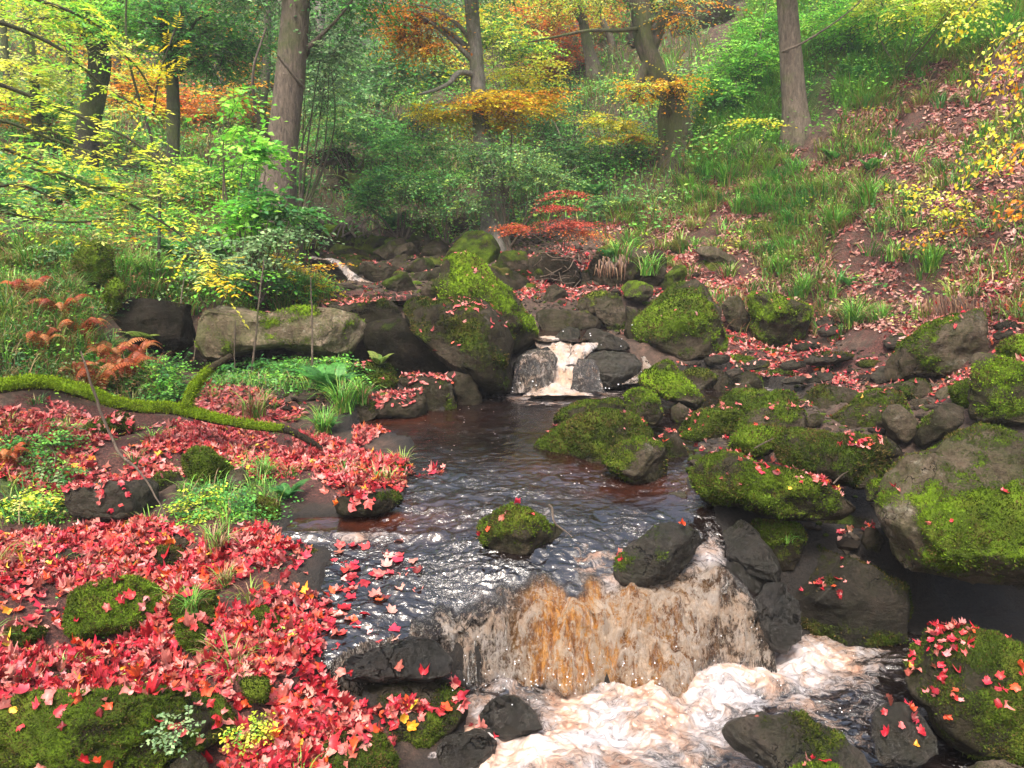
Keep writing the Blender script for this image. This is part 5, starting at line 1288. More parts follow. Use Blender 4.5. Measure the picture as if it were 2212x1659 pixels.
def rand_in(polys_, n_, seed, ymax=22, ymin=2.0, world=None):
    X, Y = scatter(n_, polys_, seed, ymax, ymin)
    P_, nn_, ow_ = dropn(X, Y)
    w = bil(CD, cx_, cy_, np.clip(P_[:, 0], -1.6, 4.2), np.clip(P_[:, 1], -1.5, 10.2))
    k = (ow_ == -1) & ~((P_[:, 0] > -1.6) & (P_[:, 0] < 4.2) & (P_[:, 1] < 10) & (w < .04))
    return P_[k], nn_[k]
BRIGHTG = [[(1760,300),(1850,100),(1990,-60),(2260,-60),(2212,60),(2000,140),(1850,250)],[(1500,300),(1530,190),(1600,60),(1640,-60),(1990,-60),(1900,50),(1790,160),(1740,300),(1600,320)]]
MIDG = [[(1560,360),(1700,330),(1780,420),(1700,600),(1600,480)], [(1480,300),(1600,330),(1560,430),(1460,440)]]
Vs, Fs, Cs, o_ = [], [], [], 0
def addb(R_, L0, L1, lean0, lean1, w0, pal, seg=3, gap=.3):
    global o_
    n_ = len(R_)
    if not n_: return
    k = fbm(R_ * np.array([1.6, 1.6, .3]), 66, 3) > -gap
    R_ = R_[k]; n_ = len(R_)
    d_ = np.linalg.norm(R_ - CAM, axis=1)
    hd = unit(n_); hd[:, 1] -= .3; hd /= np.linalg.norm(hd, axis=1, keepdims=True)
    V_, F_, C_ = blades(R_, hd, rng.uniform(L0, L1, n_), rng.uniform(lean0, lean1, n_), w0 * np.interp(d_, [4, 16], [.8, 2.6]), pick(pal, n_, .3), seg)
    Vs.append(V_); Fs.append(F_ + o_); Cs.append(C_); o_ += len(V_)
for polys_, cnt, L0, L1, pal, seed in ((BRIGHTG, 45000, .12, .34, PAL_GRASS[1:4], 31), (MIDG, 2500, .06, .18, PAL_GRASS, 32), ([GRASS[2]], 26000, .08, .24, PAL_GRASS + PAL_STRAW[:2], 33), (GRASS[3:], 16000, .05, .16, PAL_GRASS + PAL_STRAW[:1], 34), (PINK, 60000, .08, .28, PAL_GRASS[:4] + PAL_STRAW, 35), (FAR, 60000, .15, .4, PAL_GRASS + PAL_STRAW, 36)):
    R_, _n = rand_in(polys_, cnt, seed, 26)
    if polys_ is PINK: R_ = R_[fbm(R_ * np.array([.9, .9, .2]), 12, 3) > .05]
    addb(R_, L0, L1, .4, 1.3, .007, pal)
def clumps(polys_, ncl, per_, L0, L1, pal, seed, ymax=20, ymin=2.2, rad=.05, straw=.15):
    global o_
    R_, _n = rand_in(polys_, ncl * 6, seed, ymax, ymin)
    R_ = R_[:ncl]
    if not len(R_): return
    r_ = np.random.default_rng(seed + 5)
    sc = r_.uniform(.6, 1.3, len(R_))
    RR = np.repeat(R_, per_, 0); off_ = r_.normal(0, rad, (len(RR), 2)); RR = RR + np.column_stack([off_, np.full(len(RR), -.01)])
    hd = off_ / (np.linalg.norm(off_, axis=1, keepdims=True) + 1e-6) + r_.normal(0, .4, off_.shape); hd[:, 1] -= .15; hd /= np.linalg.norm(hd, axis=1, keepdims=True)
    cl_ = np.repeat(pick(pal, len(R_), .25), per_, 0) * r_.uniform(.7, 1.3, (len(RR), 1))
    st_ = r_.random(len(RR)) < straw; cl_[st_] = pick(PAL_STRAW, st_.sum())
    d_ = np.linalg.norm(RR - CAM, axis=1)
    V_, F_, C_ = blades(RR, hd, r_.uniform(L0, L1, len(RR)) * np.repeat(sc, per_), r_.uniform(.4, 1.4, len(RR)), .008 * np.interp(d_, [4, 16], [.7, 2.4]), np.clip(cl_, 0, .8), 4)
    Vs.append(V_); Fs.append(F_ + o_); Cs.append(C_); o_ += len(V_)
clumps(MIDG, 130, 46, .16, .34, PAL_GRASS, 41, rad=.06)
clumps(PINK, 330, 36, .12, .28, PAL_GRASS, 42, rad=.05, straw=.3)
clumps([GRASS[2], GRASS[5]], 260, 40, .12, .28, PAL_GRASS + [(.3, .36, .1)], 43, rad=.05, straw=.3)
clumps(BRIGHTG, 220, 40, .2, .45, PAL_GRASS[1:], 44, 26, rad=.09, straw=.08)
clumps(RED, 46, 34, .06, .14, PAL_GRASS, 45, 8, rad=.03, straw=.4)
clumps([[(-100,420),(660,430),(660,560),(-100,560)]], 150, 40, .15, .35, PAL_GRASS + PAL_STRAW[:2], 47, 14, rad=.08, straw=.3)
clumps(FAR, 300, 30, .2, .45, PAL_GRASS, 46, 26, rad=.1, straw=.3)
gr = obj("grass", make_mesh("grass", np.vstack(Vs), np.vstack(Fs), colors=np.vstack(Cs)), M_GRASS)
tag(gr, "green grass and straw growing over the slopes and banks", "grass", kind='stuff')
print("grass faces", sum(len(f) for f in Fs))

# moss shoots give near boulders a furry edge
moss_tot = 0
for i, k in enumerate(RK):
    if k['Y'] > 9.6 or k['px'] < 45 or k['p'].get('moss', .3) < .2: continue
    Vr, Fr, mr = k['V'], k['F'], k['m']
    tri = Vr[Fr]
    cen = tri.mean(1); fm2 = mr[Fr].mean(1); ar = np.linalg.norm(np.cross(tri[:, 1] - tri[:, 0], tri[:, 2] - tri[:, 0]), axis=1) / 2
    nn = k['N'][Fr].mean(1)
    face = (nn * (CAM - cen)).sum(1) / np.linalg.norm(CAM - cen, axis=1) > -.25
    pr = ar * sstep(.38, .62, fm2) * face
    tot = pr.sum()
    if tot <= 0: continue
    cnt = int(min(9000, tot * 26000 / max(1, (k['Y'] / 3.2)) ** 2))
    if cnt < 60: continue
    r_ = np.random.default_rng(i)
    f = r_.choice(len(Fr), cnt, p=pr / tot)
    b1 = r_.random((cnt, 2)); b1[b1.sum(1) > 1] = 1 - b1[b1.sum(1) > 1]
    Pm = tri[f, 0] + (tri[f, 1] - tri[f, 0]) * b1[:, :1] + (tri[f, 2] - tri[f, 0]) * b1[:, 1:]
    nm = nn[f] + r_.normal(0, .45, (cnt, 3)); nm[:, 2] += .35; nm /= np.linalg.norm(nm, axis=1, keepdims=True)
    sc = k['Y'] / 3.5
    L = r_.uniform(.007, .018, cnt) * (sc ** .6); Wd = r_.uniform(.0025, .005, cnt) * sc
    sd = np.cross(nm, r_.normal(0, 1, (cnt, 3))); sd /= np.linalg.norm(sd, axis=1, keepdims=True)
    V_ = np.stack([Pm - sd * Wd[:, None], Pm + sd * Wd[:, None], Pm + nm * L[:, None]], 1).reshape(-1, 3)
    br = k['p'].get('bright', .2)
    g = fbm(Pm * 3.3, 18, 3)
    base = np.array([.030, .046, .007]) * (1 - br) + np.array([.12, .20, .012]) * br
    c = base * (1 + .9 * np.clip(g, -.6, 1))[:, None] * r_.uniform(.6, 1.7, (cnt, 1))
    brown = (r_.random(cnt) < .12) | ((fbm(Pm * 6, 29, 3) > .3) & (r_.random(cnt) < .6))
    c[brown] = np.array([.10, .075, .025]) * r_.uniform(.6, 1.5, (brown.sum(), 1))
    me = make_mesh("moss", V_ - k['origin'], np.arange(3 * cnt).reshape(-1, 3), colors=np.repeat(np.clip(c, 0, .6), 3, 0), smooth=False)
    mo = obj("moss", me, M_MOSS, k['o']); mo["kind"] = "stuff"
    moss_tot += cnt
print("moss shoots", moss_tot)

def tussock_mesh(n_, Lm, straw=.15, seed=0):
    global rng
    save = rng; rng = np.random.default_rng(seed)
    R_ = np.column_stack([rng.normal(0, .035, (n_, 2)), np.full(n_, -.02)])
    hd = unit(n_)
    cols = pick(PAL_GRASS[:4], n_, .3)
    s_ = rng.random(n_) < straw
    cols[s_] = pick(PAL_STRAW, s_.sum())
    V_, F_, C_ = blades(R_, hd, rng.uniform(.6, 1.1, n_) * Lm, rng.uniform(.25, 1.25, n_), np.full(n_, .012), cols, 5, 1.0)
    rng = save
    me = make_mesh("grass_tussock", V_, F_, colors=C_); me.materials.append(M_GRASS)
    return me
TM = [tussock_mesh(110, .42, .1, 1), tussock_mesh(90, .36, .2, 2), tussock_mesh(70, .26, .12, 3), tussock_mesh(80, .3, .6, 4)]
def tussock(px, py, w, label, kind=0, sc=1.0):
    h = hit(px, py)
    o = obj("grass_tussock", TM[kind])
    o.location = h; Lm = [.42, .36, .26, .3][kind]
    s = w / FL * h[1] / (Lm * .85) * sc
    o.scale = (s, s, s * 1.05); o.rotation_euler = (0, 0, random.uniform(0, 6))
    tag(o, label, "grass tussock", "grass tussocks")
    return o
TUS = [(1845, 705, 72, "large green tussock on the ledges between wedge-shaped and large wedge boulders", 0), (1735, 640, 60, "wide dark green tussock above the wedge-shaped mossy boulder", 0), (1800, 640, 36, "small tussock right of the wide one above the wedge-shaped boulder", 2),
 (1905, 690, 40, "slim tussock right of the large green ledge tussock", 1), (1800, 500, 70, "drooping dark tussock in the middle of the right slope", 0), (1870, 445, 70, "drooping tussock under the yellow twig on the right slope", 1), (2010, 585, 66, "hanging tussock on the bank edge at the right", 0),
 (1515, 440, 46, "round tussock below and right of the old stump-like trunk", 1), (1590, 460, 44, "tussock in the leaf litter below the moss stripe", 1), (1640, 420, 40, "tussock in the centre of the right slope below the brown trunk", 1), (1570, 400, 60, "lush tussock right of the hollow under the old trunk", 0), (1545, 290, 44, "tussock between the old trunk and the brown trunk", 1),
 (1400, 590, 50, "tussock left part of the grass-topped boulder", 2), (1340, 560, 54, "tuft at the back of the grass-topped boulder", 2), (740, 890, 84, "arching green tussock at the water's edge by the fern", 0), (700, 940, 70, "dark tussock hanging over the fallen branch tip", 0), (780, 870, 60, "right-hand arching tussock above the pool", 1),
 (550, 905, 70, "pale drooping tuft behind the mossy fallen branch", 3), (575, 1030, 50, "tuft of grass with orange leaf on the left bank", 1), (470, 1190, 70, "dry straw tuft below the mossy stone on the left bank", 3), (485, 1265, 50, "brown straw tuft left of the shaggy mossy stone", 3), (415, 1320, 56, "green and straw tuft between the two moss humps", 1),
 (650, 640, 60, "green tussock on the turf behind the pale slab", 0), (560, 650, 56, "tussock right above the pale slab's middle", 1), (700, 650, 40, "small tussock near the leaf bed behind the dark slab end", 2), (330, 620, 80, "drooping tussock over the dark hollow", 0), (290, 600, 60, "tussock at the left edge of the dark hollow bank", 1), (390, 630, 60, "tussock at the right end of the overhanging bank", 0), (560, 1600, 46, "bright green tuft at the bottom among red leaves", 1), (1700, 1170, 26, "sprig of grass on the round mossy stone below the log boulder", 2), (60, 590, 70, "tussock at the left edge of the photo under the rowan leaves", 1), (150, 690, 60, "pale tuft on the left bank above the red bracken", 3), (1930, 560, 50, "tussock above the leafy slope on the right", 2), (1690, 590, 46, "small tussock at the right of the path", 2)]
for q in TUS: tussock(*q)

def leafquads(P_, axis, nrm, L, W_, cols, fold=.25):
    side = np.cross(nrm, axis); side /= np.linalg.norm(side, axis=1, keepdims=True) + 1e-9
    mid_ = P_ + axis * (L * .45)[:, None] + nrm * (fold * W_ / 2)[:, None]
    V_ = np.stack([P_, mid_ + side * (W_ / 2)[:, None], P_ + axis * L[:, None], mid_ - side * (W_ / 2)[:, None]], 1).reshape(-1, 3)
    b_ = np.arange(len(P_))[:, None] * 4
    F = np.concatenate([b_ + [0, 1, 2], b_ + [0, 2, 3]])
    return V_, F, np.repeat(cols, 4, 0)
def fern(h, L, label, pal, nfr=8, up=.9, dead=False, name="fern"):
    root = empty(name, h); tag(root, label, "fern")
    for q in range(nfr):
        a = q / nfr * 2 * math.pi + rng.uniform(-.3, .3)
        hd = np.array([math.cos(a), math.sin(a)])
        k = np.linspace(0, 1, 24)
        ln = L * rng.uniform(.75, 1.1); le = rng.uniform(.55, 1.1)
        zc = up * ln * np.sin(k * (1.9 if not dead else 2.6)) * .62
        xy = hd[None] * (le * ln * k ** 1.2)[:, None]
        c = np.column_stack([xy, zc])
        T_ = np.gradient(c, axis=0); T_ /= np.linalg.norm(T_, axis=1, keepdims=True)
        sd_ = np.array([-hd[1], hd[0], 0.0]); nr_ = np.cross(sd_, T_) * -1
        nr_ = np.cross(T_, sd_); 
        Ps, Ax, Nr, Ls = [], [], [], []
        for j in range(2, 24):
            wid_ = ln * (.26 if not dead else .2) * math.sin(min(1, (1 - k[j]) * 1.25) * math.pi / 2) * (.6 + .4 * min(1, k[j] * 5))
            for s in (-1, 1):
                ax_ = sd_ * s * .9 + T_[j] * .45; ax_ /= np.linalg.norm(ax_)
                Ps.append(c[j]); Ax.append(ax_ + [0, 0, -.15 if not dead else -.6]); Nr.append(nr_[j]); Ls.append(wid_)
        Ps, Ax, Nr, Ls = map(np.array, (Ps, Ax, Nr, Ls))
        Ax /= np.linalg.norm(Ax, axis=1, keepdims=True)
        # each pinna as three leaflets down its length so that the frond edge is toothed
        cc = pick(pal, 1, .2)
        V_, F_, C_ = [], [], []; oo = 0
        for s0, l0, w0 in ((0, .6, .30), (.3, .5, .24), (.58, .46, .16)):
            v, f, cl_ = leafquads(Ps + Ax * (Ls * s0)[:, None], Ax, Nr, Ls * l0, Ls * w0 + .003, np.clip(np.tile(cc, (len(Ps), 1)) * rng.uniform(.8, 1.25, (len(Ps), 1)), 0, .9))
            V_.append(v); F_.append(f + oo); C_.append(cl_); oo += len(v)
        tv, tf = tube(c[::3], np.linspace(.004, .0012, len(c[::3])) * L / .4, 4)
        tf3 = np.concatenate([tf[:, [0, 1, 2]], tf[:, [0, 2, 3]]])
        V_.append(tv); F_.append(tf3 + oo); C_.append(np.tile(cc * .7, (len(tv), 1)))
        obj("frond", make_mesh("frond", np.vstack(V_), np.vstack(F_), colors=np.vstack(C_)), M_FOL, root)
    return root
PAL_FERN = [(.07, .24, .05), (.10, .30, .06), (.05, .19, .05)]
PAL_FERNY = [(.2, .32, .06), (.28, .34, .08)]
PAL_RUST = [(.38, .08, .025), (.45, .13, .04), (.28, .05, .02), (.5, .2, .07)]
for px_, py_, w, lab, pal, nf in [(715, 855, 105, "big green fern beside the pool on the left bank", PAL_FERN, 9), (705, 935, 60, "small fern over the fallen branch tip", PAL_FERN, 7), (620, 1080, 64, "fern hanging beside the grass tuft with the orange leaf", PAL_FERN, 7),
    (330, 760, 100, "fern with long fronds in the dark hollow left of the pale slab", PAL_FERNY, 7), (850, 500, 70, "fern on the far bank above the stream boulders", PAL_FERN, 8), (915, 430, 80, "bushy fern under the far green shrubs", PAL_FERN, 8), (780, 420, 70, "fern beside the little cave", PAL_FERNY, 8),
    (1800, 350, 46, "pale green fern on the slope right of the brown trunk", PAL_FERN, 7), (1835, 620, 44, "light green fern frond on the leafy slope", PAL_FERN, 5), (1880, 370, 46, "fern below the red-brown turf cut", PAL_FERN, 7), (820, 790, 50, "yellow-green fern in front of the leaf-topped dark stone", PAL_FERNY, 7),
    (1530, 210, 50, "blue-green fern below the crag", PAL_FERN, 7), (1600, 180, 60, "fern left of the brown trunk", PAL_FERN, 7), (1840, 180, 60, "fern above the red-brown turf cut", PAL_FERN, 7), (1310, 560, 40, "fern left of the grass-topped boulder", PAL_FERN, 7), (1960, 470, 40, "fern under the yellow twig at right", PAL_FERN, 5), (480, 560, 80, "fern in the turf behind the saplings", PAL_FERN, 8), (380, 560, 80, "blue-green fern under the rowan leaf tips", PAL_FERN, 8), (30, 470, 80, "fern at the left edge under the rowan", PAL_FERN, 8), (1450, 250, 50, "fern at the old trunk's left side", PAL_FERN, 6), (1280, 430, 60, "fern above the little red sapling", PAL_FERN, 7)]:
    h = hit(px_, py_); fern(h, w / FL * h[1] * 1.0, lab, pal, nf)
for px_, py_, w, lab in [(215, 850, 90, "rust-red dead bracken clump above the mossy branch"), (275, 830, 90, "tangled rust-brown bracken right of the red clump"), (165, 830, 70, "dry reddish bracken left of the red clump"), (20, 1010, 70, "rusty bracken at the left edge below the branch"), (130, 700, 80, "dry brown bracken on the left slope"), (60, 660, 80, "drooping brown bracken near the left edge of the slope"), (180, 740, 80, "rust-coloured bracken fan above the red clump"), (90, 770, 80, "pale brown bracken left of the mossy branch's middle"), (240, 800, 90, "tallest rust-red bracken behind the thin leaning twig"), (300, 780, 60, "collapsed brown bracken below the dark hollow")]:
    h = hit(px_, py_); fern(h, w / FL * h[1] * 1.05, lab, PAL_RUST, 9, 1.1, True, "bracken")
# ------------------------------------------------------------------ trees and shrubs
G1 = [(.045, .16, .03), (.07, .22, .04), (.035, .12, .035), (.11, .27, .045)]
G2 = [(.10, .30, .03), (.16, .38, .04), (.07, .24, .03), (.22, .42, .05)]
GD = [(.04, .12, .04), (.06, .17, .05), (.10, .22, .07), (.15, .26, .10), (.2, .3, .06)]
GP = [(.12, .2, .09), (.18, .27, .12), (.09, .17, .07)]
YG = [(.34, .45, .03), (.45, .5, .035), (.24, .38, .03), (.55, .55, .06), (.4, .42, .12)]
YE = [(.8, .62, .02), (.85, .55, .02), (.7, .6, .03), (.85, .7, .05)]
OR = [(.85, .34, .02), (.85, .44, .03), (.78, .24, .02), (.85, .55, .04)]
RO = [(.65, .14, .03), (.72, .22, .05), (.55, .10, .03), (.7, .3, .1)]
RP = [(.6, .10, .07), (.66, .16, .10), (.5, .06, .04)]

for _p in (G1, G2, GD, GP, YG):
    _p[:] = [tuple(min(.85, q * 1.9) for q in c) for c in _p]
def wblob(b):
    px, py, Y, rx, ry = b[:5]
    c = at(px, py, Y); k = Y / FL
    return c, np.array([rx * k, max(rx, ry) * k * .8, ry * k])
def crown_mesh(blobs, leaf, seed, twiglen=.5, per=9, flat=.75, dens=1.0):
    """blobs: (px,py,Y,rx,ry,ntwigs,palette). Twigs sprout through the volume, leaves stand on both sides of each."""
    r_ = np.random.default_rng(seed)
    Vs, Fs, Cs, o_ = [], [], [], 0
    for b in blobs:
        c, R_ = wblob(b); nt = int(b[5] * dens); pal = np.array(b[6])
        u = r_.normal(0, 1, (nt, 3)); u /= np.linalg.norm(u, axis=1, keepdims=True)
        rad = r_.random(nt) ** (1 / 2.2)
        # clumps: pull the twigs towards a few boughs
        nb = max(4, nt // 14)
        bo = r_.normal(0, 1, (nb, 3)); bo /= np.linalg.norm(bo, axis=1, keepdims=True); bo *= (r_.random((nb, 1)) ** .5)
        S = u * rad[:, None] * .35 + bo[r_.integers(0, nb, nt)] * .85
        S[:, 2] = S[:, 2] * .9
        out = S / (np.linalg.norm(S, axis=1, keepdims=True) + .2)
        S = c + S * R_
        D = out * .8 + r_.normal(0, .6, (nt, 3)); D[:, 2] = D[:, 2] * (1 - flat) - .08
        D /= np.linalg.norm(D, axis=1, keepdims=True)
        tl = twiglen * r_.uniform(.6, 1.3, nt)
        k = np.tile(np.linspace(.05, 1, per), nt); ti = np.repeat(np.arange(nt), per)
        P_ = S[ti] + D[ti] * (k * tl[ti])[:, None] + np.stack([0 * k, 0 * k, -.12 * k * k * tl[ti]], 1)
        sd_ = np.cross(D, [0, 0, 1.0]); sd_ /= np.linalg.norm(sd_, axis=1, keepdims=True) + 1e-9
        sg = np.where(np.tile(np.arange(per), nt) % 2, 1.0, -1.0)
        ax = D[ti] * .55 + sd_[ti] * sg[:, None] * .85 + r_.normal(0, .25, (len(k), 3)); ax[:, 2] -= .12
        ax /= np.linalg.norm(ax, axis=1, keepdims=True)
        nr = np.array([0, 0, 1.0]) + r_.normal(0, .45, (len(k), 3)); nr -= ax * (nr * ax).sum(1, keepdims=True); nr /= np.linalg.norm(nr, axis=1, keepdims=True)
        tc = pal[r_.integers(0, len(pal), nt)] * r_.uniform(.75, 1.25, (nt, 1))
        cc = np.clip(tc[ti] * r_.uniform(.8, 1.2, (len(k), 1)), 0, .9)
        L = leaf * r_.uniform(.7, 1.3, len(k))
        v, f, cl = leafquads(P_, ax, nr, L, L * .62, cc)
        Vs.append(v); Fs.append(f + o_); Cs.append(cl); o_ += len(v)
        # the twigs themselves, thin three-sided slivers
        e = S + D * tl[:, None]
        w_ = .006 * (b[2] / 10)
        v = np.stack([S + sd_ * w_, S - sd_ * w_, e], 1).reshape(-1, 3)
        f = np.arange(3 * nt).reshape(-1, 3)
        Vs.append(v); Fs.append(f + o_); Cs.append(np.tile([.07, .05, .035], (len(v), 1))); o_ += len(v)
    return np.vstack(Vs), np.vstack(Fs), np.vstack(Cs)
def trunk_mesh(path, seed, nseg=14, n=44, flare=1.0, knobs=.06):
    """path: (px, py, Y, half width px)"""
    C3 = np.array([[*at(a, b_, Y), w / FL * Y] for a, b_, Y, w in path])
    d0 = C3[0] - C3[1]; d0 = d0 / np.linalg.norm(d0[:3]) * .7; d0[3] = 0
    C3 = np.vstack([C3[0] + d0, C3])
    S = smooth_path(C3, n)
    rad = S[:, 3].copy()
    z0 = C3[1, 2]
    if flare: rad = rad * (1 + .5 * flare * np.exp(-np.maximum(S[:, 2] - z0, 0) / (rad[0] * 1.5)))
    V_, F_ = tube(S[:, :3], rad, nseg)
    cen = np.repeat(S[:, :3], nseg, 0)
    d = V_ - cen
    th = np.tile(np.arange(nseg), n) / nseg * 2 * math.pi
    nzv = fbm(np.column_stack([np.cos(th) * 1.5, np.sin(th) * 1.5, V_[:, 2] * 1.1]) + seed, seed, 4)
    root = np.exp(-np.maximum(V_[:, 2] - z0, 0) / (rad[0] * 2.0)) * np.cos(th * 4 + seed) * .22
    V_ = cen + d * (1 + nzv * knobs * 1.6 + root * (flare > 0))[:, None]
    return V_, F_, S
def branch(root, name, path, mat, seed=0, nseg=6):
    C3 = np.array([[*at(a, b_, Y), w / FL * Y] for a, b_, Y, w in path])
    S = smooth_path(C3, max(10, 5 * len(path)))
    jit = fbm(S[:, :3] * 3, seed, 2)[:, None] * np.array([.4, .2, .4]) * S[:, 3:4]
    V_, F_ = tube(S[:, :3] + jit, S[:, 3], nseg)
    og = np.array(root.location) if root else np.zeros(3)
    return obj(name, make_mesh(name, V_ - og, F_), mat, root)
def tree(name, label, cat, trunk, mat, branches=(), crown=(), leaf=.05, seed=1, twiglen=.5, per=9, flat=.75, flare=1.0, knobs=.06, auto=True, nseg=14, extra_trunks=()):
    C0 = at(*trunk[0][:3])
    root = empty(name, C0); tag(root, label, cat)
    V_, F_, S = trunk_mesh(trunk, seed, nseg, 44, flare, knobs)
    obj("trunk", make_mesh("trunk", V_ - C0, F_), mat, root)
    for et in extra_trunks:
        v, f, _s = trunk_mesh(et, seed + 5, nseg, 30, 0)
        obj("trunk", make_mesh("trunk", v - C0, f), mat, root)
    for i, b in enumerate(branches): branch(root, "branch", b, mat, seed + i)
    if crown:
        if auto:
            r_ = np.random.default_rng(seed)
            for b in crown:
                c, R_ = wblob(b)
                # a limb from the trunk towards each bough of leaves
                j = int(np.argmin(np.abs(S[:, 2] - (c[2] - .5 * np.linalg.norm(c[:2] - S[len(S) // 2, :2])))))
                j = min(max(j, 6), len(S) - 3)
                a = S[j, :3]; m_ = (a + c) / 2 + np.array([0, 0, .12 * np.linalg.norm(c - a)])
                pth = smooth_path([a, m_, c + r_.normal(0, .3, 3) * R_], 14)
                r0 = min(S[j, 3] * .45, .05)
                v, f = tube(pth, np.linspace(r0, r0 * .25, 14), 6)
                obj("branch", make_mesh("branch", v - C0, f), mat, root)
        v, f, c_ = crown_mesh(crown, leaf, seed, twiglen, per, flat)
        obj("crown", make_mesh("crown", v - C0, f, colors=c_), M_FOL, root)
    return root

tree("tree", "thick brown trunk with rough bark rising left of centre", "tree", [(590,505,11,38),(598,430,11,33),(612,300,11,30),(628,150,11,29),(640,0,11,27),(648,-150,11,25),(655,-420,11,20)], M_BARK,
     branches=[[(655,110,11,6),(690,80,11,4),(730,40,10.8,3),(770,-10,10.6,2)], [(600,330,11,7),(575,290,10.8,5),(552,240,10.6,4),(548,150,10.4,3),(575,60,10.4,2)], [(655,190,11,4),(640,170,10.8,3),(600,120,10.6,2)]],
     crown=[(760,-60,11,160,110,500,G1),(560,-70,11.5,150,100,500,GP),(700,110,11.4,60,60,110,GP)], leaf=.06, seed=3)
tree("tree", "slender straight grey trunk just left of the photo's centre top", "tree", [(1068,545,12.2,25),(1062,430,12.6,20),(1042,300,13,17),(1030,150,13,15),(1018,0,13,14),(1010,-200,13,12),(1005,-420,13,8)], M_BARKP,
     branches=[[(1028,165,13,6),(1000,155,12.8,6),(985,162,12.7,6),(970,180,12.6,5),(940,195,12.5,4),(900,205,12.4,2)], [(1020,90,13,5),(985,50,12.8,4),(940,20,12.7,3),(900,10,12.7,2)]],
     crown=[(915,60,12.8,72,62,330,OR),(870,40,13,40,40,110,RO+OR),(1010,-60,13,200,60,500,G1)], leaf=.055, seed=4)
tree("old_tree", "old hollow-footed tree with knotted mossy trunk on the right-centre slope", "tree", [(1466,372,14,36),(1466,320,14,30),(1462,260,14,26),(1448,215,14,18),(1424,170,14,18),(1400,110,14,19),(1388,40,14,18),(1380,-60,14,16),(1370,-300,14,12)], M_BARKM,
     branches=[[(1390,60,14,5),(1330,66,13.8,4),(1270,66,13.6,3.4),(1200,80,13.4,2.6),(1140,92,13.2,1.4)], [(1420,150,14,6),(1455,170,13.8,5),(1480,200,13.6,4)]],
     extra_trunks=[[(1436,350,14.1,15),(1434,290,14.1,13),(1434,240,14.05,12),(1445,200,14,10)], [(1400,130,14,10),(1426,60,14,9),(1436,-20,14,9),(1455,-200,14,7)], [(1500,372,14,12),(1506,345,14.1,9),(1512,310,14.2,6),(1505,285,14.3,3)]],
     crown=[(1455,185,13.6,60,22,110,OR+YE),(1400,200,13.4,60,20,80,OR+YG),(1300,-30,14,180,60,350,YG+G1),(1480,20,13.6,70,30,110,OR+GP)], leaf=.055, seed=5, flare=.25, knobs=.16)
tree("tree", "straight brown trunk standing on the grassy right slope", "tree", [(1722,305,13,26),(1716,220,13,23),(1708,110,13,21),(1700,0,13,20),(1694,-150,13,18),(1690,-400,13,13)], M_BARK,
     branches=[[(1705,110,12.9,2.5),(1690,112,12.7,2),(1730,95,12.5,2.2),(1790,58,12.3,1.8),(1840,20,12.1,1.4),(1880,-20,12,1)]],
     crown=[(1800,-90,13,180,60,420,G1+YG)], leaf=.06, seed=6, flare=.4)
tree("tree", "slim dark forked trunk behind the saplings at upper left", "tree", [(375,410,12,16),(374,330,12,13),(374,230,12,13),(370,150,12,12),(358,80,12,9),(345,0,12,8),(340,-120,12,7)], M_BARKD,
     branches=[[(374,170,12,8),(385,110,12,6),(392,50,12,5),(398,-40,12,4)], [(350,80,12,4),(320,50,11.9,3),(290,15,11.8,2)], [(390,120,12,3),(420,50,11.9,3),(455,30,11.8,2)]],
     crown=[(400,60,12,110,80,520,G1),(470,120,12.2,70,60,260,G1),(290,40,12,80,60,260,G2),(520,60,12.5,90,90,320,G1)], leaf=.055, seed=7)
tree("tree", "thick dark leaning trunk with a broken knob in the upper left", "tree", [(180,445,13,26),(186,380,13,24),(188,290,13,22),(205,200,13,22),(215,120,13,22),(200,60,13,26),(196,30,13,16),(198,-40,13,10)], M_BARKD,
     branches=[[(215,110,13,14),(240,70,12.9,13),(245,50,12.8,10),(262,0,12.8,5)], [(200,60,13,10),(170,35,13,7),(150,-10,13,5)]],
     crown=[(120,20,12.5,110,70,330,G2+YG),(250,-30,13,110,70,260,G1)], leaf=.06, seed=8)
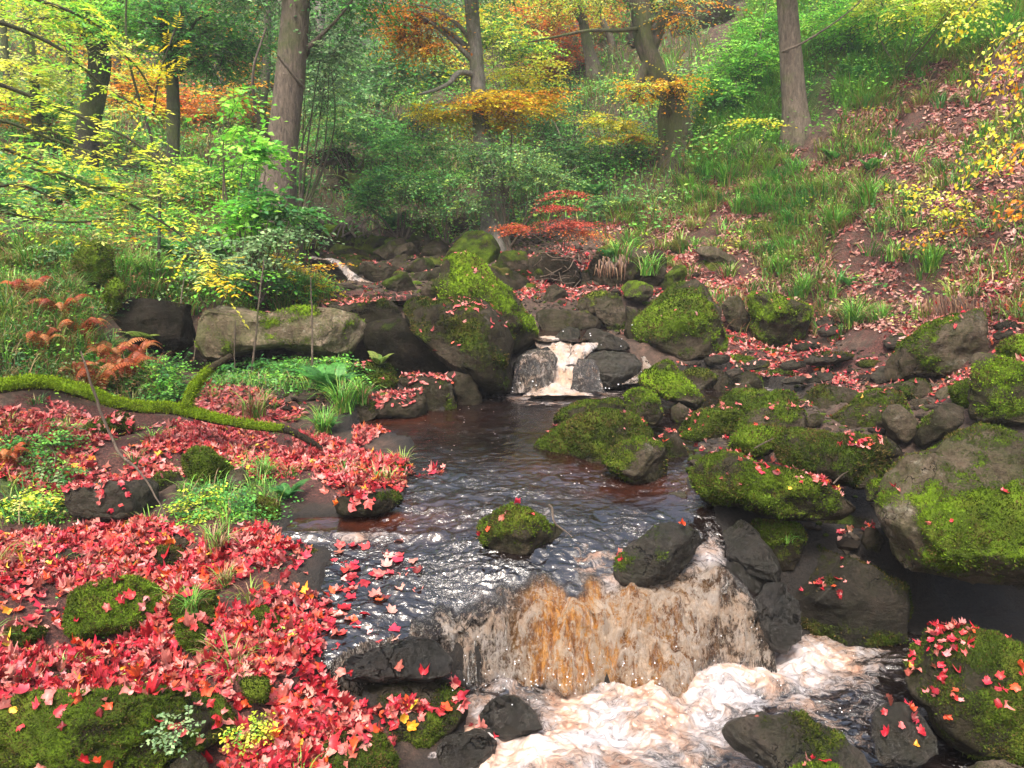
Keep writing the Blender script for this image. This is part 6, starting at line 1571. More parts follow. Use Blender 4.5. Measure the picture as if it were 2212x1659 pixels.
for i, (t_, lab, cr) in enumerate([
    ([(88,430,13.5,13),(84,330,13.5,11),(78,240,13.5,10),(72,160,13.5,9),(60,40,13.5,8),(55,-100,13.5,6)], "dark slim trunk left of the thick leaning one", [(60,160,13.3,70,60,170,YG),(110,250,14,50,50,120,G2)]),
    ([(32,430,14,10),(30,340,14,9),(24,250,14,8),(10,100,14,7),(0,-80,14,5)], "thin dark trunk nearest the left edge behind the rowan", [(20,250,14,50,60,120,OR)]),
    ([(152,400,16,7),(154,300,16,6),(150,200,16,6),(148,60,16,5),(146,-100,16,4)], "thin upright trunk in front of the orange bushes at far left", []),
    ([(566,300,17,9),(568,220,17,9),(574,150,17,9),(578,60,17,8),(580,-80,17,7)], "grey trunk stub between the forked tree and the brown trunk", [(520,200,17,60,50,160,OR+GP)]),
    ([(1285,160,19.5,13),(1272,110,19.5,11),(1262,60,19.5,10),(1254,0,19.5,10),(1248,-120,19.5,8)], "slim curved trunk high on the slope left of the old tree", [(1215,10,19,90,50,260,YG+OR)]),
    ([(1325,120,20,7),(1318,80,20,6),(1300,40,20,6),(1292,0,20,6),(1285,-90,20,5)], "thin mossy trunk in front of the crags", []),
    ([(1140,190,22,9),(1132,100,22,9),(1136,20,22,8),(1138,-80,22,7)], "thin far trunk behind the orange beech boughs", [(1130,30,22,80,50,200,OR+YG)]),
    ([(815,150,25,34),(815,60,25,32),(818,-60,25,28)], "massive pale trunk fading in the mist at top centre", [(760,0,24.5,110,60,260,GP)]),
    ([(470,220,21,12),(474,120,21,11),(480,0,21,10),(484,-80,21,8)], "far trunk behind the forked tree's right side", [(470,40,21,90,60,220,OR+G1)]),
    ([(700,200,21,10),(694,100,21,9),(690,0,21,9),(688,-80,21,8)], "far grey trunk right of the thick brown trunk", [(700,60,21,90,70,260,GP+G1)]),
    ([(255,330,18,10),(258,220,18,9),(250,100,18,8),(240,-60,18,7)], "far trunk among orange leaves behind the thick leaning trunk", [(280,200,18,80,60,240,OR)]),
    ([(960,190,23,8),(958,100,23,8),(950,10,23,7),(948,-60,23,6)], "far thin trunk left of the slender grey trunk", [(960,0,23,100,60,220,GP)])]):
    tree("tree", lab, "tree", t_, M_BARKD if i < 4 or i == 10 else M_BARKM if i in (4, 5) else M_BARKP, crown=cr, leaf=.075, seed=20 + i, nseg=10, twiglen=.7)

# shrubs and saplings: a few bent stems from the ground and a leafy volume
def shrub(name, label, cat, blobs, leaf, seed, mat=None, twiglen=.4, per=9, flat=.75, stems=3, foot=None, dens=1.0):
    c, R_ = wblob(blobs[0])
    if foot is None:
        x, y = c[0], c[1] + .1
        f0 = np.array([x, y, gz(x, y)])
    else: f0 = at(*foot)
    root = empty(name, f0); tag(root, label, cat)
    r_ = np.random.default_rng(seed)
    for b in blobs:
        cb, Rb = wblob(b)
        for s in range(stems):
            tgt = cb + r_.normal(0, .45, 3) * Rb
            m_ = (f0 + tgt) / 2 + r_.normal(0, .12, 3) * np.linalg.norm(tgt - f0) * .6
            pth = smooth_path([f0 + r_.normal(0, .03, 3), m_, tgt], 12)
            L_ = np.linalg.norm(tgt - f0)
            v, f = tube(pth, np.linspace(.006 + .006 * L_, .004, 12), 5)
            obj("stem", make_mesh("stem", v - f0, f), mat or M_TWIG, root)
    v, f, c_ = crown_mesh(blobs, leaf, seed, twiglen, per, flat, dens)
    obj("crown" if cat in ("tree", "sapling") else "foliage", make_mesh("foliage", v - f0, f, colors=c_), M_FOL, root)
    return root
SH = [
 ("sapling", "bright green broad-leaved sapling in front of the brown trunk's foot", "sapling", [(505,450,8.6,80,60,110,G2),(540,350,8.6,50,50,60,G2),(500,250,8.6,40,60,36,G2),(610,430,8.4,60,50,80,G1)], .075, dict(foot=(545,640,8.6))),
 ("sapling", "dark green sapling with white-edged leaves left of the brown trunk", "sapling", [(560,520,8.2,60,70,90,GP),(620,480,8.1,50,40,60,GP)], .05, dict(foot=(560,650,8.3))),
 ("sapling", "thin sapling with sparse leaves beside the yellow rowan tips", "sapling", [(440,560,7.6,70,50,60,GP),(500,600,7.6,50,40,40,G2)], .045, dict(foot=(470,680,7.8))),
 ("shrub", "yellow-orange little shrub by the distant stream", "shrub", [(610,570,9.5,30,35,40,OR+YE),(660,585,9.8,30,20,40,OR+YE)], .05, {}),
 ("shrub", "dark green holly bush right of the slender grey trunk", "shrub", [(1095,350,12,100,50,250,GD),(1150,390,12,80,50,180,GD),(1010,340,12.3,70,40,150,GD+G1)], .045, {}),
 ("shrub", "grey-green holly bush left of the slender trunk's foot", "shrub", [(960,400,12,90,45,220,GD+G1),(1010,450,11.8,60,40,100,GD)], .045, {}),
 ("shrub", "mid-green shrub hanging over the far boulders", "shrub", [(860,390,13,90,40,300,G1),(800,430,12.8,50,40,140,G1),(900,330,13.5,80,40,220,G1)], .055, {}),
 ("shrub", "large dark green bush behind the brown trunk's right side", "shrub", [(750,270,15,110,70,340,GD+G1),(720,200,15.5,80,60,300,GP+GD),(830,300,15.5,80,60,320,G1)], .06, {}),
 ("shrub", "grey-green bush in the mist above the little cave", "shrub", [(790,150,17.5,120,80,520,GP+G1),(860,100,18,80,60,260,GP)], .075, {}),
 ("beech_tree", "golden layered beech boughs right of the slender grey trunk", "tree", [(1080,225,13.2,130,30,360,YE+OR),(960,240,13,80,22,180,YE),(1150,205,13.4,80,26,200,OR+YE),(1130,160,13.8,90,34,180,YG+YE),(1050,270,13.2,80,24,140,OR+YG)], .055, dict(flat=.93, stems=2, foot=(1090,430,13.6))),
 ("beech_tree", "green and yellow layered beech behind the golden boughs", "tree", [(1110,90,17,110,60,420,YG+G1),(1050,60,17.5,70,50,200,G1+YE)], .07, dict(flat=.85)),
 ("shrub", "rusty orange beech scrub behind the slim curved trunk", "shrub", [(1200,120,20.5,70,60,320,RO),(1180,50,21,80,50,260,OR+RO),(1270,30,21,90,50,260,RO+OR)], .08, {}),
 ("shrub", "orange beech undergrowth behind the forked tree", "shrub", [(440,240,17.5,110,60,460,OR+RO),(330,260,17,80,60,320,OR+YE),(300,180,18,80,60,220,YG+OR),(450,310,16.5,70,30,160,RO)], .075, {}),
 ("shrub", "fiery red-orange bush far left behind the dark trunks", "shrub", [(145,255,18,50,50,240,RP+RO),(90,290,18,60,50,200,OR)], .075, {}),
 ("shrub", "green shrub mass at the far left under the dark trunks", "shrub", [(60,380,11,110,50,330,G1),(160,380,12,90,40,240,G1+YG)], .06, {}),
 ("sapling", "little bare-twigged sapling with coral red leaves above the stream", "sapling", [(1205,480,10.6,75,14,110,RP),(1215,445,10.6,45,12,50,RP),(1225,415,10.6,36,10,36,RP),(1150,490,10.5,60,14,70,RP+RO),(1260,500,10.4,50,14,50,RO)], .035, dict(flat=.97, stems=1, foot=(1218,545,10.6), twiglen=.3)),
 ("shrub", "yellow-tinged beech shrub between the golden boughs and the old tree", "shrub", [(1310,260,14.5,60,26,150,YE+YG),(1360,300,14.2,50,24,110,YG+OR)], .055, dict(flat=.9)),
 ("shrub", "green undergrowth on the slope left of the old tree", "shrub", [(1240,330,15,90,50,380,G1+GD),(1330,350,14.5,70,40,240,G1),(1200,250,17,70,40,220,G1)], .055, {}),
 ("shrub", "bright green scrub on the grassy slope left of the brown trunk", "shrub", [(1610,130,15,70,60,300,G2),(1560,200,14.5,60,40,200,G2+G1),(1640,60,16,70,50,220,G2)], .06, {}),
 ("shrub", "bright green scrub above the brown trunk's right side", "shrub", [(1800,60,14.5,90,50,300,G2),(1880,30,14,70,40,160,YG+G2)], .06, {}),
 ("shrub", "dark fern-like scrub below the crags", "shrub", [(1560,160,17,70,40,220,GD+GP),(1480,180,17,50,40,160,GD)], .06, {}),
 ("shrub", "green bushes at the top right above the leafy slope", "shrub", [(1960,20,13,90,40,240,YG+G2),(2060,10,12,80,40,200,YG)], .06, {}),
 ("shrub", "tiny yellow seedling on the slope below the brown trunk", "shrub", [(1640,262,12.5,34,10,26,YE+YG)], .05, dict(flat=.95, stems=1)),
 ("shrub", "pale green low bramble on the bank left of the dark hollow", "shrub", [(120,560,8,120,40,220,G1+GP),(30,620,7.5,80,50,140,G1)], .035, dict(twiglen=.25)),
 ("shrub", "leafy bramble patch on the left bank below the red bracken", "shrub", [(70,960,4.9,70,60,170,G1),(110,1010,4.7,50,40,90,GP+G1)], .028, dict(twiglen=.16)),
 ("shrub", "small-leaved bramble at the left edge beside the dark block", "shrub", [(60,1080,4.4,80,50,150,G1+YG)], .026, dict(twiglen=.15)),
 ("shrub", "low green herbs behind the red bracken on the left bank", "shrub", [(340,810,6.4,80,40,190,G1+G2),(380,850,6.2,50,30,100,G1)], .03, dict(twiglen=.18)),
 ("shrub", "low green herbs under the overhang of the pale slab", "shrub", [(560,790,7.3,110,18,190,G1),(700,795,7.2,90,18,170,G1+G2),(640,830,6.9,70,14,90,G1)], .035, dict(twiglen=.18, stems=0)),
 ("shrub", "trailing ivy and herbs on the block right of the dark squared block", "shrub", [(430,1080,4.4,50,45,120,G1+YG),(510,1090,4.4,50,40,100,G1)], .024, dict(twiglen=.14)),
 ("shrub", "small seedlings on the mossy rock face at the bottom", "shrub", [(540,1560,2.75,40,60,40,G2+YG),(180,1580,2.5,30,50,22,G2),(390,1570,2.5,50,30,22,GP)], .018, dict(twiglen=.08, stems=0)),
 ("shrub", "yellow-green herbs on the turf behind the pale slab", "shrub", [(640,610,9,70,40,170,G2+YE),(560,600,8.8,70,40,160,G1)], .04, dict(twiglen=.22)),
 ("shrub", "green undergrowth beneath the dark leaning trunk", "shrub", [(210,480,11,110,40,300,G1+GD),(320,500,10.5,90,50,260,G1)], .05, {}),
 ("shrub", "green shrubs on the far bank behind the brown trunk's foot", "shrub", [(480,370,12,90,40,260,G2),(620,390,12.5,50,40,130,G1),(430,410,11.5,60,40,150,G1+YG)], .055, {}),
 ("shrub", "sparse bush with small leaves right of the brown trunk", "shrub", [(690,180,12,60,90,130,GP),(720,90,12,60,60,90,GP)], .045, dict(foot=(640,500,11.8), mat=M_BARKM)),
 ("shrub", "mixed green and brown scrub on the slope below the old tree", "shrub", [(1330,440,13.2,80,30,200,G1+GD),(1280,400,14,60,30,150,G1)], .05, {}),
]
for i, (nm, lab, cat, bl, lf, kw) in enumerate(SH):
    shrub(nm, lab, cat, bl, lf, 60 + i, **kw)

# far canopy that closes the view at the top: pale trees on the upper slope
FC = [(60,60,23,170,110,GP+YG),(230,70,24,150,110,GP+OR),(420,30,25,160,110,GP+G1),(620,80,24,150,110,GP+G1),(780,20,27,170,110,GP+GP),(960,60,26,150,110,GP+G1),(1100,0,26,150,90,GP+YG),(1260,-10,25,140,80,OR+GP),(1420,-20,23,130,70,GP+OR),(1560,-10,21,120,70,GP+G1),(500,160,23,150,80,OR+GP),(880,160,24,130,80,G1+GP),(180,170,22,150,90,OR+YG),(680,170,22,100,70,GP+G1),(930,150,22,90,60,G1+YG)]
FL_ = ["misty grey-green tree crown in the top left corner","misty crown with orange tints right of the top left corner","pale green far crown above the forked tree","pale far crown behind the thick brown trunk","palest misty crown at top centre","misty crown left of the slender grey trunk","misty yellow-green crown right of the slender grey trunk","rusty far crown above the slim curved trunk","pale rusty crown above the old tree","pale green crown above the crags","orange far crown behind the forked tree","far green crown under the orange bough","orange and yellow-green far crown behind the leaning dark trunk","far grey-green crown right of the thick brown trunk","light green far crown left of the golden beech boughs"]
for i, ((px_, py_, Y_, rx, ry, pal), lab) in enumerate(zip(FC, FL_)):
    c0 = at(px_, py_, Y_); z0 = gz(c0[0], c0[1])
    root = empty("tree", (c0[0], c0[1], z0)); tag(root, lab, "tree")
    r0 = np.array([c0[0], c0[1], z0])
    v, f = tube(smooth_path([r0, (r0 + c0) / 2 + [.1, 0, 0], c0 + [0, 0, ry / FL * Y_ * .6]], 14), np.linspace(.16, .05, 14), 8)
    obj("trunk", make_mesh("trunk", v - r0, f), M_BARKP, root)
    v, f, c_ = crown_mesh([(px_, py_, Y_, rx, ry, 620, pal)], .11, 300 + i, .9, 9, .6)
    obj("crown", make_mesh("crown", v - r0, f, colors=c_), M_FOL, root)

def herbs(polys_, ncl, per_, leaf, pal, seed, ymax, hgt=.12, rad=.16):
    R_, _n = rand_in(polys_, ncl * 6, seed, ymax); R_ = R_[:ncl]
    r_ = np.random.default_rng(seed)
    nn_ = len(R_) * per_
    P_ = np.repeat(R_, per_, 0) + np.column_stack([r_.normal(0, rad, (nn_, 2)), r_.uniform(0, 1, nn_) ** 1.3 * hgt])
    a = r_.uniform(0, 6.28, nn_); ax = np.column_stack([np.cos(a), np.sin(a), r_.uniform(-.5, .3, nn_)]); ax /= np.linalg.norm(ax, axis=1, keepdims=True)
    nr = np.array([0, -.2, 1.0]) + r_.normal(0, .45, ax.shape); nr -= ax * (nr * ax).sum(1, keepdims=True); nr /= np.linalg.norm(nr, axis=1, keepdims=True)
    c = np.repeat(np.array(pal)[r_.integers(0, len(pal), len(R_))], per_, 0) * r_.uniform(.7, 1.25, (nn_, 1))
    L = leaf * r_.uniform(.6, 1.3, nn_)
    return leafquads(P_, ax, nr, L, L * .6, np.clip(c, 0, .85))
HB = [herbs([[(-100,400),(660,420),(660,560),(-100,560)]], 260, 60, .05, G1 + G2 + [(.3, .14, .06)], 87, 15, .28, .2), herbs([GRASS[5], GRASS[2]], 110, 40, .03, [(.30, .12, .05), (.22, .09, .04), (.4, .22, .1)], 88, 11, .16, .12), herbs(FAR, 900, 60, .075, G1 + GD + G2 + [(.3, .14, .06)], 81, 27, .3, .3), herbs(PINK, 150, 30, .045, G1 + G2 + YG, 82, 16, .1, .12), herbs(BRIGHTG, 260, 50, .06, G2 + G1, 83, 24, .25, .25), herbs([GRASS[2], GRASS[5], GRASS[4]], 210, 40, .035, G1 + G2 + GP, 84, 11, .1, .12),
      herbs([GRASS[3], GRASS[6]], 60, 34, .022, G1 + G2, 85, 6, .06, .07), herbs(RED[:3], 60, 12, .018, G1 + G2, 86, 7, .04, .05)]
o_ = 0; Vs, Fs, Cs = [], [], []
for v, f, c_ in HB: Vs.append(v); Fs.append(f + o_); Cs.append(c_); o_ += len(v)
tag(obj("undergrowth", make_mesh("undergrowth", np.vstack(Vs), np.vstack(Fs), colors=np.vstack(Cs)), M_FOL), "low green herbs and brambles over slopes and banks", "undergrowth", kind='stuff')

# ------------------------------------------------------------------ rowan with pinnate yellowing leaves, near left
def pinnate(S0, D0, L, np_, leafL, r_):
    k = np.linspace(.15, 1, np_)
    c = S0 + D0 * (k * L)[:, None] + np.array([0, 0, -1.0]) * (.22 * L * k ** 2)[:, None]
    sd_ = np.cross(D0, [0, 0, 1.0]); sd_ /= np.linalg.norm(sd_) + 1e-9
    P_ = np.vstack([c, c, c[-1:]])
    ax = np.vstack([sd_ * .9 + D0 * .35 + 0 * c, -sd_ * .9 + D0 * .35 + 0 * c, [D0]])
    ax = ax + r_.normal(0, .08, ax.shape); ax[:, 2] -= .12
    ax /= np.linalg.norm(ax, axis=1, keepdims=True)
    nr = np.array([0, 0, 1.0]) + r_.normal(0, .25, ax.shape); nr -= ax * (nr * ax).sum(1, keepdims=True); nr /= np.linalg.norm(nr, axis=1, keepdims=True)
    return P_, ax, nr
def rowan_branch(root, og, path, nleaf, pal, seed, leafL=.05, up=0.0):
    r_ = np.random.default_rng(seed)
    C3 = np.array([[*at(a, b_, Y), w / FL * Y] for a, b_, Y, w in path])
    S = smooth_path(C3, 30)
    v, f = tube(S[:, :3], S[:, 3], 6)
    obj("branch", make_mesh("branch", v - og, f), M_BARKD, root)
    Ps, As, Ns, Cs = [], [], [], []
    for q in range(nleaf):
        t = r_.uniform(.02, 1) ** .8 * 28.9; i = int(t)
        s0 = S[i, :3] + (S[i + 1, :3] - S[i, :3]) * (t - i)
        tg = S[i + 1, :3] - S[i, :3]; tg /= np.linalg.norm(tg)
        d = tg * r_.uniform(.1, .9) + r_.normal(0, .6, 3) * np.array([1, .9, .6]) + np.array([0, -.15, .05])
        d /= np.linalg.norm(d)
        off_ = r_.normal(0, .06, 3)
        P_, A_, N_ = pinnate(s0 + off_ + d * .03, d, r_.uniform(.13, .21), 6, leafL, r_)
        Ps.append(P_); As.append(A_); Ns.append(N_)
        c = np.array(pal[r_.integers(0, len(pal))]) * r_.uniform(.8, 1.2)
        Cs.append(np.tile(c, (len(P_), 1)) * r_.uniform(.85, 1.15, (len(P_), 1)))
    P_, A_, N_, C_ = map(np.vstack, (Ps, As, Ns, Cs))
    L = leafL * r_.uniform(.8, 1.15, len(P_))
    v, f, cl = leafquads(P_, A_, N_, L, L * .36, np.clip(C_, 0, .9), .1)
    obj("leaf_spray", make_mesh("leaf_spray", v - og, f, colors=cl), M_FOL, root)["kind"] = "stuff"
og = at(-260, 560, 5.0); og[2] = gz(og[0], og[1])
rw = empty("rowan_tree", og); tag(rw, "rowan with yellowing feathery leaves reaching in from the left", "tree")
v, f = tube(smooth_path([og, og + [.05, .1, .9], og + [.0, .2, 2.0], og + [-.1, .3, 3.6]], 20), np.linspace(.07, .03, 20), 8)
obj("trunk", make_mesh("trunk", v - og, f), M_BARKD, rw)
RW = [([(-260,330,5.0,9),(-40,310,5.1,5),(120,370,5.2,3.5),(260,430,5.2,3),(380,500,5.2,2.2),(440,560,5.1,1.6),(478,604,5.0,1.2)], 62, YG + YE),
      ([(-260,120,5.0,8),(-40,170,5.2,5),(120,230,5.4,3.5),(260,290,5.4,2.6),(350,350,5.4,1.6)], 46, YG),
      ([(-260,0,5.0,8),(-30,40,5.3,5),(120,100,5.5,3.5),(230,190,5.6,2.4),(300,230,5.6,1.6)], 44, YG + G2),
      ([(-260,430,5.0,7),(-60,440,5.0,4),(60,470,5.1,3),(160,480,5.2,2.2),(260,470,5.2,1.6)], 34, YG + GP),
      ([(-260,-60,5.0,8),(0,-20,5.4,5),(140,20,5.6,3),(220,60,5.7,2)], 40, YG + G2),
      ([(-200,230,4.8,7),(0,260,4.9,4),(110,300,5.0,3),(200,330,5.0,2)], 30, YG + G2),
      ([(60,360,5.3,3),(180,400,5.2,2.4),(280,410,5.2,2),(360,440,5.2,1.4)], 24, [(.5,.52,.3),(.4,.45,.2)] + YG),
      ([(-260,500,4.6,6),(-60,420,4.6,4),(40,400,4.7,3),(120,430,4.8,2)], 18, GP + YG)]
for i, (p_, n_, pal) in enumerate(RW): rowan_branch(rw, og, p_, n_, pal, 500 + i)
# second leafy rowan-like sapling, yellow leaves dangling left of the forked trunk
og2 = at(330, 470, 8.5); og2[2] = gz(og2[0], og2[1])
rw2 = empty("sapling", og2); tag(rw2, "slim sapling with bright yellow leaf clusters between rowan and forked trunk", "sapling")
v, f = tube(smooth_path([og2, og2 + [.1, 0, 1.2], og2 + [-.1, 0, 2.4], og2 + [.1, 0, 3.6]], 20), np.linspace(.02, .008, 20), 6)
obj("trunk", make_mesh("trunk", v - og2, f), M_BARKD, rw2)
for i, (p_, n_, pal) in enumerate([([(330,250,8.5,3),(345,160,8.5,2),(380,60,8.5,2)], 22, YE), ([(330,330,8.5,3),(360,350,8.4,2),(410,370,8.3,1.5)], 20, YG), ([(330,200,8.5,3),(300,150,8.4,2),(270,120,8.3,1.5)], 20, YG)]):
    rowan_branch(rw2, og2, p_, n_, pal, 560 + i, .06)

# beech twigs hanging in from the right
def twigtree(name, label, og, paths, leaf, seed, dens=34):
    root = empty(name, og); tag(root, label, "tree")
    for i, (p_, pal) in enumerate(paths):
        r_ = np.random.default_rng(seed + i)
        C3 = np.array([[*at(a, b_, Y), w / FL * Y] for a, b_, Y, w in p_])
        S = smooth_path(C3, 40)
        v, f = tube(S[:, :3], S[:, 3], 5)
        obj("branch", make_mesh("branch", v - og, f), M_TWIG, root)
        nl = int(dens * len(p_) * 2.2)
        t = r_.uniform(0, 38.9, nl); ii = t.astype(int); P_ = S[ii, :3] + (S[ii + 1, :3] - S[ii, :3]) * (t - ii)[:, None]
        P_ = P_ + r_.normal(0, 1, P_.shape) * np.array([.07, .07, .035])
        tg = S[ii + 1, :3] - S[ii, :3]; tg /= np.linalg.norm(tg, axis=1, keepdims=True)
        ax = tg * .6 + r_.normal(0, .6, P_.shape); ax[:, 2] -= .2; ax /= np.linalg.norm(ax, axis=1, keepdims=True)
        nr = np.array([0, -.3, 1.0]) + r_.normal(0, .4, ax.shape); nr -= ax * (nr * ax).sum(1, keepdims=True); nr /= np.linalg.norm(nr, axis=1, keepdims=True)
        c = np.array(pal)[r_.integers(0, len(pal), nl)] * r_.uniform(.8, 1.2, (nl, 1))
        L = leaf * r_.uniform(.7, 1.2, nl)
        v, f, cl = leafquads(P_, ax, nr, L, L * .62, np.clip(c, 0, .9), .15)
        obj("leaf_spray", make_mesh("leaf_spray", v - og, f, colors=cl), M_FOL, root)["kind"] = "stuff"
    return root
ogb = np.array([5.4, 5.2, 0.0]); ogb[2] = gz(ogb[0], ogb[1])
tb = twigtree("beech_tree", "beech boughs with yellow and orange leaves hanging along the right edge", ogb, [
    ([(2420,-60,6.6,4),(2260,20,6.6,3),(2160,100,6.6,2),(2120,200,6.6,1.5)], YE + YG), ([(2440,80,6.5,4),(2290,170,6.5,3),(2190,240,6.5,2),(2130,320,6.4,1.5),(2080,400,6.4,1)], YE + YG),
    ([(2440,180,6.3,4),(2290,280,6.3,3),(2200,330,6.3,2),(2150,380,6.2,1)], OR + YE), ([(2300,60,6.4,3),(2190,130,6.4,2),(2170,200,6.4,1.2)], OR + YE),
    ([(2420,300,6.2,3),(2300,400,6.2,2),(2210,440,6.2,1.5),(2180,470,6.2,1)], RO + OR), ([(2300,-60,7,3),(2140,-20,7,2),(2080,40,7,1.5),(2060,90,7,1)], YG + YE)], .045, 700, 22)
v, f = tube(smooth_path([ogb, (ogb + at(2440, 80, 6.5)) / 2 + [.3, 0, 0], at(2440, 80, 6.5), at(2420, -60, 6.6)], 20), np.linspace(.08, .03, 20), 8)
obj("trunk", make_mesh("trunk", v - ogb, f), M_BARK, tb)
ogs = hit(2105, 455)
twigtree("beech_seedling", "low yellow-green beech twig reaching left over the leafy slope", ogs, [([(2105,450,ogs[1],2.4),(2060,430,ogs[1]-.2,2),(2000,415,ogs[1]-.35,1.6),(1930,405,ogs[1]-.5,1)], YG + YE), ([(2090,470,ogs[1]-.1,2),(2030,455,ogs[1]-.3,1.6),(1960,440,ogs[1]-.4,1)], YG + YE)], .05, 720, 20)
ogs = hit(2085, 500)
twigtree("beech_seedling", "thin twig with orange leaves lying across the red slope on the right", ogs, [([(2090,490,ogs[1],2),(2040,500,ogs[1]-.15,1.5),(1990,515,ogs[1]-.25,1),(1960,530,ogs[1]-.3,1)], OR + YE)], .045, 730, 10)

# ------------------------------------------------------------------ fallen mossy branch, thin twig, dead twigs
bp = [(-60,842,4.7,19),(0,836,4.8,18),(60,828,4.9,19),(120,832,5.0,18),(190,850,5.05,17),(240,868,5.1,15),(300,880,5.15,15),(360,882,5.2,15),(420,893,5.25,15),(480,908,5.3,13),(560,922,5.35,11),(620,930,5.4,10),(655,945,5.45,9),(700,972,5.5,5)]
C3 = np.array([[*at(a, b_, Y), w * .84 / FL * Y] for a, b_, Y, w in bp])
S = smooth_path(C3, 110)
V_, F_ = tube(S[:, :3], S[:, 3], 22)
cen = np.repeat(S[:, :3], 22, 0); d_ = V_ - cen
V_ = cen + d_ * (1 + .14 * fbm(V_ * 9, 4, 3) + .05 * fbm(V_ * 40, 6, 2))[:, None]
nrm_ = d_ / np.linalg.norm(d_, axis=1, keepdims=True)
mo_ = np.clip(.95 + .5 * nrm_[:, 2] + .4 * fbm(V_ * 5, 7, 3), 0, 1) * np.repeat(sstep(655, 560, np.interp(np.linspace(0, 1, 110), np.linspace(0, 1, len(bp)), [q[0] for q in bp])), 22)
mo_ = mo_ * sstep(-.75, -.35, nrm_[:, 2])
fo = empty("fallen_branch", S[0, :3]); tag(fo, "long fallen branch thick with bright green moss across the left bank", "branch")
o = obj("limb", make_mesh("limb", V_ - S[0, :3], F_, {'moss': mo_}), M_ROCK, fo); o.color = (.45, .1, 1, 1)
def moss_fur(Vv, nn, mm, cnt, og, parent, br=1.0, Lr=(.008, .02), seed=3):
    r_ = np.random.default_rng(seed)
    p_ = np.clip(mm, 0, 1) ** 2; p_ = p_ / p_.sum()
    f = r_.choice(len(Vv), cnt, p=p_)
    Pm = Vv[f] + r_.normal(0, .006, (cnt, 3))
    nm = nn[f] + r_.normal(0, .45, (cnt, 3)); nm[:, 2] += .15; nm /= np.linalg.norm(nm, axis=1, keepdims=True)
    L = r_.uniform(*Lr, cnt); sd_ = np.cross(nm, r_.normal(0, 1, (cnt, 3))); sd_ /= np.linalg.norm(sd_, axis=1, keepdims=True)
    v = np.stack([Pm - sd_ * .0035, Pm + sd_ * .0035, Pm + nm * L[:, None]], 1).reshape(-1, 3)
    c = np.array([.22, .33, .015]) * r_.uniform(.5, 1.5, (cnt, 1)); c[nm[:, 2] < 0] *= .6
    o = obj("moss", make_mesh("moss", v - og, np.arange(3 * cnt).reshape(-1, 3), colors=np.repeat(c, 3, 0), smooth=False), M_MOSS, parent); o["kind"] = "stuff"
moss_fur(V_, nrm_, mo_, 12000, S[0, :3], fo)
sp = [(403,878,5.24,10),(415,845,5.3,9),(430,822,5.35,9),(455,795,5.4,8),(480,780,5.45,7),(500,768,5.5,6)]
C3 = np.array([[*at(a, b_, Y), w / FL * Y] for a, b_, Y, w in sp])
S2 = smooth_path(C3, 40)
V2, F2 = tube(S2[:, :3], S2[:, 3], 14)
d2 = V2 - np.repeat(S2[:, :3], 14, 0); n2b = d2 / np.linalg.norm(d2, axis=1, keepdims=True)
m2 = np.repeat(sstep(.75, .45, np.linspace(0, 1, 40)), 14)
o = obj("side_limb", make_mesh("side_limb", V2 - S[0, :3], F2, {'moss': m2}), M_ROCK, fo); o.color = (.8, 0, .8, 1)
moss_fur(V2, n2b, m2, 2200, S[0, :3], fo, seed=5)

def loose_twig(label, path, name="twig", mat=None, n=30):
    C3 = np.array([[*at(a, b_, Y), w / FL * Y] for a, b_, Y, w in path])
    S = smooth_path(C3, n)
    v, f = tube(S[:, :3], S[:, 3], 6)
    v = v + (fbm(v * 8, 2, 2) * .004)[:, None]
    o = obj(name, make_mesh(name, v - C3[0, :3], f), mat or M_TWIG); o.location = C3[0, :3]
    tag(o, label, "twig")
loose_twig("thin brown twig leaning across the mossy branch down to the leaves", [(172,760,4.6,1.5),(188,800,4.6,2.5),(210,870,4.62,3),(245,955,4.6,3),(262,985,4.55,2.6),(300,1015,4.5,2.2),(330,1060,4.4,2),(357,1112,4.25,1.2)])
loose_twig("curved grey stick standing on the pointed mid-stream rock", [(1184,1092,4.12,3),(1192,1100,4.1,2.6),(1200,1130,4.05,2),(1225,1150,4.0,1.5),(1236,1160,3.98,1)])
loose_twig("short stick lying between the loaf boulder and the leafy hump", [(1630,968,5.0,1.5),(1655,955,4.95,2),(1672,946,4.9,1.2)])
loose_twig("forked grey stick below the loaf boulder's right end", [(1800,1045,4.5,2),(1815,1030,4.5,2),(1832,1018,4.45,1.2)])
loose_twig("pale bare stem hanging over the bank left of the pale slab", [(403,580,7.8,1.2),(392,640,7.7,1.6),(395,690,7.6,1.5),(420,740,7.5,1.3),(418,780,7.4,1)])
loose_twig("reddish upright stem in front of the pale slab", [(673,820,7.2,3),(675,760,7.2,2.6),(674,700,7.2,2.2),(672,640,7.2,1.6),(670,600,7.2,1)])
loose_twig("thin green upright stem crossing the pale slab", [(543,815,7.2,3),(550,750,7.2,2.6),(556,690,7.2,2.2),(562,630,7.2,1.8),(570,560,7.3,1.2)])
loose_twig("hair-thin upright stem left of the green one at the pale slab", [(508,800,7.3,1.4),(506,740,7.3,1.2),(509,690,7.3,1)])
r_ = np.random.default_rng(5)
tw = []
for q in range(26):
    a = np.array([r_.uniform(1170, 1260), r_.uniform(540, 610)]); b_ = a + [r_.uniform(-60, 60), r_.uniform(-26, 26)]
    Y_ = r_.uniform(10.2, 10.8)
    p3 = smooth_path([at(*a, Y_), at(*((a + b_) / 2 + r_.normal(0, 6, 2)), Y_ - .1), at(*b_, Y_)], 8)
    tw.append(tube(p3, np.full(8, .007), 4))
v, f = join(tw); bo = at(1215, 600, 10.5)
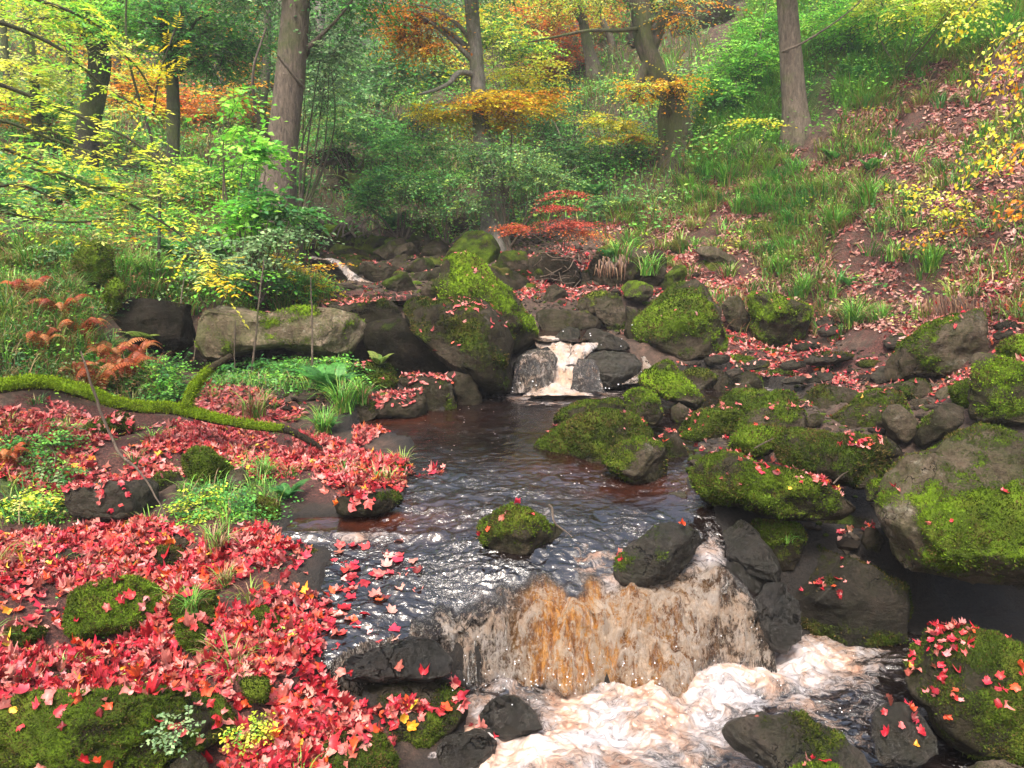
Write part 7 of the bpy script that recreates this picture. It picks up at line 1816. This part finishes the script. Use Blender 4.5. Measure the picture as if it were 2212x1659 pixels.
o = obj("brushwood", make_mesh("brushwood", v - bo, f), M_TWIG); o.location = bo; tag(o, "tangle of dead brown twigs above the far boulders", "brushwood", kind='stuff')
# exposed roots under the turf edge far upstream
tw = []
for q in range(10):
    x0 = r_.uniform(745, 800)
    tw.append(tube(smooth_path([at(x0, 470, 13.6), at(x0 + r_.uniform(-25, 25), 490, 13.4), at(x0 + r_.uniform(-50, 50), 512, 13.2)], 8), np.linspace(.03, .012, 8), 5))
v, f = join(tw); bo = at(775, 510, 13.4)
o = obj("roots", make_mesh("roots", v - bo, f), M_BARK); o.location = bo; tag(o, "bare roots spreading over stones far upstream", "roots")
# hanging dry roots on the grass-topped boulder and the turf edges
def fringe(label, spots, seed):
    r_ = np.random.default_rng(seed); R_, H_, L_ = [], [], []
    for px_, py_, Y_, w, h, n_ in spots:
        for q in range(n_):
            p = at(px_ + r_.normal(0, w * .55), py_ + r_.normal(0, 9), Y_ + r_.normal(0, .08))
            L = h / FL * Y_ * r_.uniform(.2, 1.1)
            R_.append(p); L_.append(L)
    R_ = np.array(R_); L_ = np.array(L_); n_ = len(R_)
    k = np.linspace(0, 1, 4)
    c = R_[:, None, :] + np.stack([r_.normal(0, .15, (n_, 1)) * k * L_[:, None], -.25 * np.sin(k * 2)[None] * L_[:, None], -k[None] ** 1.3 * L_[:, None]], -1)
    w = .008 * (1 - .7 * k)
    V_ = np.stack([c + np.array([1, 0, 0]) * w[None, :, None], c - np.array([1, 0, 0]) * w[None, :, None]], 2).reshape(-1, 3)
    f = np.array([(2 * j, 2 * j + 1, 2 * j + 3, 2 * j + 2) for j in range(3)])
    F_ = (f[None] + (np.arange(n_) * 8)[:, None, None]).reshape(-1, 4)
    pal = np.array([(.18, .08, .045), (.12, .06, .035), (.25, .15, .08), (.08, .045, .03)])
    o = obj("dry_roots", make_mesh("dry_roots", V_ - R_[0], F_, colors=np.repeat(pal[r_.integers(0, 4, n_)], 8, 0)), M_GRASS); o.location = R_[0]
    tag(o, label, "roots", kind='stuff')
fringe("brown roots hanging down the face of the grass-topped boulder", [(1310,568,10.35,24,24,60),(1345,562,10.3,16,34,36)], 1)
fringe("brown dead grass hanging from turf edges of the right slope", [(2060,650,7.25,60,50,120)], 2)
# cave mouth has only real shade; the hollows also get painted shade

# spray drops around the falls
r_ = np.random.default_rng(9)
IV, IF = ico(1)
pts = []
for (px_, py_, Y_, sx, sy, n_) in [(1250,1470,3.42,180,30,150),(1560,1400,3.75,90,30,60),(1210,840,7.4,90,12,70),(1240,760,7.7,50,20,30),(1400,1540,3.1,200,60,60)]:
    for q in range(n_): pts.append(at(px_ + r_.normal(0, sx), py_ + r_.normal(0, sy) - 6, Y_ + r_.uniform(-.1, .1)))
pts = np.array(pts); sz = r_.uniform(.0015, .0042, len(pts)) * np.clip(pts[:, 1] / 3.5, 1, 2)
V_ = (pts[:, None, :] + IV[None] * sz[:, None, None]).reshape(-1, 3); F_ = (IF[None] + (np.arange(len(pts)) * len(IV))[:, None, None]).reshape(-1, 3)
mm, nt, out = newmat("water_drop"); bs = nt.nodes.new("ShaderNodeBsdfPrincipled"); bs.inputs['Base Color'].default_value = (.85, .85, .9, 1); bs.inputs['Roughness'].default_value = .1; nt.links.new(bs.outputs[0], out.inputs[0])
tag(obj("spray", make_mesh("spray", V_, F_), mm), "spray drops above the waterfalls", "spray", kind='stuff')

# ------------------------------------------------------------------ light mist in the valley
hm, nt, out = newmat("mist"); vp = nt.nodes.new("ShaderNodeVolumePrincipled")
vp.inputs['Color'].default_value = (.92, .95, 1, 1); vp.inputs['Density'].default_value = .0022; vp.inputs['Anisotropy'].default_value = .2
nt.links.new(vp.outputs[0], out.inputs['Volume'])
x0, x1, y0, y1, z0, z1 = GV[:, 0].min() - 1, GV[:, 0].max() + 1, GV[:, 1].min() - 1, GV[:, 1].max() + 1, GV[:, 2].min() - 1.0, 18.5
HVv = np.array([(x, y, z) for x in (x0, x1) for y in (y0, y1) for z in (z0, z1)])
HFf = np.array([(0, 1, 3, 2), (4, 6, 7, 5), (0, 4, 5, 1), (2, 3, 7, 6), (0, 2, 6, 4), (1, 5, 7, 3)])
hz = obj("haze", make_mesh("haze", HVv, HFf, smooth=False), hm)
tag(hz, kind='stuff')
print("tris", sum(len(o.data.polygons) * (1 if len(o.data.polygons) and o.data.polygons[0].loop_total == 3 else 2) for o in SC.objects if o.type == 'MESH'), "objects", len(SC.objects))
